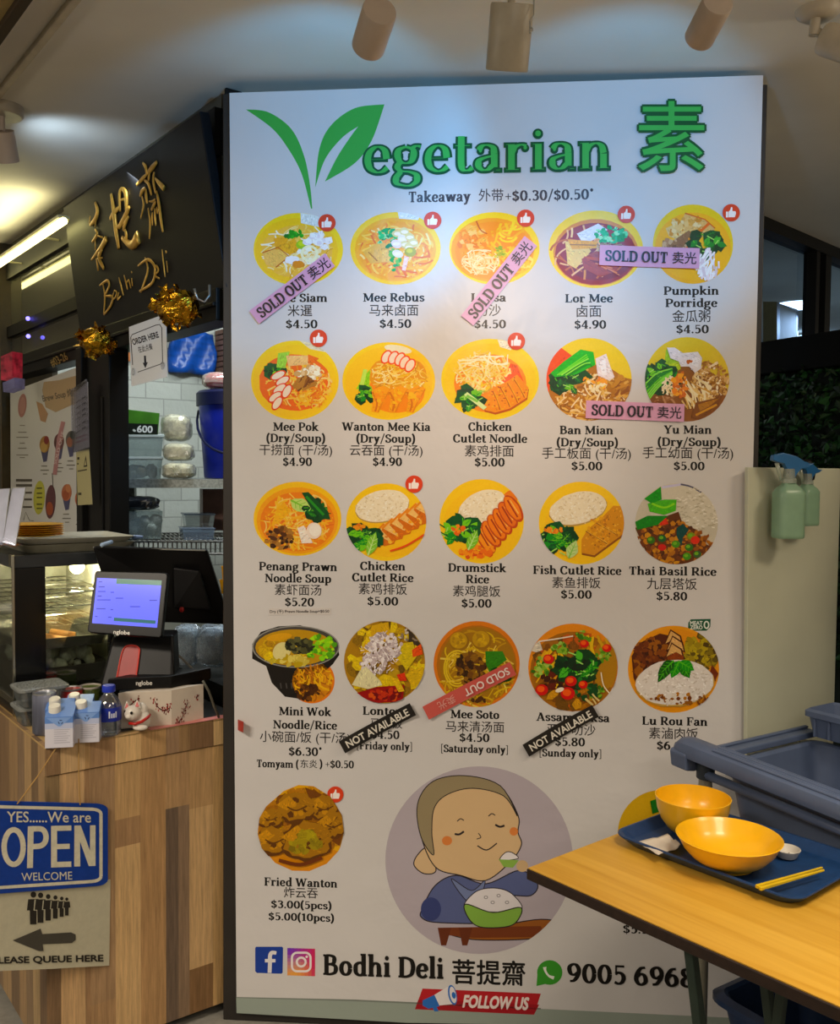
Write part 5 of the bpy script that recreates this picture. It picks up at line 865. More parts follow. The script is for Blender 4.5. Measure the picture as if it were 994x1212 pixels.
# small steel hook on the jamb
g = G(); h = FP(0.02, -0.05, 2.03); g.tube([h + V((0, 0, .03)), h, h + V((-.012, -.01, -.02)), h + V((-.03, -.02, -.012)), h + V((-.036, -.024, .015))], 0.004, 8); tag(g.build('wall_hook', mat('steel', 'b5b5b0', 0.3, 0.9), smooth=True), 'small bright steel hook on the black jamb beside the sign', 'hook')
# unit number on the header
NP = Plane(FP(1.3, -0.042), FACADE.n); k = Ink(NP.hit, 0.001, 1e-4); sans(k, '#03-26', 70, 426, 21, 'd9b968', 10.5, .02, rot=-26); tag(k.build('unit_number', None, mat('brass_number', 'd9b968', 0.3, 0.7)), 'small brass unit number on the black header left of the post', 'number')
# soup shop poster on the neighbouring glass
NB = Plane(FP(1.3, -0.03), FACADE.n); nh = NB.hit
g = G(); g.prism([nh(12, 464), (nh(101, 431)), nh(103, 640), nh(13, 640)], -NB.n * 0.006, col=lin('e6e6e4')); bp_ = g.build('soup_poster', ink_mat('soup_paper', 0.3, crumple=0.05), ink=True); tag(bp_, 'pale soup menu poster on the neighbouring stall glass left of the black post', 'poster')
k = Ink(nh, 3e-4, 1e-5); k.poly([(50, 462), (52, 452), (70, 450), (92, 444), (88, 478), (66, 488), (54, 482)], 'c9ad84'); k.poly([(43, 475), (50, 478), (57, 490), (54, 500), (48, 498)], 'c79c74'); sans(k, 'Brew Soup 炖汤', 71, 468, 42, '4a4034', 11, .015, rot=-12)
k.ell(26.5, 480, 5, 14, 'b98078', 5); k.ell(26.5, 480, 3.4, 10, 'c9948a', 5)
for i, y in enumerate((503, 511, 517, 524, 530, 538, 541)): k.rect(26.5 - 3 - (i % 3) * 2, y, 26.5 + 3 + (i % 3) * 2, y + 1.1, '8d8578')
for y in (567, 573, 582, 590, 599): k.rect(19, y, 38, y + (3 if y < 575 else 2.2), '5f584e')
k.stroke([(28, 616), (30.5, 606), (35, 616), (40, 616.5)], .8, '4a453e', False); k.ell(46.5, 589, 6.8, 20, 'd3d24a', 3)
for y in (577, 583, 588, 596, 601): k.rect(43.5, y, 50, y + 1.6, '5a5c20')
def cup(x, y, c1, c2, c3):
    k.poly([(x - 5, y + 5), (x + 5, y + 4), (x + 2.5, y + 20), (x - 1.5, y + 21)], '55567e'); k.ell(x, y, 6, 10, c1, 4); k.ell(x - 1, y + 3, 4, 6, c2, 4); k.ell(x + 2, y - 5, 3, 5, c3)
    k.rect(x - 4, y + 25, x + 3, y + 26.2, '7a7468'); k.rect(x - 5, y + 30, x + 5, y + 31.2, '7a7468'); k.rect(x - 2, y + 34.5, x + 3, y + 35.6, '7a7468')
cup(53, 526, 'b5863c', 'd0aa5a', '8f2c2c'); cup(70, 523, '7a4a4a', '5c3a3c', 'a8605a'); cup(84, 520, '6d6a64', 'a86a50', '2c3c34')
k.stroke([(75, 499), (70, 520), (65, 562)], 5, 'c78d90', False); sans(k, 'SOLD OUT', 70, 530, 40, 'f1e6e4', 3.5, 0, rot=-76)
cup(79, 583, 'c9744c', 'b55a34', 'd88c5a'); cup(95, 590, 'c9744c', 'b55a34', 'd88c5a'); k.ell(60, 594, 6, 20, '6a3c44', 3); k.ell(59, 602, 4, 8, 'b5562c'); k.stroke([(62, 560), (63, 577)], .8, '4a4440', False)
k.build('printing', bp_, ink_mat('soup_paper', 0.3, crumple=0.05))
# acrylic notice holder and the yellow note under it
HP = Plane(FP(1.12, -0.09), FACADE.n); hh = HP.hit
ho = thing('notice_holder', 'clear acrylic holder with a printed list fixed to the black post', 'holder', hh(97, 532))
g = G(); g.prism([hh(87, 465), hh(103.5, 452), hh(105, 529), hh(89, 534)], -HP.n * 0.002, col=lin('ded8ce')); g.build('list_sheet', ink_mat('notice_paper', 0.25, crumple=0.0), ho, ink=True)
k = Ink(hh, 4e-4, 1e-5)
for y in (470, 477, 484, 490, 499, 506): k.poly([(90, y + 6), (96, y + 2), (96, y + 3.4), (90, y + 7.4)], '7d766c'); k.poly([(97, y + 1), (101.5, y - 2), (101.5, y + .4), (97, y + 3.2)], '3c3a3c')
for y in (513, 518): k.poly([(90, y + 5), (102, y), (102, y + 2), (90, y + 7)], 'c7989a')
k.build('printing', ho, ink_mat('notice_paper', 0.25, crumple=0.0))
g = G(); g.prism([hh(86.5, 462, .006), hh(105, 449, .006), hh(108.5, 532, .006), hh(88.5, 536, .006)], HP.n * 0.004); g.build('acrylic_sleeve', glass('acrylic', 'f2f4ff', 0.05, 0.05), ho)
g = G(); g.prism([hh(90, 534), hh(105, 531), hh(109, 597), hh(92, 598)], -HP.n * 0.0015, col=lin('c9c08c')); yn = g.build('yellow_note', ink_mat('notice_paper', 0.25, crumple=0.0), ink=True); tag(yn, 'pale yellow handwritten note hanging below the acrylic holder', 'note')
k = Ink(hh, 3e-4, 1e-5); k.poly([(99, 553), (101.5, 539), (103.5, 552)], '3a362a'); k.poly([(99.8, 551), (101.5, 544), (102.5, 550.5)], 'c9c08c'); k.rect(91.5, 541, 94, 544, '3a362a'); k.rect(91.5, 548, 93, 550, '3a362a'); k.poly([(92, 557), (103, 555), (103, 556.5), (92, 558.5)], '5c5640'); k.rect(92.5, 583, 96.5, 586, '5c5640'); k.build('printing', yn, ink_mat('notice_paper', 0.25, crumple=0.0))
# lit box sign at the far left and its violet lamps
bs = thing('lit_sign_box', 'small red lit box sign at the far left of the shop front', 'sign', aty(8, 464, 3.75))
g = G(); g.prism([aty(1, 422, 3.75), aty(14.5, 416, 3.75), aty(14.5, 446, 3.75), aty(1, 450, 3.75)], (0.02, .05, 0)); g.build('red_face', mat('red_lit', '6a141e', 0.4, var=0.6, scale=40, emit=0.9), bs)
g = G(); g.prism([aty(3, 453, 3.75), aty(17, 447, 3.75), aty(17, 459, 3.75), aty(4, 464, 3.75)], (0.02, .05, 0)); g.build('white_base', mat('lilac_lit', '55506a', 0.4, var=0.3, emit=0.35), bs)
for i, (x, y, w) in enumerate(((33, 377, 'upper'), (33.5, 398, 'lower'))):
    g = G(); g.ball(fhit(x, y, 0.03), 0.009, 12, 8); tag(g.build('violet_lamp', mat('violet_lamp_glow', '6a62ff', 0.3, emit=5.0), smooth=True), w + ' of two small violet lamps on the dark transom glass', 'light', 'violet lamps on the transom')
# ------------------------------------------------------------------ things on the shelves inside the stall
YS = 3.55
def wpx(Y): return Y / FPX
def pbox(g, x0, y0, x1, y1, Y, dep=0.25, mi=0, ax=None):
    """box whose front spans the pixel rectangle at depth Y, running back along the wall direction"""
    a, b, c, d = aty(x0, y0, Y), aty(x1, y0, Y), aty(x1, y1, Y), aty(x0, y1, Y); g.prism([a, b, c, d], (ax or V((-0.35, 0.94, 0))) * dep, mi)
m_blue = mat('blue_plastic', '12249c', 0.35, var=0.1); m_navy = mat('navy_plastic', '0d1238', 0.4)
g = G(); pbox(g, 120, 567, 300, 577.5, YS - 0.05, 0.5); 
for x in (150, 290):
    g.obox(aty(x, 577, YS + 0.2), (0.03, 0, 0), (0, 0.03, 0), (0, 0, -1.4))
tag(g.build('wall_shelf', mat('speckled_steel', '8f9693', 0.35, 0.5, var=0.35, scale=90), loc=None), 'speckled grey upper shelf holding the blue bucket and boxes', 'shelf')
g = G(); p0, p1 = aty(125, 641, YS - .1), aty(300, 641, YS - .1); dv = V((-0.35, .94, 0)) * 0.45
for i in range(32): q = p0.lerp(p1, i / 31); g.tube([q, q + dv], 0.003, 6)
for t in (0, .33, .66, 1): g.tube([p0 + dv * t, p1 + dv * t], 0.005, 6)
for z in (0.0, -0.045): g.tube([p0 + V((0, 0, z)), p1 + V((0, 0, z))], 0.005, 6)
for i in range(32): q = p0.lerp(p1, i / 31); g.tube([q, q + V((0, 0, -.045))], 0.003, 6)
for t in (0.18, 0.98): g.tube([p0.lerp(p1, t) + dv * .9, p0.lerp(p1, t) + dv * .9 + V((0, 0, -1.22))], 0.01, 8)
tag(g.build('wire_shelf', mat('steel', 'b5b5b0', 0.3, 0.9)), 'chrome wire shelf below the grey shelf in the stall', 'shelf')
# bucket
bc = aty(286, 566, YS + .15); r1 = 0.165; zt = aty(283, 478, YS + .15).z - bc.z
bk = thing('blue_bucket', 'big dark blue lidded bucket on the upper shelf against the poster jamb', 'bucket', bc)
g = G(); g.lathe(bc, [(r1 * .86, 0), (r1 * .88, .004), (r1, zt * .97), (r1 * 1.0, zt)], 40); g.build('body', m_blue, bk, smooth=True, autosm=40)
g = G(); g.lathe(bc + V((0, 0, zt)), [(r1 * 1.06, -.012), (r1 * 1.06, .035), (r1 * 1.0, .045), (r1 * .3, .05)], 40); g.build('lid', m_navy, bk, smooth=True, autosm=40)
g = G(); g.tube([bc + V((r1 * 1.03 * cos(a), r1 * 1.03 * sin(a) - .02 * sin(t * pi), zt * .9 - sin(t * pi) * .17)) for t, a in [(i / 14, pi + pi * i / 14) for i in range(15)]], 0.005, 8); g.build('handle', m_navy, bk, smooth=True)
m_bag = glass('clear_bag', 'f4f5ee', 0.10, 0.12, 0.22, 'e6e4d6'); m_noodle = mat('pale_noodles', 'd6d0b4', 0.6, var=0.35, scale=60, bump=0.5, bscale=90)
def blobbag(name, label, grp, x0, y0, x1, y1, Y, content, seed, skin=m_bag, knot=False, cat='bag'):
    rr = random.Random(seed); c = aty((x0 + x1) / 2, (y0 + y1) / 2, Y); w, h = (x1 - x0) / 2 * wpx(Y), (y1 - y0) / 2 * wpx(Y)
    t = thing(name, label, cat, c - V((0, 0, h)), grp)
    def boxy(kx, jig, nu=22, nv=13):
        gg = G(); rings = []
        for i in range(1, nv):
            th = pi * i / nv; ring = []
            for j in range(nu):
                ph_ = 2 * pi * j / nu; u3 = [sin(th) * cos(ph_), sin(th) * sin(ph_), -cos(th)]
                u3 = [math.copysign(abs(q) ** .55, q) * (1 + rr.uniform(-jig, jig)) for q in u3]; ring.append(c + V((u3[0] * w * kx, u3[1] * w * .8 * kx, u3[2] * h * kx)))
            rings.append(ring)
        return gg.loft(rings)
    g = boxy(.84, .06); g.build('contents', content, t, smooth=True)
    g = boxy(.95, .05)
    if knot:
        for i in range(10): a = 2 * pi * i / 10; g.prism([c + V((0, -w * .8, 0)), c + V((cos(a) * w * .3, -w * .9, sin(a) * w * .3)), c + V((cos(a + .3) * w * .28, -w * .86, sin(a + .3) * w * .28))], (0, -.002, 0))
    g.build('film', skin, t); return t
# stacked boxes
m_clear = glass('milky_box', 'e6f0f0', 0.12, 0.15, 0.30, 'aebcbc'); m_lid = mat('milky_lid', 'b9c4c2', 0.4, var=.06)
def tub(name, label, grp, x0, y0, x1, y1, Y, dep, lidh=4, content=None, skin=None, lidm=None, fill=.6):
    t = thing(name, label, 'container', aty((x0 + x1) / 2, y1, Y + dep / 2), grp); ax = V((-.35, .94, 0)); g = G()
    P = lambda x, y: aty(x, y, Y); a, b, c, d = P(x0, y0 + lidh), P(x1, y0 + lidh), P(x1 - 2, y1), P(x0 + 2, y1); g.loft([[d, c, c + ax * dep, d + ax * dep], [a, b, b + ax * dep, a + ax * dep]], cap1=False); g.build('body', skin or m_clear, t)
    if lidh: g = G(); g.prism([P(x0 - 1.5, y0), P(x1 + 1.5, y0), P(x1 + 1.5, y0 + lidh), P(x0 - 1.5, y0 + lidh)], ax * dep); g.build('lid', lidm or m_lid, t, bevel=.003)
    if content:
        rr = random.Random(int(x0 + y0)); g = G(); yy = y1 - (y1 - y0) * fill
        for i in range(16): q = P(rr.uniform(x0 + 6, x1 - 6), rr.uniform(yy + 5, y1 - 4)) + ax * rr.uniform(.03, dep * .6); g.ball(q, rr.uniform(.015, .028), 8, 6, jig=.15, rnd=rr)
        g.build('contents', content, t, smooth=True)
    return t
GB = 'clear boxes on the upper shelf'
tub('storage_box', 'milky clear lidded box at the foot of the stack on the upper shelf', GB, 136, 540, 192, 567, YS, .22, 4, mat('brown_food', '8d7a5c', .6, var=.3))
tub('storage_box', 'milky clear lidded box under the green carton on the upper shelf', GB, 136, 514, 193, 540, YS, .22, 4)
gc = thing('green_carton', 'green and black carton marked 600 on top of the clear boxes', 'carton', aty(163, 514, YS + .1))
g = G(); g.prism([aty(128, 482, YS), aty(189, 489, YS), aty(187, 514, YS), aty(128, 513, YS)], V((-.35, .94, 0)) * .2, 0); g.build('body', mat('carton_green', '3f7a1c', .5, var=.2), gc, bevel=.002)
CP = Plane(aty(160, 500, YS), V((0, -1, 0))); k = Ink(CP.hit, .001, 1e-4); k.poly([(128, 500), (187, 502), (186.7, 513.5), (128, 513)], '141a14'); sans(k, '600', 171.5, 508, 18, 'dfe3e0', 8, .03, rot=2); k.ell(159, 509.5, 2, 1.4, 'cfd6cf', 30); k.build('printing', gc, ink_mat('carton_print', .5, crumple=0))
blobbag('noodle_bag', 'clear bag of pale noodles lying on top of two others beside the bucket', 'noodle bags on the upper shelf', 191, 490, 227, 523, YS + .05, m_noodle, 3)
blobbag('noodle_bag', 'clear bag of pale noodles in the middle of the pile beside the bucket', 'noodle bags on the upper shelf', 193, 524, 230, 546, YS - .02, m_noodle, 4)
blobbag('noodle_bag', 'clear knotted bag of pale noodles at the bottom of the pile beside the bucket', 'noodle bags on the upper shelf', 192, 547, 232, 567, YS - .04, m_noodle, 5, knot=True)
blobbag('red_bag', 'clear plastic bag with red contents lying on the bucket lid', None, 240, 441, 285, 461, YS + .08, mat('bright_red', 'c0182c', .35, var=.3), 6)
# blue sheet, orange board and stacked brown cartons high on the wall
TWP = Plane(FP(SW - .004), -E2); th_ = TWP.hit
g = G(); n = 10; rows = []
for j in range(7):
    rows.append([th_(198 + (250 - 198) * i / n, 392 + j * 8 + (2 * sin(i * 1.3 + j) if 0 < j < 6 else 0) + i * (.5 if j == 0 else (.3 if j < 6 else .5)), .04 + .02 * sin(i * 1.1 + j * .8)) for i in range(n + 1)])
vs = [p for r_ in rows for p in r_]; fs = [(j * 11 + i, j * 11 + i + 1, j * 11 + i + 12, j * 11 + i + 11) for j in range(6) for i in range(n)]
g.add(vs, fs); ob = g.build('blue_tarp', mat('tarp_blue', '1450a8', .3, var=.25, scale=10, stretch=(1, 1, 6)), smooth=True); so = ob.modifiers.new('thick', 'SOLIDIFY'); so.thickness = .02; tag(ob, 'folded deep blue plastic sheet hanging high on the stall wall', 'sheet')
g = G()
for i in range(9): g.prism([th_(x, y + i * 6.3, .005) for x, y in ((254, 392), (300, 392), (300, 397), (254, 397))], TWP.n * .12)
tag(g.build('carton_stack', mat('brown_card', '8f6a58', .7, var=.2)), 'stack of flat brown cartons beside the blue sheet', 'cartons')
g = G(); g.prism([th_(x, y, .005) for x, y in ((130, 417), (153, 415), (153, 428), (130, 429))], TWP.n * .03); tag(g.build('orange_board', mat('orange_board', 'c06a1c', .5)), 'small orange board just right of the black post under the header', 'board')
# lower shelf
tub('food_tub', 'square milky tub of white balls on the wire shelf', None, 150, 605, 192.5, 638, YS - .05, .2, 0, mat('white_food', 'd8dcd4', .5, var=.15), fill=.85)
blobbag('onion_bag', 'orange net bag of onions beside the white tub', None, 134, 606, 149, 639, YS - .02, mat('onion_orange', 'cf7a30', .5, var=.35, scale=40), 8, glass('net_film', 'f0c090', .1, .2, .25, 'e08a3a'))
blobbag('black_bag', 'dark plastic bag lying on the white tub', None, 140, 587, 188, 604, YS, mat('dark_bag_fill', '23262e', .3, var=.3), 9, glass('smoke_film', '9aa0b0', .25, .1, .1, '50545c'))
tub('clear_box', 'small clear plastic box on the wire shelf', 'clear boxes on the wire shelf', 216, 625, 254, 639, YS - .05, .12, 1.5, None, glass('bluish_box', 'c8d8ec', .2, .1, .35, '7f92a8'), glass('bluish_box', 'c8d8ec', .2, .1, .35, '7f92a8'))
tub('clear_box', 'clear box with a flared lid stacked behind the small clear box', 'clear boxes on the wire shelf', 219, 608, 254, 625, YS + .1, .12, 2, None, glass('clear_box_film', 'dde4e6', .15, .1, .15, '9aa0a0'), glass('bluish_box', 'c8d8ec', .2, .1, .35, '7f92a8'))
g = G(); pbox(g, 240, 579, 300, 628, YS + .3, .1); tag(g.build('pink_crate', mat('pink_crate', '8f6a60', .5, var=.15)), 'dull pink crate at the back of the wire shelf beside the jamb', 'crate')
# yellow cups and white bags low behind the till
g = G()
cupt = []
for i, (y0, y1, w) in enumerate(((670, 688, 8), (686, 702, 10))):
    c = aty(270, y1, 3.1); g = G(); r = w * wpx(3.1); h = (y1 - y0) * wpx(3.1); g.lathe(c, [(r * .8, 0), (r, h * .9), (r * 1.05, h), (r * .95, h), (r * .75, .01)], 20); tag(g.build('yellow_cup', mat('yellow_melamine', 'e0a010', .3, var=.06), smooth=True, autosm=40), ('upper' if i == 0 else 'lower') + ' of two yellow cups stacked behind the till beside the jamb', 'cup', 'yellow cups behind the till')
blobbag('plastic_bag', 'bluish white bag of plastic bags on the till counter behind the black monitor', 'white bags behind the till', 203, 738, 240, 788, 3.02, mat('bag_white', 'd8e4ee', .35, var=.35, scale=30, bump=.8, bscale=30), 21, glass('white_film', 'f0f6fc', .12, .12, .25, 'e6eef6'))
blobbag('plastic_bag', 'bluish white bag of plastic bags behind the till nearest the poster', 'white bags behind the till', 232, 738, 272, 790, 2.97, mat('bag_white', 'd8e4ee', .35, var=.35, scale=30, bump=.8, bscale=30), 22, glass('white_film', 'f0f6fc', .12, .12, .25, 'e6eef6'))
g = G(); g.obox(FP(.08, .06, 0), E2 * .62, E1 * .45, (0, 0, .9)); tag(g.build('prep_counter', m_black), 'black preparation counter inside the stall behind the till', 'counter')
# ------------------------------------------------------------------ wood-clad counter
CT = 0.85
CK = atz(54, 885, CT); CR = CK + E1 * 0.535; CL = CK + E2 * 0.90
WPF = Plane(CK, V((E1.y, -E1.x, 0))); WPL = Plane(CK, -E1)
counter = thing('wood_counter', 'service counter clad in mixed brown wood planks at the stall corner', 'counter', V((CK.x, CK.y, 0)))
g = G(); q = [CK + E1 * .004 + E2 * .004, CR + E2 * .004 - E1 * .002, CR + E2 * .90 - E1 * .002, CL + E1 * .004]
g.prism([V((p.x, p.y, 0.03)) for p in q], (0, 0, CT - 0.075)); g.build('carcass', m_dark, counter)
def wood(h):
    c = lin(h); m = (c[0] + c[1] + c[2]) / 3
    return tuple((x * .88 + m * .12) * 1.42 for x in c[:3]) + (1.0,)
def planks(plane, edges, segs, y0, y1, name, seed):
    """vertical planks: pixel edges along the face, each cut into lengths with their own tone"""
    rr = random.Random(seed); g = G(); h = plane.hit
    for (xa, xb), seg in zip(zip(edges[:-1], edges[1:]), segs):
        for (f0, f1, col) in seg:
            n = 1; P = []
            for (x, f) in ((xa, f0), (xb, f0), (xb, f1), (xa, f1)):
                pt = h(x, 1000); z = y1 + (y0 - y1) * (1 - f); P.append(V((pt.x, pt.y, z)))
            g.prism([p + plane.n * 0.0005 for p in P], -plane.n * 0.012, col=wood(col))
    return g.build(name, ink_mat('wood_laminate', 0.42, 0.30, (2.2, 2.2, 0.12), crumple=0.0), counter, ink=True)
F1 = [54, 71, 100, 106, 136, 166, 196, 211, 224, 252, 278]
S1 = [[(0, .45, '6f5437'), (.45, 1, '7b6340')], [(0, 1, 'ab8758')], [(0, 1, '8a6843')], [(0, .16, '947148'), (.16, 1, '8f6f4a')], [(0, .7, 'b28e5a'), (.7, .8, '8c6a44'), (.8, 1, 'a5814f')], [(0, 1, '9b7546')], [(0, .8, '5e4c3c'), (.8, 1, '9a774b')], [(0, .8, '7a6148'), (.8, 1, '97744a')], [(0, .17, '75542f'), (.17, .78, 'b08c5a'), (.78, 1, 'a07c4c')], [(0, 1, 'ae8850')]]
planks(WPF, F1, S1, 0.03, CT - 0.075, 'plank_front', 1)
TOPC = ['7a5d3c', 'ab8a5c', '9a7748', '8d6b46', 'b8945e', '9e7948', '86684a', '80623c', '6d5032', 'ba965f']
g = G(); h = WPF.hit
for (xa, xb), col in zip(zip(F1[:-1], F1[1:]), TOPC):
    a, b = h(xa, 900), h(xb, 900); P = [V((a.x, a.y, CT - .072)), V((b.x, b.y, CT - .072)), V((b.x, b.y, CT)), V((a.x, a.y, CT))]; g.prism([p + WPF.n * .004 for p in P], -WPF.n * .016, col=wood(col))
g.build('edge_board', ink_mat('wood_laminate', 0.42, 0.30, (2.2, 2.2, 0.12), crumple=0.0), counter, ink=True)
F2 = [54, 46, 38, 30, 22, 12, 2, -10, -24, -40]; C2 = ['6c5238', 'a08356', '7b6244', '8f7048', '6b543a', '98794e', '7a6146', '8a6c46', '755a3c']
planks(WPL, F2, [[(0, .5, c), (.5, 1, d)] for c, d in zip(C2, C2[3:] + C2[:3])], 0.03, CT, 'plank_side', 2)
g = G(); q = [CK + WPF.n * .004 - E1 * .002, CR + WPF.n * .004, CR + E2 * .03, CK + E2 * .03 + E1 * .028, CL + E1 * .028, CL - E1 * .002]
g.prism([V((p.x, p.y, CT - .004)) for p in q], (0, 0, .0035)); g.build('edge_banding', mat('light_wood_edge', 'b99a62', .45, var=.12, scale=20), counter)
g = G(); q = [CK + E1 * .028 + E2 * .03, CR + E2 * .03, CR + E2 * .90, CL + E1 * .028]; g.prism([V((p.x, p.y, CT - .03)) for p in q], (0, 0, .0294)); g.build('worktop', mat('dark_worktop', '25221f', .35), counter)
g = G(); g.obox(CR + V((0, 0, .0)) - E1 * .012 + E2 * .012, -E1 * .02, E2 * .03, (0, 0, CT - .08)); g.build('side_strip', mat('honey_wood', 'b5803c', .5), counter)
g = G()
for s in (.1, .45):
    p = CK + E1 * s + E2 * .1; g = G(); g.lathe(V((p.x, p.y, 0)), [(.02, 0), (.02, .03)], 12); g.build('foot', m_black, counter)
# pink tape on the counter edge and the red tab on the poster side
g = G(); a, b = CK + E1 * .27, CR - E1 * .002; up = V((0, 0, CT + .0012)); z0 = V((0, 0, 1))
def onT(p): return V((p.x, p.y, CT + .0012))
g.prism([onT(a + WPF.n * .003), onT(b + WPF.n * .003), onT(b + E2 * .026), onT(a + E2 * .026)], (0, 0, .0008)); tag(g.build('pink_tape', mat('pink_tape', 'cf7f78', .4)), 'strip of pink tape along the right top edge of the wood counter', 'tape')
g = G(); g.prism([ph(281.5, 851.5, .001), ph(291.5, 851, .03), ph(291, 863.5, .03), ph(281.5, 864, .001)], -PN * .001); tag(g.build('red_tape_tab', mat('red_tape', 'b5382c', .4)), 'small red tape tab sticking out at the right end of the counter', 'tape')
# ------------------------------------------------------------------ signs hung on the counter corner
SP = Plane(aty(127, 1000, aty(54, 885, CK.y).y + .16), V((0.10, -1, 0)).normalized())
pR, pL = WPF.hit(128, 1000, .004), aty(0, 1000, CK.y - .115); dv = (pR - pL); dv.z = 0; dv.normalize(); SP = Plane(pR, V((dv.y, -dv.x, 0))); oh2 = SP.hit
def xf(x, y): return oh2(x, y)
def rr_px(x0, y0l, y0r, x1, y1l, y1r, r, n=5):
    pts = []
    for fx, fy in rrect(.5, .5, 1, 1, r, n):
        xx = x0 + (x1 - x0) * fx; t = fx; ya = y0l + (y0r - y0l) * t; yb = y1l + (y1r - y1l) * t; pts.append((xx, ya + (yb - ya) * fy))
    return pts
sg = thing('open_sign', 'blue OPEN sign with white lettering hung by strings on the counter corner', 'sign', oh2(60, 1052))
g = G(); g.prism([oh2(x, y, .004) for x, y in rr_px(-62, 946, 951, 127, 1062, 1047.5, .07)], -SP.n * .004, col=lin('173f9c')); g.build('plate', ink_mat('enamel', .3, .12, crumple=0.0), sg, ink=True, bevel=.001)
k = Ink(lambda x, y, o: oh2(x, y, o + .004), 3e-4, 2e-5); WH = 'ded8c0'
k.stroke(rr_px(-56, 953, 957.5, 118.5, 1053.5, 1042, .06), 3.8, WH, False, closed=True)
k.build('border_line', sg, ink_mat('enamel', .3, .12, crumple=0.0)); k = Ink(lambda x, y, o: oh2(x, y, o + .004), 3e-4, 2e-5)
sans(k, 'YES......We are', 57, 966.5, 99, WH, 12.5, .012, rot=.3); sans(k, 'WELCOME', 54.5, 1036.5, 60, WH, 9.5, .0, rot=-1.6)
def P2(pts, col=WH): k.poly(pts, col)
k.stroke(ellpts(15.2, 1002, 11.3, 20.5, 0, 30), 6.4, WH, False, closed=True)
P2([(32, 977.5), (39, 977), (38, 1026.5), (31, 1027)]); k.stroke([(38, 980.5), (49, 981), (53.3, 988), (52.3, 996), (47, 1000.5), (37, 1001.5)], 6.4, WH)
P2([(59.5, 977), (66.5, 976.8), (66.5, 1026), (59.5, 1026.2)]); P2([(64, 976.8), (83.4, 976.4), (83.4, 982.4), (64, 983)]); P2([(64, 998.5), (81.5, 998), (81.5, 1004), (64, 1004.6)]); P2([(64, 1019.6), (83.4, 1019), (83.4, 1025.4), (64, 1026)])
P2([(87, 976.6), (93.5, 976.5), (94, 1024.8), (86.8, 1025)]); P2([(105.5, 976.3), (112, 976.2), (112, 1024.2), (105.5, 1024.5)]); P2([(87, 976.6), (94.5, 976.4), (112, 1024.2), (104, 1024.5)])
k.build('lettering', sg, ink_mat('enamel', .3, .12, crumple=0.0))
g = G()
for a, b in (((19, 951), (45, 883)), ((93.5, 952), (91, 874))):
    A_, B_ = oh2(*a, .006), (onT(CK + E1 * .03 + WPF.n * .0085) + V((0, 0, .003)) if b[0] < 60 else WPF.hit(91, 876, .014)); g.tube([A_, A_.lerp(B_, .5) + V((0, -.004, -.004)), B_ + V((0, 0, .003 if b[0] < 60 else 0)), B_ + (E2 * .06 if b[0] < 60 else V((0, 0, .006))) + V((0, 0, .0005))], .0016, 6)
g.build('string', mat('jute', 'a8834a', .8), sg)
qs = thing('queue_notice', 'white PLEASE QUEUE HERE notice with a left arrow below the blue sign', 'notice', oh2(60, 1146))
g = G(); g.prism([oh2(x, y, -.001) for x, y in ((-60, 1052), (131, 1041), (129.5, 1143), (60, 1147), (-60, 1152))], -SP.n * .0015, col=lin('c3bda4')); g.build('sheet', ink_mat('queue_paper', .35, .06, crumple=0.05), qs, ink=True)
k = Ink(oh2, 2e-4, 1e-5); DKK = '2b2722'
for i, (x, y0, y1) in enumerate(((39.5, 1055, 1094), (48, 1056, 1092), (57, 1058, 1089.5), (65.5, 1059.5, 1087), (73, 1061, 1085), (79, 1062, 1083.5))):
    h_ = y1 - y0; w = h_ * .16; k.ell(x, y0 + h_ * .1, h_ * .095, h_ * .1, 'c3bda4', n=16); k.ell(x, y0 + h_ * .1, h_ * .088, h_ * .092, DKK, n=16); k.poly([(x - w * 1.25, y0 + h_ * .24), (x + w * 1.25, y0 + h_ * .23), (x + w * 1.45, y0 + h_ * .58), (x + w * .75, y0 + h_ * .6), (x + w * .7, y1), (x - w * .75, y1), (x - w * .8, y0 + h_ * .6), (x - w * 1.45, y0 + h_ * .6)], 'c3bda4'); k.poly([(x - w * 1.0, y0 + h_ * .24), (x + w * 1.0, y0 + h_ * .23), (x + w * 1.25, y0 + h_ * .56), (x + w * .65, y0 + h_ * .58), (x + w * .6, y1), (x - w * .65, y1), (x - w * .7, y0 + h_ * .58), (x - w * 1.25, y0 + h_ * .58)], DKK)
k.poly([(15, 1113), (48, 1099), (50, 1105.5), (84, 1103.5), (89.5, 1106), (89.5, 1112.5), (85, 1116), (50.5, 1117.5), (51.5, 1125.5), (46, 1125.5)], '4a463e')
sans(k, 'PLEASE QUEUE HERE', 56.5, 1136, 131, DKK, 9, .035, rot=-1.2); k.build('printing', qs, ink_mat('queue_paper', .35, .06, crumple=0.05))
# ------------------------------------------------------------------ things standing on the counter
def at(px, py, z=CT + .0006): return atz(px, py, z)
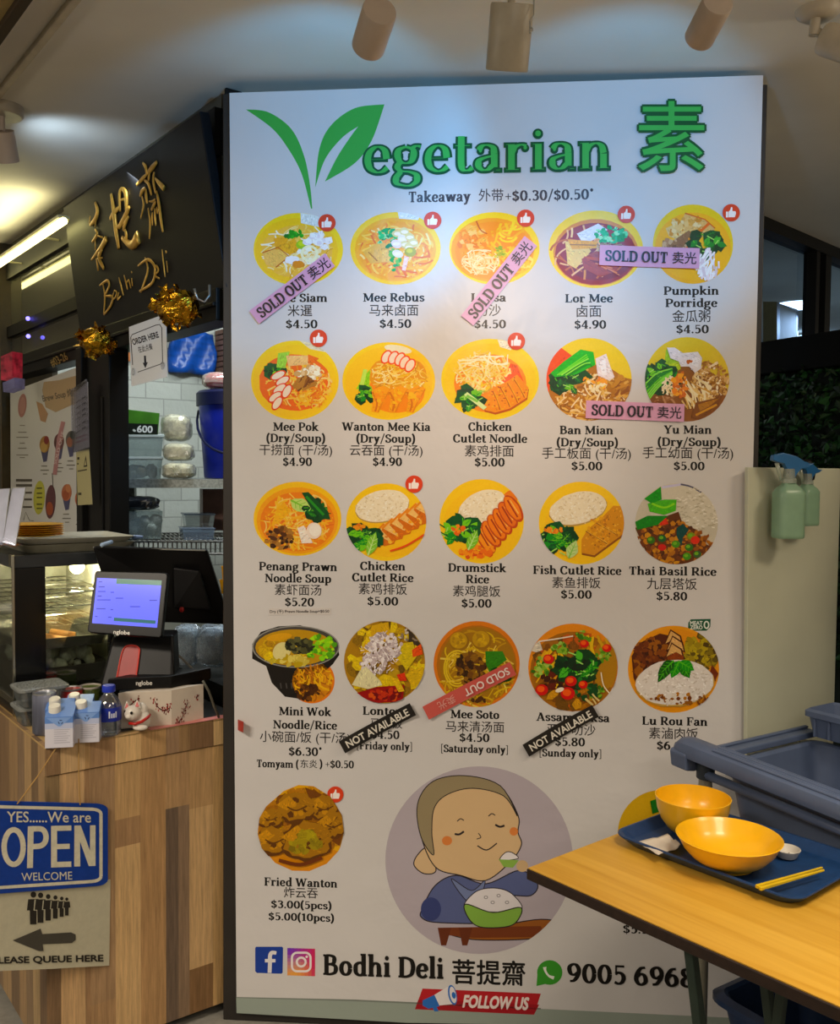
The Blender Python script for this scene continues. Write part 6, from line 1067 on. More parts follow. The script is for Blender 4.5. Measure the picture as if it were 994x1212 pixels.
# drink cartons with screw caps: one built, three copied
m_cart = ink_mat('carton_board', .3, crumple=0.0); m_cap = mat('white_cap', 'd9d5c8', .45, var=.04)
def carton_proto(loc):
    w, d, h = .067, .052, .078; t = thing('drink_carton', '', 'carton', (0, 0, 0), 'drink cartons on the counter corner'); g = G()
    lo, mid, up = lin('cfccd6'), lin('b4bcd8'), lin('5f86c9'); zs = [(0, lo), (.035, lo), (.048, mid), (.062, lin('88a3d3')), (h, None)]
    for (z0, c), (z1, _) in zip(zs[:-1], zs[1:]):
        a = [V((-w / 2, -d / 2, z0)), V((w / 2, -d / 2, z0)), V((w / 2, d / 2, z0)), V((-w / 2, d / 2, z0))]; b = [V((p.x, p.y, z1)) for p in a]
        g.add(a + b, [(i, (i + 1) % 4, 4 + (i + 1) % 4, 4 + i) for i in range(4)], 0, up if z0 > .06 else c)
    top = [V((-w / 2, -d / 2, h)), V((w / 2, -d / 2, h)), V((w / 2, d / 2, h + .016)), V((-w / 2, d / 2, h + .016))]
    g.add(top, [(0, 1, 2, 3)], 0, up); g.add([top[2], top[3], V((-w / 2, d / 2, h)), V((w / 2, d / 2, h))], [(0, 1, 2, 3)], 0, up)
    for s in (-1, 1): g.add([V((s * w / 2, -d / 2, h)), V((s * w / 2, d / 2, h + .016)), V((s * w / 2, d / 2, h))], [(0, 1, 2)], 0, up)
    fr = lambda x, z, o=.0004: V((x, -d / 2 - o, z))
    g.add([fr(-w / 2 + .004, h - .002), fr(w / 2 - .004, h - .002), fr(.004, h - .024), fr(-.002, h - .024)], [(0, 1, 2, 3)], 0, lin('7ea0d8'))
    for i in range(3):
        a0 = radians(90 + 120 * i); P = [fr(.004 + r * cos(a0 + b), h - .013 + r * sin(a0 + b), .0007) for r, b in ((.0065, -.7), (.0065, .5), (.0042, .5), (.0042, -.7))]; g.add(P, [(0, 1, 2, 3)], 0, lin('27345c'))
    for i in range(7): g.add([fr(-.012, .045 - i * .0055), fr(.026 - (i % 3) * .004, .045 - i * .0055), fr(.026 - (i % 3) * .004, .0465 - i * .0055), fr(-.012, .0465 - i * .0055)], [(0, 1, 2, 3)], 0, lin('a9a6b4'))
    sd = lambda y, z: V((-w / 2 - .0004, y, z))
    g.add([sd(-.018, .044), sd(.012, .044), sd(.012, .05), sd(-.018, .05)], [(0, 1, 2, 3)], 0, lin('b8747c')); g.add([sd(-.02, .02), sd(-.002, .02), sd(-.002, .036), sd(-.02, .036)], [(0, 1, 2, 3)], 0, lin('4a4f9a')); g.add([sd(.002, .012), sd(.018, .012), sd(.018, .017), sd(.002, .017)], [(0, 1, 2, 3)], 0, lin('6a6a7a'))
    g.build('body', m_cart, t, ink=True, bevel=.001)
    M = Matrix.Rotation(radians(14), 3, 'X'); g = G(); g.lathe(V((-.014, .004, h + .004)), [(.0155, 0), (.0155, .004), (.0145, .006), (.0145, .018), (.013, .02)], 22, M=M); g.build('cap', m_cap, t, smooth=True, autosm=40)
    return t
cp = carton_proto(None); rz = radians(12)
C1, C2 = at(72, 881.5), at(103, 875.5)
cp.location = C1; cp.rotation_euler = (0, 0, rz); cp['label'] = 'blue and white drink carton with cap at the very corner of the counter'
bk_ = V((-.035, .075, 0))
dup(cp, C2, rz, 'blue and white drink carton in front, next to the water bottle'); dup(cp, C1 + bk_ + V((.006, 0, 0)), rz, 'blue and white drink carton behind the corner one, beside the silver can'); dup(cp, C2 + bk_ + V((-.01, .0, 0)), rz, 'blue and white drink carton behind the one next to the bottle')
# water bottle
b0 = at(129, 869); bt = thing('water_bottle', 'small clear water bottle with blue cap and blue label beside the cartons', 'bottle', b0); r = .0315; g = G()
g.lathe(b0, [(r * .8, 0), (r * .95, .004), (r, .012), (r * .96, .02), (r, .028), (r * .97, .036), (r, .04), (r, .075), (r * .95, .083), (r * .75, .096), (r * .45, .108), (r * .4, .113), (r * .4, .12)], 28); g.build('body', glass('bottle_plastic', 'dfe6f0', .14, .05, .05, 'a9b4c4'), bt, smooth=True)
g = G(); g.lathe(b0, [(r * 1.015, .04), (r * 1.02, .042), (r * 1.02, .074), (r * 1.015, .076)], 28, cap0=False, cap1=False); g.build('label', mat('label_blue', '1c2f9c', .35, var=.1), bt, smooth=True)
g = G(); g.lathe(b0, [(r * .52, .114), (r * .54, .117), (r * .54, .128), (r * .5, .131)], 24); g.build('cap', mat('cap_blue', '2038b8', .4), bt, smooth=True, autosm=40)
k = Ink(lambda x, y, o: b0 + V(((r * 1.03) * sin(x), -(r * 1.03) * cos(x), y)) , 0, 0)
for (x0, x1, z0, z1, c) in ((-.95, -.35, .045, .07, 'c9cede'), (.3, .42, .05, .068, 'dfe4f2'), (.5, .6, .05, .062, 'dfe4f2'), (.66, .78, .05, .062, 'dfe4f2'), (.84, .95, .05, .066, 'dfe4f2')): k.rect(x0, z0, x1, z1, c)
k.build('label_print', bt, ink_mat('carton_board', .3, crumple=0.0))
# cans and take-away boxes behind the cartons
m_alu = mat('can_silver', 'b9b9bb', .28, .8)
def can(name, label, px, py, rpx, hh, side, top, Y=None, group=None):
    p = at(px, py); d = (p - EYE).length / FPX; r = rpx * d; t = thing(name, label, 'can' if name == 'drink_can' else 'tub', p, group); g = G()
    g.lathe(p, [(r * .85, 0), (r, .006), (r, hh - .006), (r * .93, hh)], 28); g.build('body', side, t, smooth=True, autosm=40)
    g = G(); g.lathe(p + V((0, 0, hh)), [(r * .95, -.002), (r * .97, .003), (r * .88, .003), (r * .84, -.001), (r * .2, -.001)], 28); g.build('top', top, t, smooth=True, autosm=40); return t
can('drink_can', 'silver and dark blue drink can behind the corner cartons', 53, 868, 12.5, .108, mat('can_navy_silver', '8f93a8', .3, .6, var=.6, scale=18, stretch=(1, 1, .1)), m_alu)
can('food_tub', 'red tub with pale foil top behind the drink cartons', 85, 851, 11.5, .085, mat('tub_red', 'b02420', .4, var=.1), m_alu)
can('food_tub', 'round clear tub with a translucent lid and green food beside the bottle', 107, 847, 12, .083, glass('tub_green', 'b8c890', .1, .1, .3, '76863a'), mat('pale_pink_lid', 'b9aca4', .35))
def takeaway(label, px, py, z):
    c = atz(px, py, z); t = thing('takeaway_box', label, 'box', c, 'take-away boxes on the counter'); g = G()
    R_ = lambda w, d, zz: [c + E1 * x + E2 * y + V((0, 0, zz)) for x, y in rrect(0, 0, w, d, .015, 4)]
    g.loft([R_(.105, .08, 0), R_(.125, .098, .045)]); g.build('body', glass('clear_box_film', 'dde4e6', .15, .1, .15, '9aa0a0'), t)
    g = G(); g.loft([R_(.133, .105, .043), R_(.135, .107, .05), R_(.125, .098, .053)]); g.build('lid', glass('box_lid_film', 'e6eaea', .2, .1, .35, 'b9bcb8'), t); return t
takeaway('clear take-away box at the bottom of the pair beside the heated cabinet', 47, 853, CT + .001); takeaway('clear take-away box on top of the pair beside the heated cabinet', 47, 853 - 21.5, CT + .0565)
# lucky cat figure
q0 = at(163, 866, CT + .003); ct = thing('cat_figurine', 'small white beckoning cat figurine with red collar in front of the blossom box', 'figurine', q0); g = G()
m_cat = mat('glazed_white', 'd9d0c4', .25, var=.03); m_rd = mat('glaze_red', 'b32018', .3)
u = 1 / FPX * q0.y
B3 = lambda x, y, dy=0.0: aty(x, y, q0.y + dy)
g.ball(B3(167, 852, .014), (11.5 * u, 10 * u, 13 * u), 20, 14); g.ball(B3(157, 844, -.004), (10 * u, 9.5 * u, 9.5 * u), 20, 14); g.ball(B3(167, 842, .018), (8.5 * u, 8 * u, 11 * u), 18, 12); g.ball(B3(166, 861, -.012), (9 * u, 6 * u, 3.6 * u), 14, 8); g.ball(B3(152, 848, -.022), (4 * u, 2.5 * u, 3 * u), 14, 8)
g.build('body', m_cat, ct, smooth=True)
for (x, y) in ((149.5, 836), (161.5, 834.5)):
    g = G(); g.add([B3(x - 4, y + 4, -.006), B3(x + 5, y + 3, -.006), B3(x + .5, y - 7, .0), B3(x + 1, y + 4, .014)], [(0, 1, 2), (1, 3, 2), (3, 0, 2), (0, 3, 1)]); e = g.build('ear', m_cat, ct)
    g = G(); g.prism([B3(x - 2, y + 2.4, -.0085), B3(x + 3, y + 1.8, -.0085), B3(x + .5, y - 4, -.0035)], (0, .002, 0)); g.build('ear_lining', m_rd, e)
for x, y, dy in ((155.5, 844, -.0262), (148.6, 842.5, -.0155)):
    g = G(); g.ball(B3(x, y, dy), (1.7 * u, .0012, 2.1 * u), 10, 6); g.build('eye', mat('glaze_black', '100c0a', .2), ct, smooth=True)
g = G(); g.tube([B3(153, 856, -.018), B3(160, 857, -.022), B3(168, 854, -.014), B3(175, 849, .004), B3(177, 846, .02)], .0042, 8); g.build('collar', m_rd, ct, smooth=True)
# patterned carton with plum blossoms under the till
b1, b2, b3 = at(140, 863), at(203, 858.5), at(241, 850.5); b4 = b1 + (b3 - b2); bh = .098
bb = thing('blossom_box', 'white box printed with red plum blossom sprigs carrying the customer screen', 'box', (b1 + b3) / 2)
g = G(); g.prism([b1, b2, b3, b4], (0, 0, bh)); g.build('body', mat('cream_card', 'cfc2b2', .6, var=.04), bb, bevel=.001)
rr = random.Random(5); n1 = V(((b2 - b1).y, -(b2 - b1).x, 0)).normalized(); n2 = V(((b3 - b2).y, -(b3 - b2).x, 0)).normalized()
k = Ink(lambda x, y, o: (b1 + (b2 - b1) * x + V((0, 0, y)) + n1 * o) if x <= 1 else (b2 + (b3 - b2) * (x - 1) + V((0, 0, y)) + n2 * o), 3e-4, 4e-6)
def sprig(x0, y0, pts, n, sp): 
    k.stroke([(x0 + a, y0 + b) for a, b in pts], .004, '4a2a22', True)
    for i in range(n): a, b = rr.choice(pts); rx = rr.uniform(.006, .014); k.poly(ellpts(min(.995, x0 + a + rr.uniform(-sp, sp)) if x0 < 1 else max(1.005, x0 + a + rr.uniform(-sp, sp)), max(.004, min(bh - .004, y0 + b + rr.uniform(-sp, sp) * .12)), rx, rx * .12 + .0018, 0, 7, .25, rr), rr.choice(['8c1f1c', 'a82a22', '5c1a18', '74201c']))
sprig(.68, .02, [(0, .05), (.08, .03), (.2, .022), (.3, .03)], 46, .08); sprig(.2, .06, [(0, .0), (.1, .012), (.2, .02)], 14, .06); sprig(1.1, .005, [(.12, .0), (.22, .012), (.3, .03), (.38, .045)], 60, .12); sprig(1.75, .06, [(0, 0), (.08, .01)], 7, .06)
k.build('printed_sprigs', bb, ink_mat('card_print', .6, crumple=0.0))
# customer display terminal
m_pos = mat('till_black', '0b0a0b', .42, var=.1, spec=.3); YT = b2.y + .01; zb = CT + bh
ps = thing('till_terminal', 'black till terminal with a lit blue customer screen and a red card slot', 'till', (b1 + b3) / 2 + V((0, 0, bh)))
def pp(pts, Y, dep, m, name, parent, bev=.002, ax=(-.12, .99, 0), mm=None):
    P = [aty(x, y, Y if not isinstance(Y, (list, tuple)) else Y[i]) for i, (x, y) in enumerate(pts)]; g = G(); g.prism(P, V(ax) * dep); return g.build(name, m, parent, bevel=bev)
f1, f2, f3 = atz(127, 818, zb + .001), atz(203, 814.5, zb + .001), atz(250, 804, zb + .001); f4 = f1 + (f3 - f2)
g = G(); g.prism([f1, f2, f3, f4], (0, 0, .034)); g.build('base', m_pos, ps, bevel=.003)
ped = pp([(134, 752), (205, 752), (207, 800), (203, 814), (118, 812)], [YT + .06, YT + .06, YT + .03, YT + .012, YT + .012], .10, m_pos, 'pedestal', ps, .006)
g = G(); sq = catmull([(137, 812), (143, 780), (147, 768), (152, 764.5), (160, 764.5), (165, 768), (165, 776), (160, 812)], 4); pl = Plane(aty(150, 812, YT - .002), aty(150, 812, YT - .002) - aty(150, 764, YT + .042)); 
SLN = (aty(205, 752, YT + .06) - aty(134, 752, YT + .06)).cross(aty(203, 814, YT + .012) - aty(205, 752, YT + .06)); SLP = Plane(aty(205, 752, YT + .06), SLN)
g.prism([SLP.hit(x, y, .003) for x, y in sq], -SLP.n * .003); slot = g.build('card_slot', mat('slot_red', 'a0140e', .4), ps)
g = G(); g.tube([SLP.hit(x, y, .004) for x, y in sq], .0022, 6); g.build('slot_rim', mat('slot_red_bright', 'd8463a', .35), slot)
SCN = (aty(198.6, 678, YT + .02) - aty(111, 676, YT + .03)).cross(aty(103, 750, YT - .02) - aty(111, 676, YT + .03)); SCP = Plane(aty(150, 715, YT - .005), SCN); sh_ = SCP.hit
g = G(); g.prism([sh_(x, y) for x, y in ((112, 677.5), (114, 675.5), (196, 677.5), (198.6, 680), (191, 753), (188, 755), (106, 749), (103, 746.5))], -SCP.n * .022); bez = g.build('screen_housing', mat('till_gloss', '070708', .3, spec=.2), ps, bevel=.003)
def screen_mat():
    m, nt, b, N, L = newmat('lit_screen'); at_ = N.new('ShaderNodeAttribute'); at_.attribute_name = 'ink'
    L.new(at_.outputs['Color'], b.inputs['Base Color']); L.new(at_.outputs['Color'], b.inputs['Emission Color']); b.inputs['Emission Strength'].default_value = 0.75; b.inputs['Roughness'].default_value = .12; return m
k = Ink(sh_, 6e-4, 2e-5); k.poly([(115, 684), (191.5, 687), (186, 743), (109, 737.5)], '5f68f0'); k.poly([(138, 685), (191.5, 687), (191, 693), (137.5, 691)], '3a6a5c'); k.poly([(135, 731), (184.5, 734.5), (184, 738.5), (134.5, 735)], '2f5f64')
for x, y, w in ((117, 688, 4), (117, 694, 7), (116, 699.5, 9), (131, 700.5, 4), (115.5, 705, 5), (115, 709.5, 16), (114, 720, 11), (131, 721, 3), (112.5, 729, 3), (128, 730, 4), (137, 707.5, 9), (154, 717.5, 12), (177, 710, 9)): k.rect(x, y, x + w, y + 1.2, '3a3f9c')
k.build('screen_image', bez, screen_mat())
k = Ink(lambda x, y, o: sh_(x, y, o), 8e-4, 2e-5); sans(k, 'nglobe', 144, 749.2, 19, 'efece4', 6.5, .02, rot=3.5); k.build('brand_mark', bez, ink_mat('card_print', .6, crumple=0.0))
BLP = Plane(f1, (f2 - f1).cross(V((0, 0, 1)))); k = Ink(BLP.hit, .0012, 2e-5); sans(k, 'nglobe', 170.5, 809, 19, 'd8d5ce', 6.5, .02, rot=-1); k.build('brand_mark', ps, ink_mat('card_print', .6, crumple=0.0))
# staff monitor seen from behind
mn = thing('staff_monitor', 'large black staff monitor seen from behind, tilted above the till terminal', 'monitor', aty(225, 800, 2.66))
pp([(110, 648), (112, 646.5), (243, 650.5), (245.5, 652.5), (272, 737), (269, 739), (140, 735), (136, 733)], [2.69, 2.69, 2.80, 2.80, 2.88, 2.88, 2.73, 2.73], .025, m_pos, 'panel', mn, .004)
pp([(110, 647.2), (243, 650.8), (243, 652.2), (110, 648.8)], [2.695, 2.795, 2.795, 2.695], .01, mat('grey_edge', '8f8f88', .4), 'top_edge', mn, 0)
pp([(205, 672), (236, 676), (250, 722), (206, 720)], [2.76, 2.77, 2.82, 2.78], .02, mat('till_rib', '0c0b0d', .5), 'rear_cover', mn, .004)
g = G(); g.ball(aty(215, 721.5, 2.765), (.0075, .004, .0085), 12, 8); g.build('power_button', mat('button_red', 'a81c18', .4), mn, smooth=True)
g = G(); g.tube([aty(178, 728, 2.82), aty(178, 765, 2.80), V((*aty(178, 790, 2.80).xy, CT + .02))], .02, 10); g.lathe(V((*aty(178, 790, 2.80).xy, CT + .008)), [(.07, -.006), (.07, .0), (.03, .006)], 20); g.build('stand', m_pos, mn, smooth=True, autosm=40)
g = G(); g.tube([aty(205, 770, 2.76), aty(216, 780, 2.74), aty(226, 790, 2.72), aty(233, 797, 2.70)], .0035, 8); tag(g.build('cable', mat('grey_cable', '9a958a', .5), smooth=True), 'pale grey cable running down behind the till terminal', 'cable')
g = G(); g.tube([aty(240, 806, 2.56), aty(247, 818, 2.58), aty(253, 835, 2.6), aty(259, 849, 2.61)], .0035, 8); tag(g.build('cable', mat('dark_grey_cable', '5a584c', .5), smooth=True), 'dark grey cable hanging at the right end of the counter', 'cable')
# heated glass cabinet
h0 = at(17, 848, CT + .002); W1, W2, HH = .30, .50, .452; hc = thing('heated_cabinet', 'black framed heated glass food cabinet at the left of the counter', 'cabinet', h0 + E1 * W1 / 2 + E2 * W2 / 2)
def hb(a0, a1, b0_, b1_, z0, z1, m, name, bev=.002): g = G(); g.obox(h0 + E1 * a0 + E2 * b0_ + V((0, 0, z0)), E1 * (a1 - a0), E2 * (b1_ - b0_), (0, 0, z1 - z0)); return g.build(name, m, hc, bevel=bev)
hb(0, W1, 0, W2, 0, .03, m_blackgloss, 'base'); hb(0, W1, 0, W2, HH - .035, HH, mat('grey_black_top', '2a2d30', .3), 'top')
hb(.004, .088, 0.0, .02, .03, HH - .035, m_blackgloss, 'corner_post'); hb(W1 - .03, W1, 0, .02, .03, HH - .035, m_blackgloss, 'corner_post'); hb(0, .02, W2 - .02, W2, .03, HH - .035, m_blackgloss, 'corner_post')
m_chr = mat('chrome', 'c9c4b4', .18, 1.0); hb(-.003, .004, -.003, .006, .0, HH + .001, m_chr, 'chrome_edge', .001); hb(-.004, .006, 0.0, .03, HH - .03, HH + .003, m_chr, 'chrome_edge', .001); hb(-.003, .003, 0, W2, .03, .05, m_chr, 'chrome_edge', .001)
hb(0.0, .003, .02, W2 - .02, .05, HH - .035, glass('cabinet_glass', 'eef2ee', .10, .05), 'glass_pane', 0); hb(.088, W1 - .03, .004, .007, .03, HH - .035, glass('cabinet_glass', 'eef2ee', .10, .05), 'glass_pane', 0)
hb(W1 - .006, W1, .02, W2, .03, HH - .035, mat('cabinet_back', 'c2bfa4', .4, .1, var=.2), 'end_panel', 0); hb(0, W1, W2 - .006, W2, .03, HH - .035, mat('cabinet_back', 'c2bfa4', .4, .1, var=.2), 'rear_panel', 0)
def wire_rack(z, name='wire_rack'):
    g = G(); o = h0 + V((0, 0, z))
    for i in range(9): p = o + E1 * (.02 + .26 * i / 8) + E2 * .03; g.tube([p, p + E2 * .43], .0018, 6)
    for j in range(5): p = o + E1 * .02 + E2 * (.03 + .43 * j / 4); g.tube([p, p + E1 * .26], .0022, 6)
    return g.build(name, m_chr, hc)
wire_rack(.335); wire_rack(.295); wire_rack(.24)
def food_tray(z, hh, name): 
    g = G(); o = h0 + E1 * .15 + E2 * .25 + V((0, 0, z)); R_ = lambda w, d, zz: [o + E1 * x + E2 * y + V((0, 0, zz)) for x, y in rrect(0, 0, w, d, .02, 4)]
    g.loft([R_(.24, .43, 0), R_(.26, .45, hh), R_(.25, .44, hh), R_(.23, .42, .004)]); return g.build(name, mat('tray_steel', '8a8778', .25, .8), hc)
food_tray(.175, .03, 'food_tray'); food_tray(.07, .05, 'food_tray')
bul = h0 + E1 * .22 + E2 * .14 + V((0, 0, HH - .055)); g = G(); g.ball(bul, (.022, .022, .02), 16, 10); g.build('bulb', mat('bulb_glow', 'ffedb8', .3, var=0, emit=14.0), hc, smooth=True)
light('cabinet_lamp', 'POINT', bul + V((0, 0, -.03)), None, 7.0, (1.0, .88, .62), .02)
m_roll = mat('fried_roll', 'b57a34', .55, var=.3, scale=50, bump=.3)
for i, (x0, y0, x1, y1, Y, w) in enumerate(((60, 749.5, 88, 753.5, 2.83, 'upper'), (52, 755, 80, 759.5, 2.79, 'lower'))):
    g = G(); a, b = aty(x0, y0, Y), aty(x1, y1, Y); g.tube([a + (a - b) * .04, a, b, b + (b - a) * .04], [.006, .0145, .0145, .006], 14); tag(g.build('spring_roll', m_roll, smooth=True), w + ' of two fried rolls lying on the cabinet tray', 'roll', 'fried rolls in the heated cabinet')
g = G(); rr = random.Random(4); o = h0 + E1 * .15 + E2 * .25 + V((0, 0, .12))
for i in range(60): g.ball(o + E1 * rr.uniform(-.10, .10) + E2 * rr.uniform(-.18, .18) + V((0, 0, rr.uniform(-.015, .02))), rr.uniform(.012, .024), 8, 6, jig=.2, rnd=rr)
tag(g.build('steamed_food', mat('pale_steamed', 'cfd2bc', .5, var=.35, scale=40), smooth=True), 'heap of pale steamed food under film at the bottom of the heated cabinet', 'food', None, 'stuff')
# things lying on top of the cabinet
ZC = CT + HH + .001; tw = thing('serving_tray', 'pale serving tray with a light blue end lying on top of the heated cabinet', 'tray', h0 + E1 * .2 + E2 * .2 + V((0, 0, HH)))
def tray_on(z, hh, m, name): 
    o = h0 + E1 * .20 + E2 * .17 + V((0, 0, HH + z)); g = G(); R_ = lambda w, d, zz: [o + E1 * x + E2 * y + V((0, 0, zz)) for x, y in rrect(0, 0, w, d, .02, 4)]
    g.loft([R_(.29, .24, 0), R_(.33, .28, hh), R_(.32, .27, hh), R_(.28, .23, .004)]); return g.build(name, m, tw)
tray_on(.001, .024, mat('tray_grey', '8d8a78', .4), 'lower_tray'); tray_on(.026, .016, mat('tray_white', 'b9b6a8', .4), 'upper_tray')
g = G(); o = h0 + E1 * .365 + E2 * .06 + V((0, 0, HH + .036)); g.tube([o, o + E1 * .03], [.008, .004], 10); g.build('blue_end', mat('pale_blue', '6f86b0', .4), tw)
m_yel = mat('yellow_plate', 'f2b418', .35, var=.08); pc = h0 + E1 * .10 + E2 * .16 + V((0, 0, HH + .043))
def plate_proto(c):
    g = G(); g.lathe(V((0, 0, 0)), [(.05, 0), (.055, .0015), (.082, .0045), (.084, .0062), (.08, .0062), (.052, .003)], 36); o = g.build('yellow_plate', m_yel, smooth=True, autosm=40, loc=(0, 0, 0)); o['category'] = 'plate'; o['group'] = 'yellow plates on the cabinet'; return o
ordn = ['lowest', 'second', 'third', 'fourth', 'fifth', 'topmost']; pp_ = plate_proto(pc)
for i in range(6):
    o = pp_ if i == 0 else dup(pp_, (0, 0, 0)); o.location = pc + V((0, 0, i * .0062)); o['label'] = ordn[i] + (' plate of' if i in (0, 5) else ' plate from the bottom of') + ' the yellow stack on the cabinet'
for i, (q, lab) in enumerate((([(3, 642), (18, 646), (30, 577), (15, 577.5)], 'clear acrylic payment stand leaning in front of the yellow plates'), ([(-14, 642), (3, 645), (11.5, 578), (-3, 579)], 'clear acrylic payment stand cut by the left edge of the photo'))):
    t = thing('acrylic_stand', lab, 'stand', aty((q[0][0] + q[1][0]) / 2, q[1][1], 2.62), 'acrylic stands on the cabinet'); Ys = [2.585, 2.585, 2.64, 2.64]; P = [aty(x, y, Y) for (x, y), Y in zip(q, Ys)]
    g = G(); g.prism(P, (0, .006, 0)); g.build('paper', mat('stand_paper', 'd0cdbc', .4, var=.1), t)
    g = G(); g.prism([p + V((0, -.004, 0)) for p in P], (0, .003, 0)); g.build('acrylic_sheet', glass('acrylic', 'f2f4ff', .05, .05), t)
    g = G(); c = (P[0] + P[1]) / 2; g.prism([P[0] + V((0, -.02, -.003)), P[1] + V((0, -.02, -.003)), P[1] + V((0, .05, -.003)), P[0] + V((0, .05, -.003))], (0, 0, .004)); g.build('foot', glass('acrylic', 'f2f4ff', .05, .05), t)
g = G(); a, b = aty(119, 645.5, 2.62), aty(132, 641.5, 2.66); g.tube([a, a.lerp(b, .1), b, b + (b - a) * .05], [.003, .0062, .0062, .003], 12); tag(g.build('marker_pen', mat('pale_blue_pen', '9fb8d8', .4), smooth=True), 'pale blue marker pen on top of the heated cabinet by the monitor', 'pen')
# ------------------------------------------------------------------ right side: plant wall, board, bottles, trolley
QA = V((.432, -.902, 0)).normalized(); QB = V((.902, .432, 0)).normalized(); TA = V((.55, -.835, 0)).normalized(); TB = V((.835, .55, 0)).normalized(); UP = V((0, 0, 1))
g0 = aty(897, 404, 3.03); g0.z = 0
pw = thing('plant_screen', 'dark green artificial plant screen with a black top rail at the right', 'plant screen', g0 + QA * .7)
g = G(); g.obox(g0 - QA * .25 + QB * .03, QA * 1.7, QB * .05, UP * 1.88); g.build('backing', mat('dark_green_mesh', '0f1a10', .7), pw)
g = G(); g.obox(g0 - QA * .25, QA * 1.7, QB * .09, UP * .105); g.v = [v + UP * 1.868 for v in g.v]; g.build('top_rail', mat('matte_black', '040404', .7, spec=.15), pw, bevel=.004)
rr = random.Random(31); g = G()
for i in range(7000):
    s, z = rr.uniform(-.2, 1.0), rr.uniform(1.0, 1.87); c = g0 + QA * s - QB * rr.uniform(-.03, .05 if z < 1.8 else .01) + UP * z
    if z < 1.56 and s > .62: c = c - QB * rr.uniform(0, .08)
    d = V((rr.uniform(-1, 1), rr.uniform(-1, 1), rr.uniform(-1.2, .6))).normalized(); n = d.cross(-QB + V((rr.uniform(-.5, .5), rr.uniform(-.5, .5), rr.uniform(-.5, .5)))).normalized(); L = rr.uniform(.016, .04); w = L * rr.uniform(.18, .42)
    cc = rr.choice(['10300f', '164018', '0b240c', '1f5020', '0e2c10', '133a15']); bmp = d.cross(n) * L * .12
    g.add([c, c + d * L * .4 + n * w + bmp, c + d * L, c + d * L * .4 - n * w + bmp], [(0, 1, 2), (0, 2, 3)], 0, lin(cc))
fo = g.build('foliage', ink_mat('leaf_print', .5, .2, crumple=0), pw, ink=True, recalc=False); fo['kind'] = 'stuff'
# pale board leaning behind the trolley
bA = aty(885.5, 553, 2.44); bB = bA + V((.87, .49, 0)).normalized() * .37; t0 = V((-.06 * 0, -.03, 0))
btm = aty(896, 900, 2.40); off = V((btm.x - bA.x + .015, -.06, 0))
g = G(); hz = bA.z - .02; P = [bA, bB, bB + V((.0, -.0, -hz)), V((bA.x + .035, bA.y + .02, bA.z - hz))]; BD = Plane(P[0], (P[1] - P[0]).cross(P[3] - P[0])); g.prism(P, -BD.n * .012)
tag(g.build('pale_board', mat('cream_board', 'c6c8b2', .55, var=.05, scale=5), bevel=.002), 'tall plain cream board standing behind the grey tub trolley', 'board')
# hook rail and spray bottles
m_green = mat('bottle_green', '8fb396', .3, var=.06, trans=.15); m_trig = mat('trigger_blue', '2f6ea8', .3, trans=.2); m_trigc = glass('clear_neck', 'e6efe6', .15, .1, .35, 'c9d2c4')
def spray(label, px, py0, py1, Y, wpx_, rz, k=1.0):
    b = aty(px, py1, Y); s = Y / FPX; H_ = (py1 - py0) * s; w = wpx_ / 2 * s; t = thing('spray_bottle', label, 'bottle', b, 'spray bottles hung on the board'); Z = Matrix.Rotation(rz, 3, 'Z'); X = Z @ V((1, 0, 0)); Yv = Z @ V((0, 1, 0))
    def RR(f, z, sx=1.0): return [b + X * x + Yv * y + UP * z for x, y in rrect(0, 0, 2 * w * f, 2 * w * f * .8, w * .45 * f, 4)]
    g = G(); zz = H_ * .66; rings = [RR(.92, 0), RR(1, .004)]
    for i in range(9): rings.append(RR(.985 if i % 2 else 1.0, .01 + (zz * .82 - .01) * i / 8))
    rings += [RR(.8, zz * .9), RR(.5, zz * .97), RR(.44, zz * 1.0)]; g.loft(rings); g.build('body', m_green, t, smooth=True, autosm=50)
    g = G(); g.lathe(b + UP * zz, [(w * .5, 0), (w * .5, H_ * .05), (w * .42, H_ * .06), (w * .36, H_ * .17)], 18); g.build('collar', m_trigc, t, smooth=True, autosm=40)
    top = b + UP * (zz + H_ * .17); g = G(); P = [(-1.35, .10), (-1.3, .16), (-.6, .19), (.4, .15), (1.3, .06), (1.75, .07), (1.3, .02), (.75, .0), (.45, -.06), (.3, -.12), (-.2, -.02), (-.5, .06), (-1.0, .08)]
    g.prism([top + X * (x * w) + UP * (z * H_) - Yv * w * .25 for x, z in P], Yv * w * .5); g.build('trigger_head', m_trig, t, bevel=.0015)
    g = G(); g.tube([top + X * w * -.95 + UP * H_ * .07, top + X * w * -.8 + UP * -H_ * .02, top + X * w * -.62 + UP * -H_ * .14], [w * .16, w * .14, w * .1], 8); g.build('trigger', m_trigc, t, smooth=True); return t
spray('green spray bottle with blue trigger hanging in front on the cream board', 932, 538, 637, 2.43, 34, radians(8))
spray('paler green spray bottle half hidden behind the front one on the board', 954, 548, 622, 2.49, 27, radians(30))
hk = thing('board_hook', 'black curved hook over the top of the cream board behind the spray bottles', 'hook', aty(955, 572, 2.53)); g = G(); g.tube([aty(948, 549, 2.53), aty(956, 548, 2.53), aty(960, 556, 2.53), aty(959, 566, 2.53), aty(954, 571, 2.53)], [.008, .012, .013, .011, .006], 10); g.build('arm', m_black, hk, smooth=True)
g = G(); g.obox(aty(946, 549, 2.53), (.03, 0, 0), (0, .05, 0), (0, 0, .012)); g.build('clip', m_black, hk)
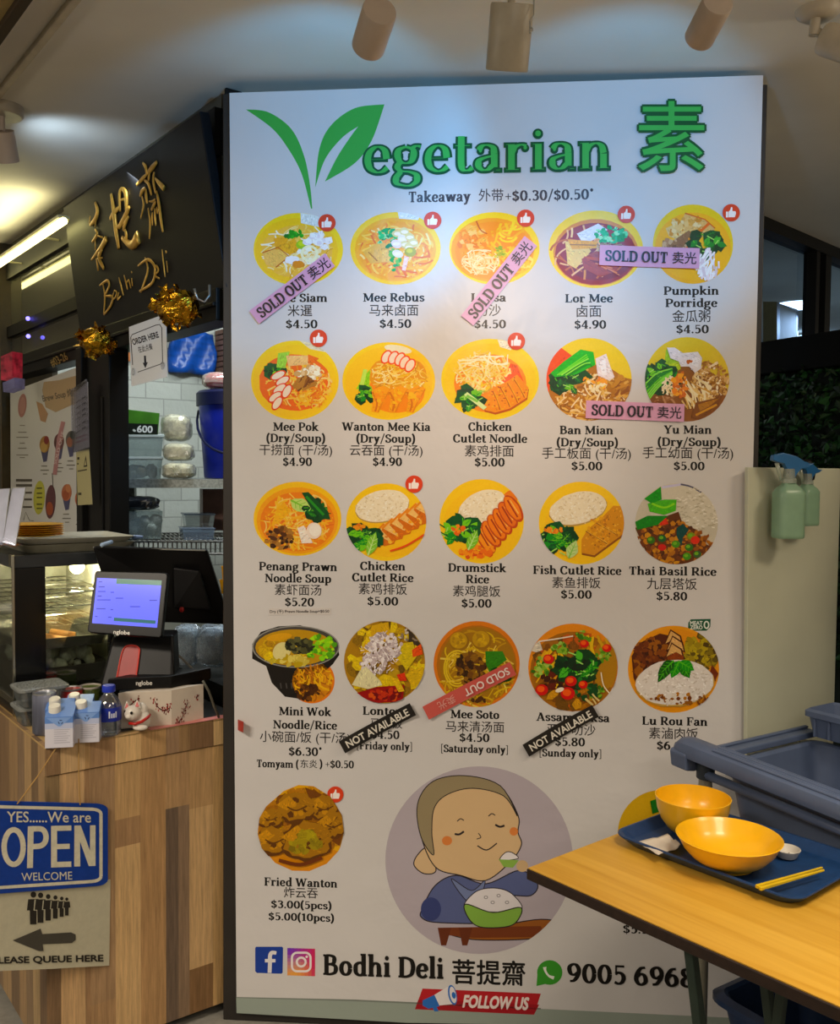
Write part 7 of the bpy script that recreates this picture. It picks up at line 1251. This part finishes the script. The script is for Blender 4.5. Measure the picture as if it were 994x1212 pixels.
# tub trolley
m_tub = mat('slate_plastic', '566482', .42, var=.08, scale=12); m_tubd = mat('slate_plastic_dark', '27303a', .5); m_pole = mat('grey_tube', '8d8a7c', .35, .4)
K0 = V((.655, 2.28, 0)); tr = thing('tub_trolley', 'slate blue plastic tub trolley with a ribbed handle bar behind the table', 'trolley', K0 + TA * .4 + TB * .25)
ZR = .865
def tubloft(o, la, lb, zt, zb, tap, m, name, parent, th=.008, rim=.02):
    def R_(ins, z): return [o + TA * (ins + (la - 2 * ins) * (x + .5)) + TB * (ins + (lb - 2 * ins) * (y + .5)) + UP * z for x, y in rrect(0, 0, 1, 1, .09, 5)]
    g = G(); g.loft([R_(tap, zb), R_(tap * .35, zb + (zt - zb) * .6), R_(0, zt), R_(-rim, zt), R_(-rim, zt + .014), R_(0, zt + .02), R_(th, zt + .014), R_(th + tap * .4, zb + (zt - zb) * .55), R_(th + tap, zb + .01)]); return g.build(name, m, parent, smooth=True, autosm=35)
tb = tubloft(K0 + TA * .075 + TB * .055, .62, .38, ZR - .03, .56, .05, m_tub, 'tub', tr)
# handle bar: rounded profile swept along the tub's near end
prof = [(-.03, -.012), (-.034, .004), (-.028, .020), (-.012, .030), (.014, .030), (.030, .022), (.036, .006), (.030, -.010)]
g = G(); rings = []
for s, kz, dz in ((-.015, .7, -.008), (0, .95, -.002), (.02, 1, 0), (.7, 1, 0)): rings.append([K0 + TA * s + TB * (y * kz) + UP * (ZR + .012 + z * kz + dz) for y, z in prof])
g.loft(rings); hb_ = g.build('handle_bar', m_tub, tr, smooth=True, autosm=35)
g = G()
for y in (-.018, -.008, .002, .012, .022): g.tube([K0 + TA * .10 + TB * y + UP * (ZR + .0425 - abs(y) * .15), K0 + TA * .66 + TB * y + UP * (ZR + .0425 - abs(y) * .15)], .0026, 6)
g.build('grip_rib', m_tub, hb_)
g = G(); pr = [(-.036, .012), (-.030, .022), (.03, .022), (.036, .012), (.03, -.05), (0, -.06), (-.03, -.05)]; g.prism([K0 + TA * -.016 + TB * y + UP * (ZR - .0 + z * .62) for y, z in pr], TA * .05); g.build('end_cap', m_tub, tr, bevel=.006)
g = G(); g.prism([K0 + TA * -.0175 + TB * (y * .7) + UP * (ZR - .003 + z * .5 - .004) for y, z in pr], TA * .002); g.build('end_hollow_shade', m_tubd, tr)  # dark plate painted in for the shade inside the open bar end
g = G(); p = K0 + TA * .05 + TB * .02; g.tube([V((p.x, p.y, .03)), V((p.x, p.y, ZR + .0))], .0165, 14); g.build('pole', m_pole, tr, smooth=True, autosm=40)
g = G(); g.tube([V((p.x, p.y, ZR - .05)), V((p.x, p.y, ZR + .01))], .022, 14); g.build('collar', m_tubd, tr, smooth=True, autosm=40)
p2 = K0 + TA * .035 + TB * .44; g = G(); g.tube([V((p2.x, p2.y, .03)), V((p2.x, p2.y, ZR - .03))], .0165, 14); g.build('pole', m_pole, tr, smooth=True, autosm=40)
for pq in (p, p2): g = G(); g.lathe(V((pq.x, pq.y, .03)) + TB * -.012, [(.03, -.012), (.03, .012)], 16, M=Matrix.Rotation(radians(90), 3, 'X')); g.build('caster', m_black, tr)
g = G(); q = K0 + TA * .06 + TB * .012 + UP * (ZR - .038); g.tube([q, q + TA * .62], .011, 10); g.build('side_rail', m_tub, tr, smooth=True)
g = G(); q = K0 + TA * .02 + TB * .04 + UP * (ZR - .006); g.obox(q, TA * .05, TB * .40, UP * .016); g.obox(q + TA * .012 + UP * .016, TA * .012, TB * .40, UP * .006); g.build('end_rim', m_tub, tr, bevel=.004)
tubloft(K0 + TA * .06 + TB * .07, .58, .34, .25, .08, .04, mat('lower_tub_blue', '2a3f66', .4, var=.1), 'lower_tub', tr)
cb = K0 + TA * .18 + TB * .43 + UP * .872; cr_ = thing('cutlery_bin', 'smaller slate blue bin standing in the far corner of the trolley tub', 'bin', cb)
o = K0 + TA * .085 + TB * .37; tubloft(o, .20, .12, .925, .872, .01, m_tub, 'body', cr_, .005, .008)
g = G()
for i in range(5): g.obox(o + TA * (.02 + i * .04) - TB * .002 + UP * .875, TA * .006, TB * .010, UP * .045)
g.build('rib', m_tub, cr_)
for o_ in list(tr.children) + [q_ for c_ in tr.children for q_ in c_.children]:
    if o_.name.split('.')[0] in ('pole', 'caster', 'lower_tub'): continue
    for v_ in o_.data.vertices: v_.co.z -= .06 * (v_.co + ABS[tr.name] - K0).dot(TA)
# ------------------------------------------------------------------ table
ZT = .75; tA = atz(623, 1027, ZT); LD = V((.648, -.762, 0)).normalized(); WD_ = V((.767, .642, 0)).normalized(); TW, TL = .575, 1.25
tbl = thing('canteen_table', 'yellow wood-grain canteen table with dark brown edge and green steel legs', 'table', V((tA.x, tA.y, 0)) + LD * TL / 2 + WD_ * TW / 2)
def wood_top():
    m, nt, b, N, L = newmat('yellow_laminate'); geo = N.new('ShaderNodeNewGeometry'); mp = N.new('ShaderNodeMapping'); mp.inputs['Rotation'].default_value = (0, 0, radians(49.6)); mp.inputs['Scale'].default_value = (1, 1, 1); L.new(geo.outputs['Position'], mp.inputs[0])
    m2 = N.new('ShaderNodeMapping'); m2.inputs['Scale'].default_value = (2.2, 42, 1); L.new(mp.outputs[0], m2.inputs[0])
    nz = N.new('ShaderNodeTexNoise'); nz.inputs['Scale'].default_value = 1.0; nz.inputs['Detail'].default_value = 5; nz.inputs['Distortion'].default_value = .6; L.new(m2.outputs[0], nz.inputs[0])
    cr = N.new('ShaderNodeValToRGB'); e = cr.color_ramp.elements; e[0].position = .32; e[1].position = .68; e[0].color = lin('c4912c'); e[1].color = lin('d6a640'); L.new(nz.outputs['Fac'], cr.inputs[0]); L.new(cr.outputs[0], b.inputs['Base Color']); b.inputs['Roughness'].default_value = .38; return m
q = [tA, tA + LD * TL, tA + LD * TL + WD_ * TW, tA + WD_ * TW]
def inset(d): return [q[0] + LD * d + WD_ * d, q[1] - LD * d + WD_ * d, q[2] - LD * d - WD_ * d, q[3] + LD * d - WD_ * d]
g = G(); g.prism([p - UP * .002 for p in inset(0.0)], -UP * .022); g.build('edge', mat('dark_edge_band', '2a1a12', .5, var=.25, scale=60), tbl, bevel=.002)
g = G(); g.prism([p - UP * .004 for p in inset(.0025)], UP * .004); g.build('tabletop', wood_top(), tbl)
m_leg = mat('green_steel', '2c3a32', .4, .2)
T1 = atz(811, 1114, ZT - .024) + WD_ * .012; T2 = T1 + WD_ * .19
def leg(a, b, r=.009):
    g = G(); d = (V(b) - V(a)).normalized(); x = WD_ * r; y = d.cross(WD_).normalized() * r
    g.loft([[a - x - y, a + x - y, a + x + y, a - x + y], [b - x - y, b + x - y, b + x + y, b - x + y]]); return g.build('leg', m_leg, tbl, bevel=.002)
def fl(p): return V((p.x, p.y, 0))
leg(T1, fl(T1) + LD * .12); leg(T2 + WD_ * .03, fl(T2) + LD * .12 + WD_ * .03); T3 = T1 + LD * .72; T4 = T2 + LD * .72
leg(T3, fl(T3) - LD * .2); leg(T4, fl(T4) - LD * .2); leg(T2 + LD * .085, fl(T2) + LD * .02); 
g = G(); g.obox(T1 - WD_ * .0 - LD * .012 - UP * .02, LD * .03, WD_ * .24, UP * .02); g.obox(T3 - LD * .012 - UP * .02, LD * .03, WD_ * .24, UP * .02); g.build('cross_rail', m_leg, tbl)
# tray and what is on it
ZY = ZT + .0005; tO = atz(722, 987, ZT + .02); tO = V((tO.x, tO.y, ZY)); trL, trW = .425, .30; tc = tO + LD * trL / 2 + WD_ * trW / 2
ty = thing('food_tray', 'dark blue cafeteria tray with used bowls on the yellow table', 'tray', tc)
def TR(ins, z, r=.04): return [tc + LD * x + WD_ * y + UP * z for x, y in rrect(0, 0, trL - 2 * ins, trW - 2 * ins, r, 7)]
g = G(); g.loft([TR(.024, 0), TR(.02, .001), TR(.002, .019), TR(0, .021), TR(.0005, .0235), TR(.005, .024), TR(.008, .0215), TR(.022, .005), TR(.026, .004)]); g.build('body', mat('tray_blue', '193a68', .38, var=.12, scale=60), ty, smooth=True, autosm=40)
ZB = ZY + .0068
m_bowl = mat('yellow_bowl', 'efb614', .3, var=.05, coat=.15)
c1 = atz(860, 1027, ZB + .0012) + WD_ * .012 - LD * .004; g = G(); R1 = .1045
g.lathe(c1, [(R1 * .46, 0), (R1 * .47, .004), (R1 * .52, .006), (R1 * .70, .018), (R1 * .86, .036), (R1 * .94, .052), (R1 * .985, .0595), (R1, .061), (R1 * .985, .062), (R1 * .92, .055), (R1 * .82, .038), (R1 * .62, .018), (R1 * .3, .010)], 56)
b1_ = g.build('soup_bowl', m_bowl, smooth=True, autosm=60); tag(b1_, 'wide shallow empty yellow bowl in front on the blue tray', 'bowl', 'yellow bowls on the tray')
c2 = atz(818, 984, ZB + .0012) + WD_ * .004; g = G(); R2 = .082
g.lathe(c2, [(R2 * .52, 0), (R2 * .55, .004), (R2 * .66, .008), (R2 * .84, .028), (R2 * .94, .05), (R2 * .985, .074), (R2, .078), (R2 * .975, .0785), (R2 * .92, .05), (R2 * .8, .028), (R2 * .55, .012), (R2 * .2, .010)], 56)
tag(g.build('soup_bowl', m_bowl, smooth=True, autosm=60), 'deeper yellow bowl standing behind the wide bowl on the blue tray', 'bowl', 'yellow bowls on the tray')
g = G(); nn = 8; rr = random.Random(2); cs = [atz(*p, ZB + .0115) for p in ((755, 998), (790, 988), (805, 1004), (779, 1013))]; vs = []
for i in range(nn + 1):
    for j in range(nn + 1):
        u_, v_ = i / nn, j / nn; p = cs[0].lerp(cs[1], u_).lerp(cs[3].lerp(cs[2], u_), v_); vs.append(p + UP * (rr.uniform(0, .0025) + .004 * sin(u_ * 7) * .3 + (.006 if (i == nn and j > 4) else 0)))
g.add(vs, [(i * 9 + j, i * 9 + j + 1, i * 9 + j + 10, i * 9 + j + 9) for i in range(nn) for j in range(nn)]); nk = g.build('paper_napkin', mat('napkin_white', 'cdc3b6', .7, var=.05), smooth=True); sd_ = nk.modifiers.new('thick', 'SOLIDIFY'); sd_.thickness = .0012; tag(nk, 'crumpled white paper napkin on the left of the blue tray', 'napkin')
c3 = atz(931, 1014, ZB); g = G(); g.lathe(c3, [(.018, 0), (.02, .002), (.0265, .016), (.0275, .0175), (.0265, .018), (.024, .014), (.018, .005)], 32); sd2 = thing('sauce_dish', 'small white sauce dish with dark drops at the right of the tray', 'dish', c3); g.build('body', mat('white_melamine', 'cfcac2', .3), sd2, smooth=True, autosm=50)
g = G()
for x, y in ((-.008, -.006), (.006, .004), (.004, -.009), (-.004, .006), (.011, -.003)): g.ball(c3 + V((x, y, .0062)), (.002, .0016, .0008), 8, 4)
g.build('sauce_drops', mat('dark_sauce', '2c1a10', .3), sd2)
for i, (a, b) in enumerate((((895, 1049.5), (973, 1027)), ((899, 1052), (975, 1030)))):
    A_, B_ = atz(*a, ZB + .0185), atz(*b, ZB + .0185); g = G(); d = (B_ - A_).normalized(); x = d.cross(UP) * .0032; z = UP * .0032; g.loft([[A_ - x - z, A_ + x - z, A_ + x + z, A_ - x + z], [B_ - x * .6 - z * .6, B_ + x * .6 - z * .6, B_ + x * .6 + z * .6, B_ - x * .6 + z * .6]])
    tag(g.build('chopstick', mat('yellow_chopstick', 'd8b41c', .35), bevel=.001), 'yellow chopstick on the tray, the ' + ('farther' if i == 0 else 'nearer') + ' of the pair', 'chopstick', 'yellow chopsticks on the tray')
# ------------------------------------------------------------------ ceiling fixtures
m_lamp = mat('lamp_cream', 'b5a596', .45, var=.04); m_lampi = mat('lamp_inside', '1d1a17', .4)
def spot_fix(label, top, bot, r, m, stem_at, name='ceiling_spotlight'):
    top, bot = V(top), V(bot); d = (bot - top).normalized(); t = thing(name, label, 'light', V((stem_at[0], stem_at[1], CEIL - .004)), 'cylinder spotlights on the ceiling'); M = d.to_track_quat('Z', 'Y').to_matrix(); L = (bot - top).length
    g = G(); g.lathe(top, [(r * .2, 0), (r * .96, 0), (r, .003), (r, L - .002), (r * .97, L), (r * .9, L), (r * .88, L - .03), (r * .3, L - .035)], 36, M=M); g.build('body', m, t, smooth=True, autosm=40)
    g = G(); mid = top.lerp(bot, .25); g.tube([mid, V((mid.x, mid.y, (mid.z + CEIL) / 2)), V((stem_at[0], stem_at[1], CEIL))], .006, 10); g.lathe(V((stem_at[0], stem_at[1], CEIL - .012)), [(.03, 0), (.034, .004), (.034, .012)], 24); g.build('stem', m, t, smooth=True, autosm=40); return t
l1t, l1b = aty(449.5, 12, 1.66), aty(435.5, 56, 1.74)
spot_fix('left cream cylinder spotlight tilted toward the menu poster', l1t, l1b, .0305, m_lamp, (l1t.x + .0, l1t.y - .02))
l3t, l3b = aty(850, 2, 1.62), aty(827, 46, 1.70)
spot_fix('right cream cylinder spotlight tilted toward the menu poster', l3t, l3b, .0265, m_lamp, (l3t.x, l3t.y - .02))
l2t, l2b = aty(606.5, 4, 1.52), aty(599.5, 84, 1.56)
f2_ = spot_fix('larger white cylinder spotlight hanging in the middle above the poster', l2t, l2b, .0345, mat('lamp_white_paint', 'a59c8a', .4), (l2t.x, l2t.y))
g = G(); g.tube([aty(632, -12, 1.5), aty(631.5, 18, 1.5), aty(627, 25, 1.5), aty(627, 40, 1.51)], .0012, 6); g.ball(aty(628.5, 35, 1.5), .0035, 8, 6); g.build('wire', mat('steel', 'b5b5b0', .3, .9), f2_)
d0 = aty(2, 134, 2.35); d0.z = CEIL; t = thing('ceiling_spotlight', 'white ceiling spotlight cut by the left edge above the black sign', 'light', d0, 'cylinder spotlights on the ceiling')
dd = atz(2, 134, CEIL - .02); g = G(); g.lathe(V((dd.x, dd.y, CEIL - .03)), [(.055, 0), (.06, .006), (.06, .03)], 28); g.build('base', mat('lamp_white_paint', 'a59c8a', .4), t, smooth=True, autosm=40)
g = G(); e0 = aty(2, 155, dd.y); e1 = aty(7, 182, dd.y + .03); g.tube([V((dd.x, dd.y, CEIL - .03)), e0], .01, 8); g.lathe(e0, [(.02, 0), (.034, 0), (.034, .085), (.03, .085), (.028, .06)], 28, M=(e1 - e0).to_track_quat('Z', 'Y').to_matrix()); g.build('head', m_lamp, t, smooth=True, autosm=40)
cc = atz(968, 12, CEIL); cv = thing('security_camera', 'white dome-based security camera on the ceiling at the upper right', 'camera', cc); mw_ = mat('camera_white', 'b5ab98', .4)
g = G(); g.lathe(V((cc.x, cc.y, CEIL - .022)), [(.012, 0), (.03, .002), (.046, .012), (.05, .022)], 28); g.build('base', mw_, cv, smooth=True, autosm=50)
ca, cb2 = atz(965, 22, CEIL - .02), aty(963, 42, cc.y); g = G(); g.tube([ca, cb2], .0115, 12); g.tube([cb2 + V((0, 0, .01)), aty(975, 41, cc.y)], .010, 10); g.build('arm', mw_, cv, smooth=True, autosm=40)
g = G(); s0 = aty(974, 45, cc.y + .01); s1 = aty(1012, 58, cc.y - .03); g.lathe(s0, [(.02, 0), (.034, .002), (.036, .01), (.036, .11), (.034, .112)], 28, M=(s1 - s0).to_track_quat('Z', 'Y').to_matrix()); g.build('housing', mw_, cv, smooth=True, autosm=40)
# the light these fixtures throw
light('spot_beam', 'SPOT', l1b + (l1b - l1t).normalized() * .02, ph(372, 215), 16, COOL, .02, spot=74, blend=.45)
light('spot_beam', 'SPOT', l3b + (l3b - l3t).normalized() * .02, ph(720, 220), 15, COOL, .02, spot=74, blend=.45)
light('spot_beam', 'SPOT', l2b + (l2b - l2t).normalized() * .02, ph(565, 420), 20, (1.0, .78, .60), .02, spot=64, blend=.9)
light('spot_beam', 'SPOT', e1 + V((.03, .02, -.02)), atz(105, 168, CEIL), 4, (.55, .75, 1.0), .03, spot=110, blend=1.0)
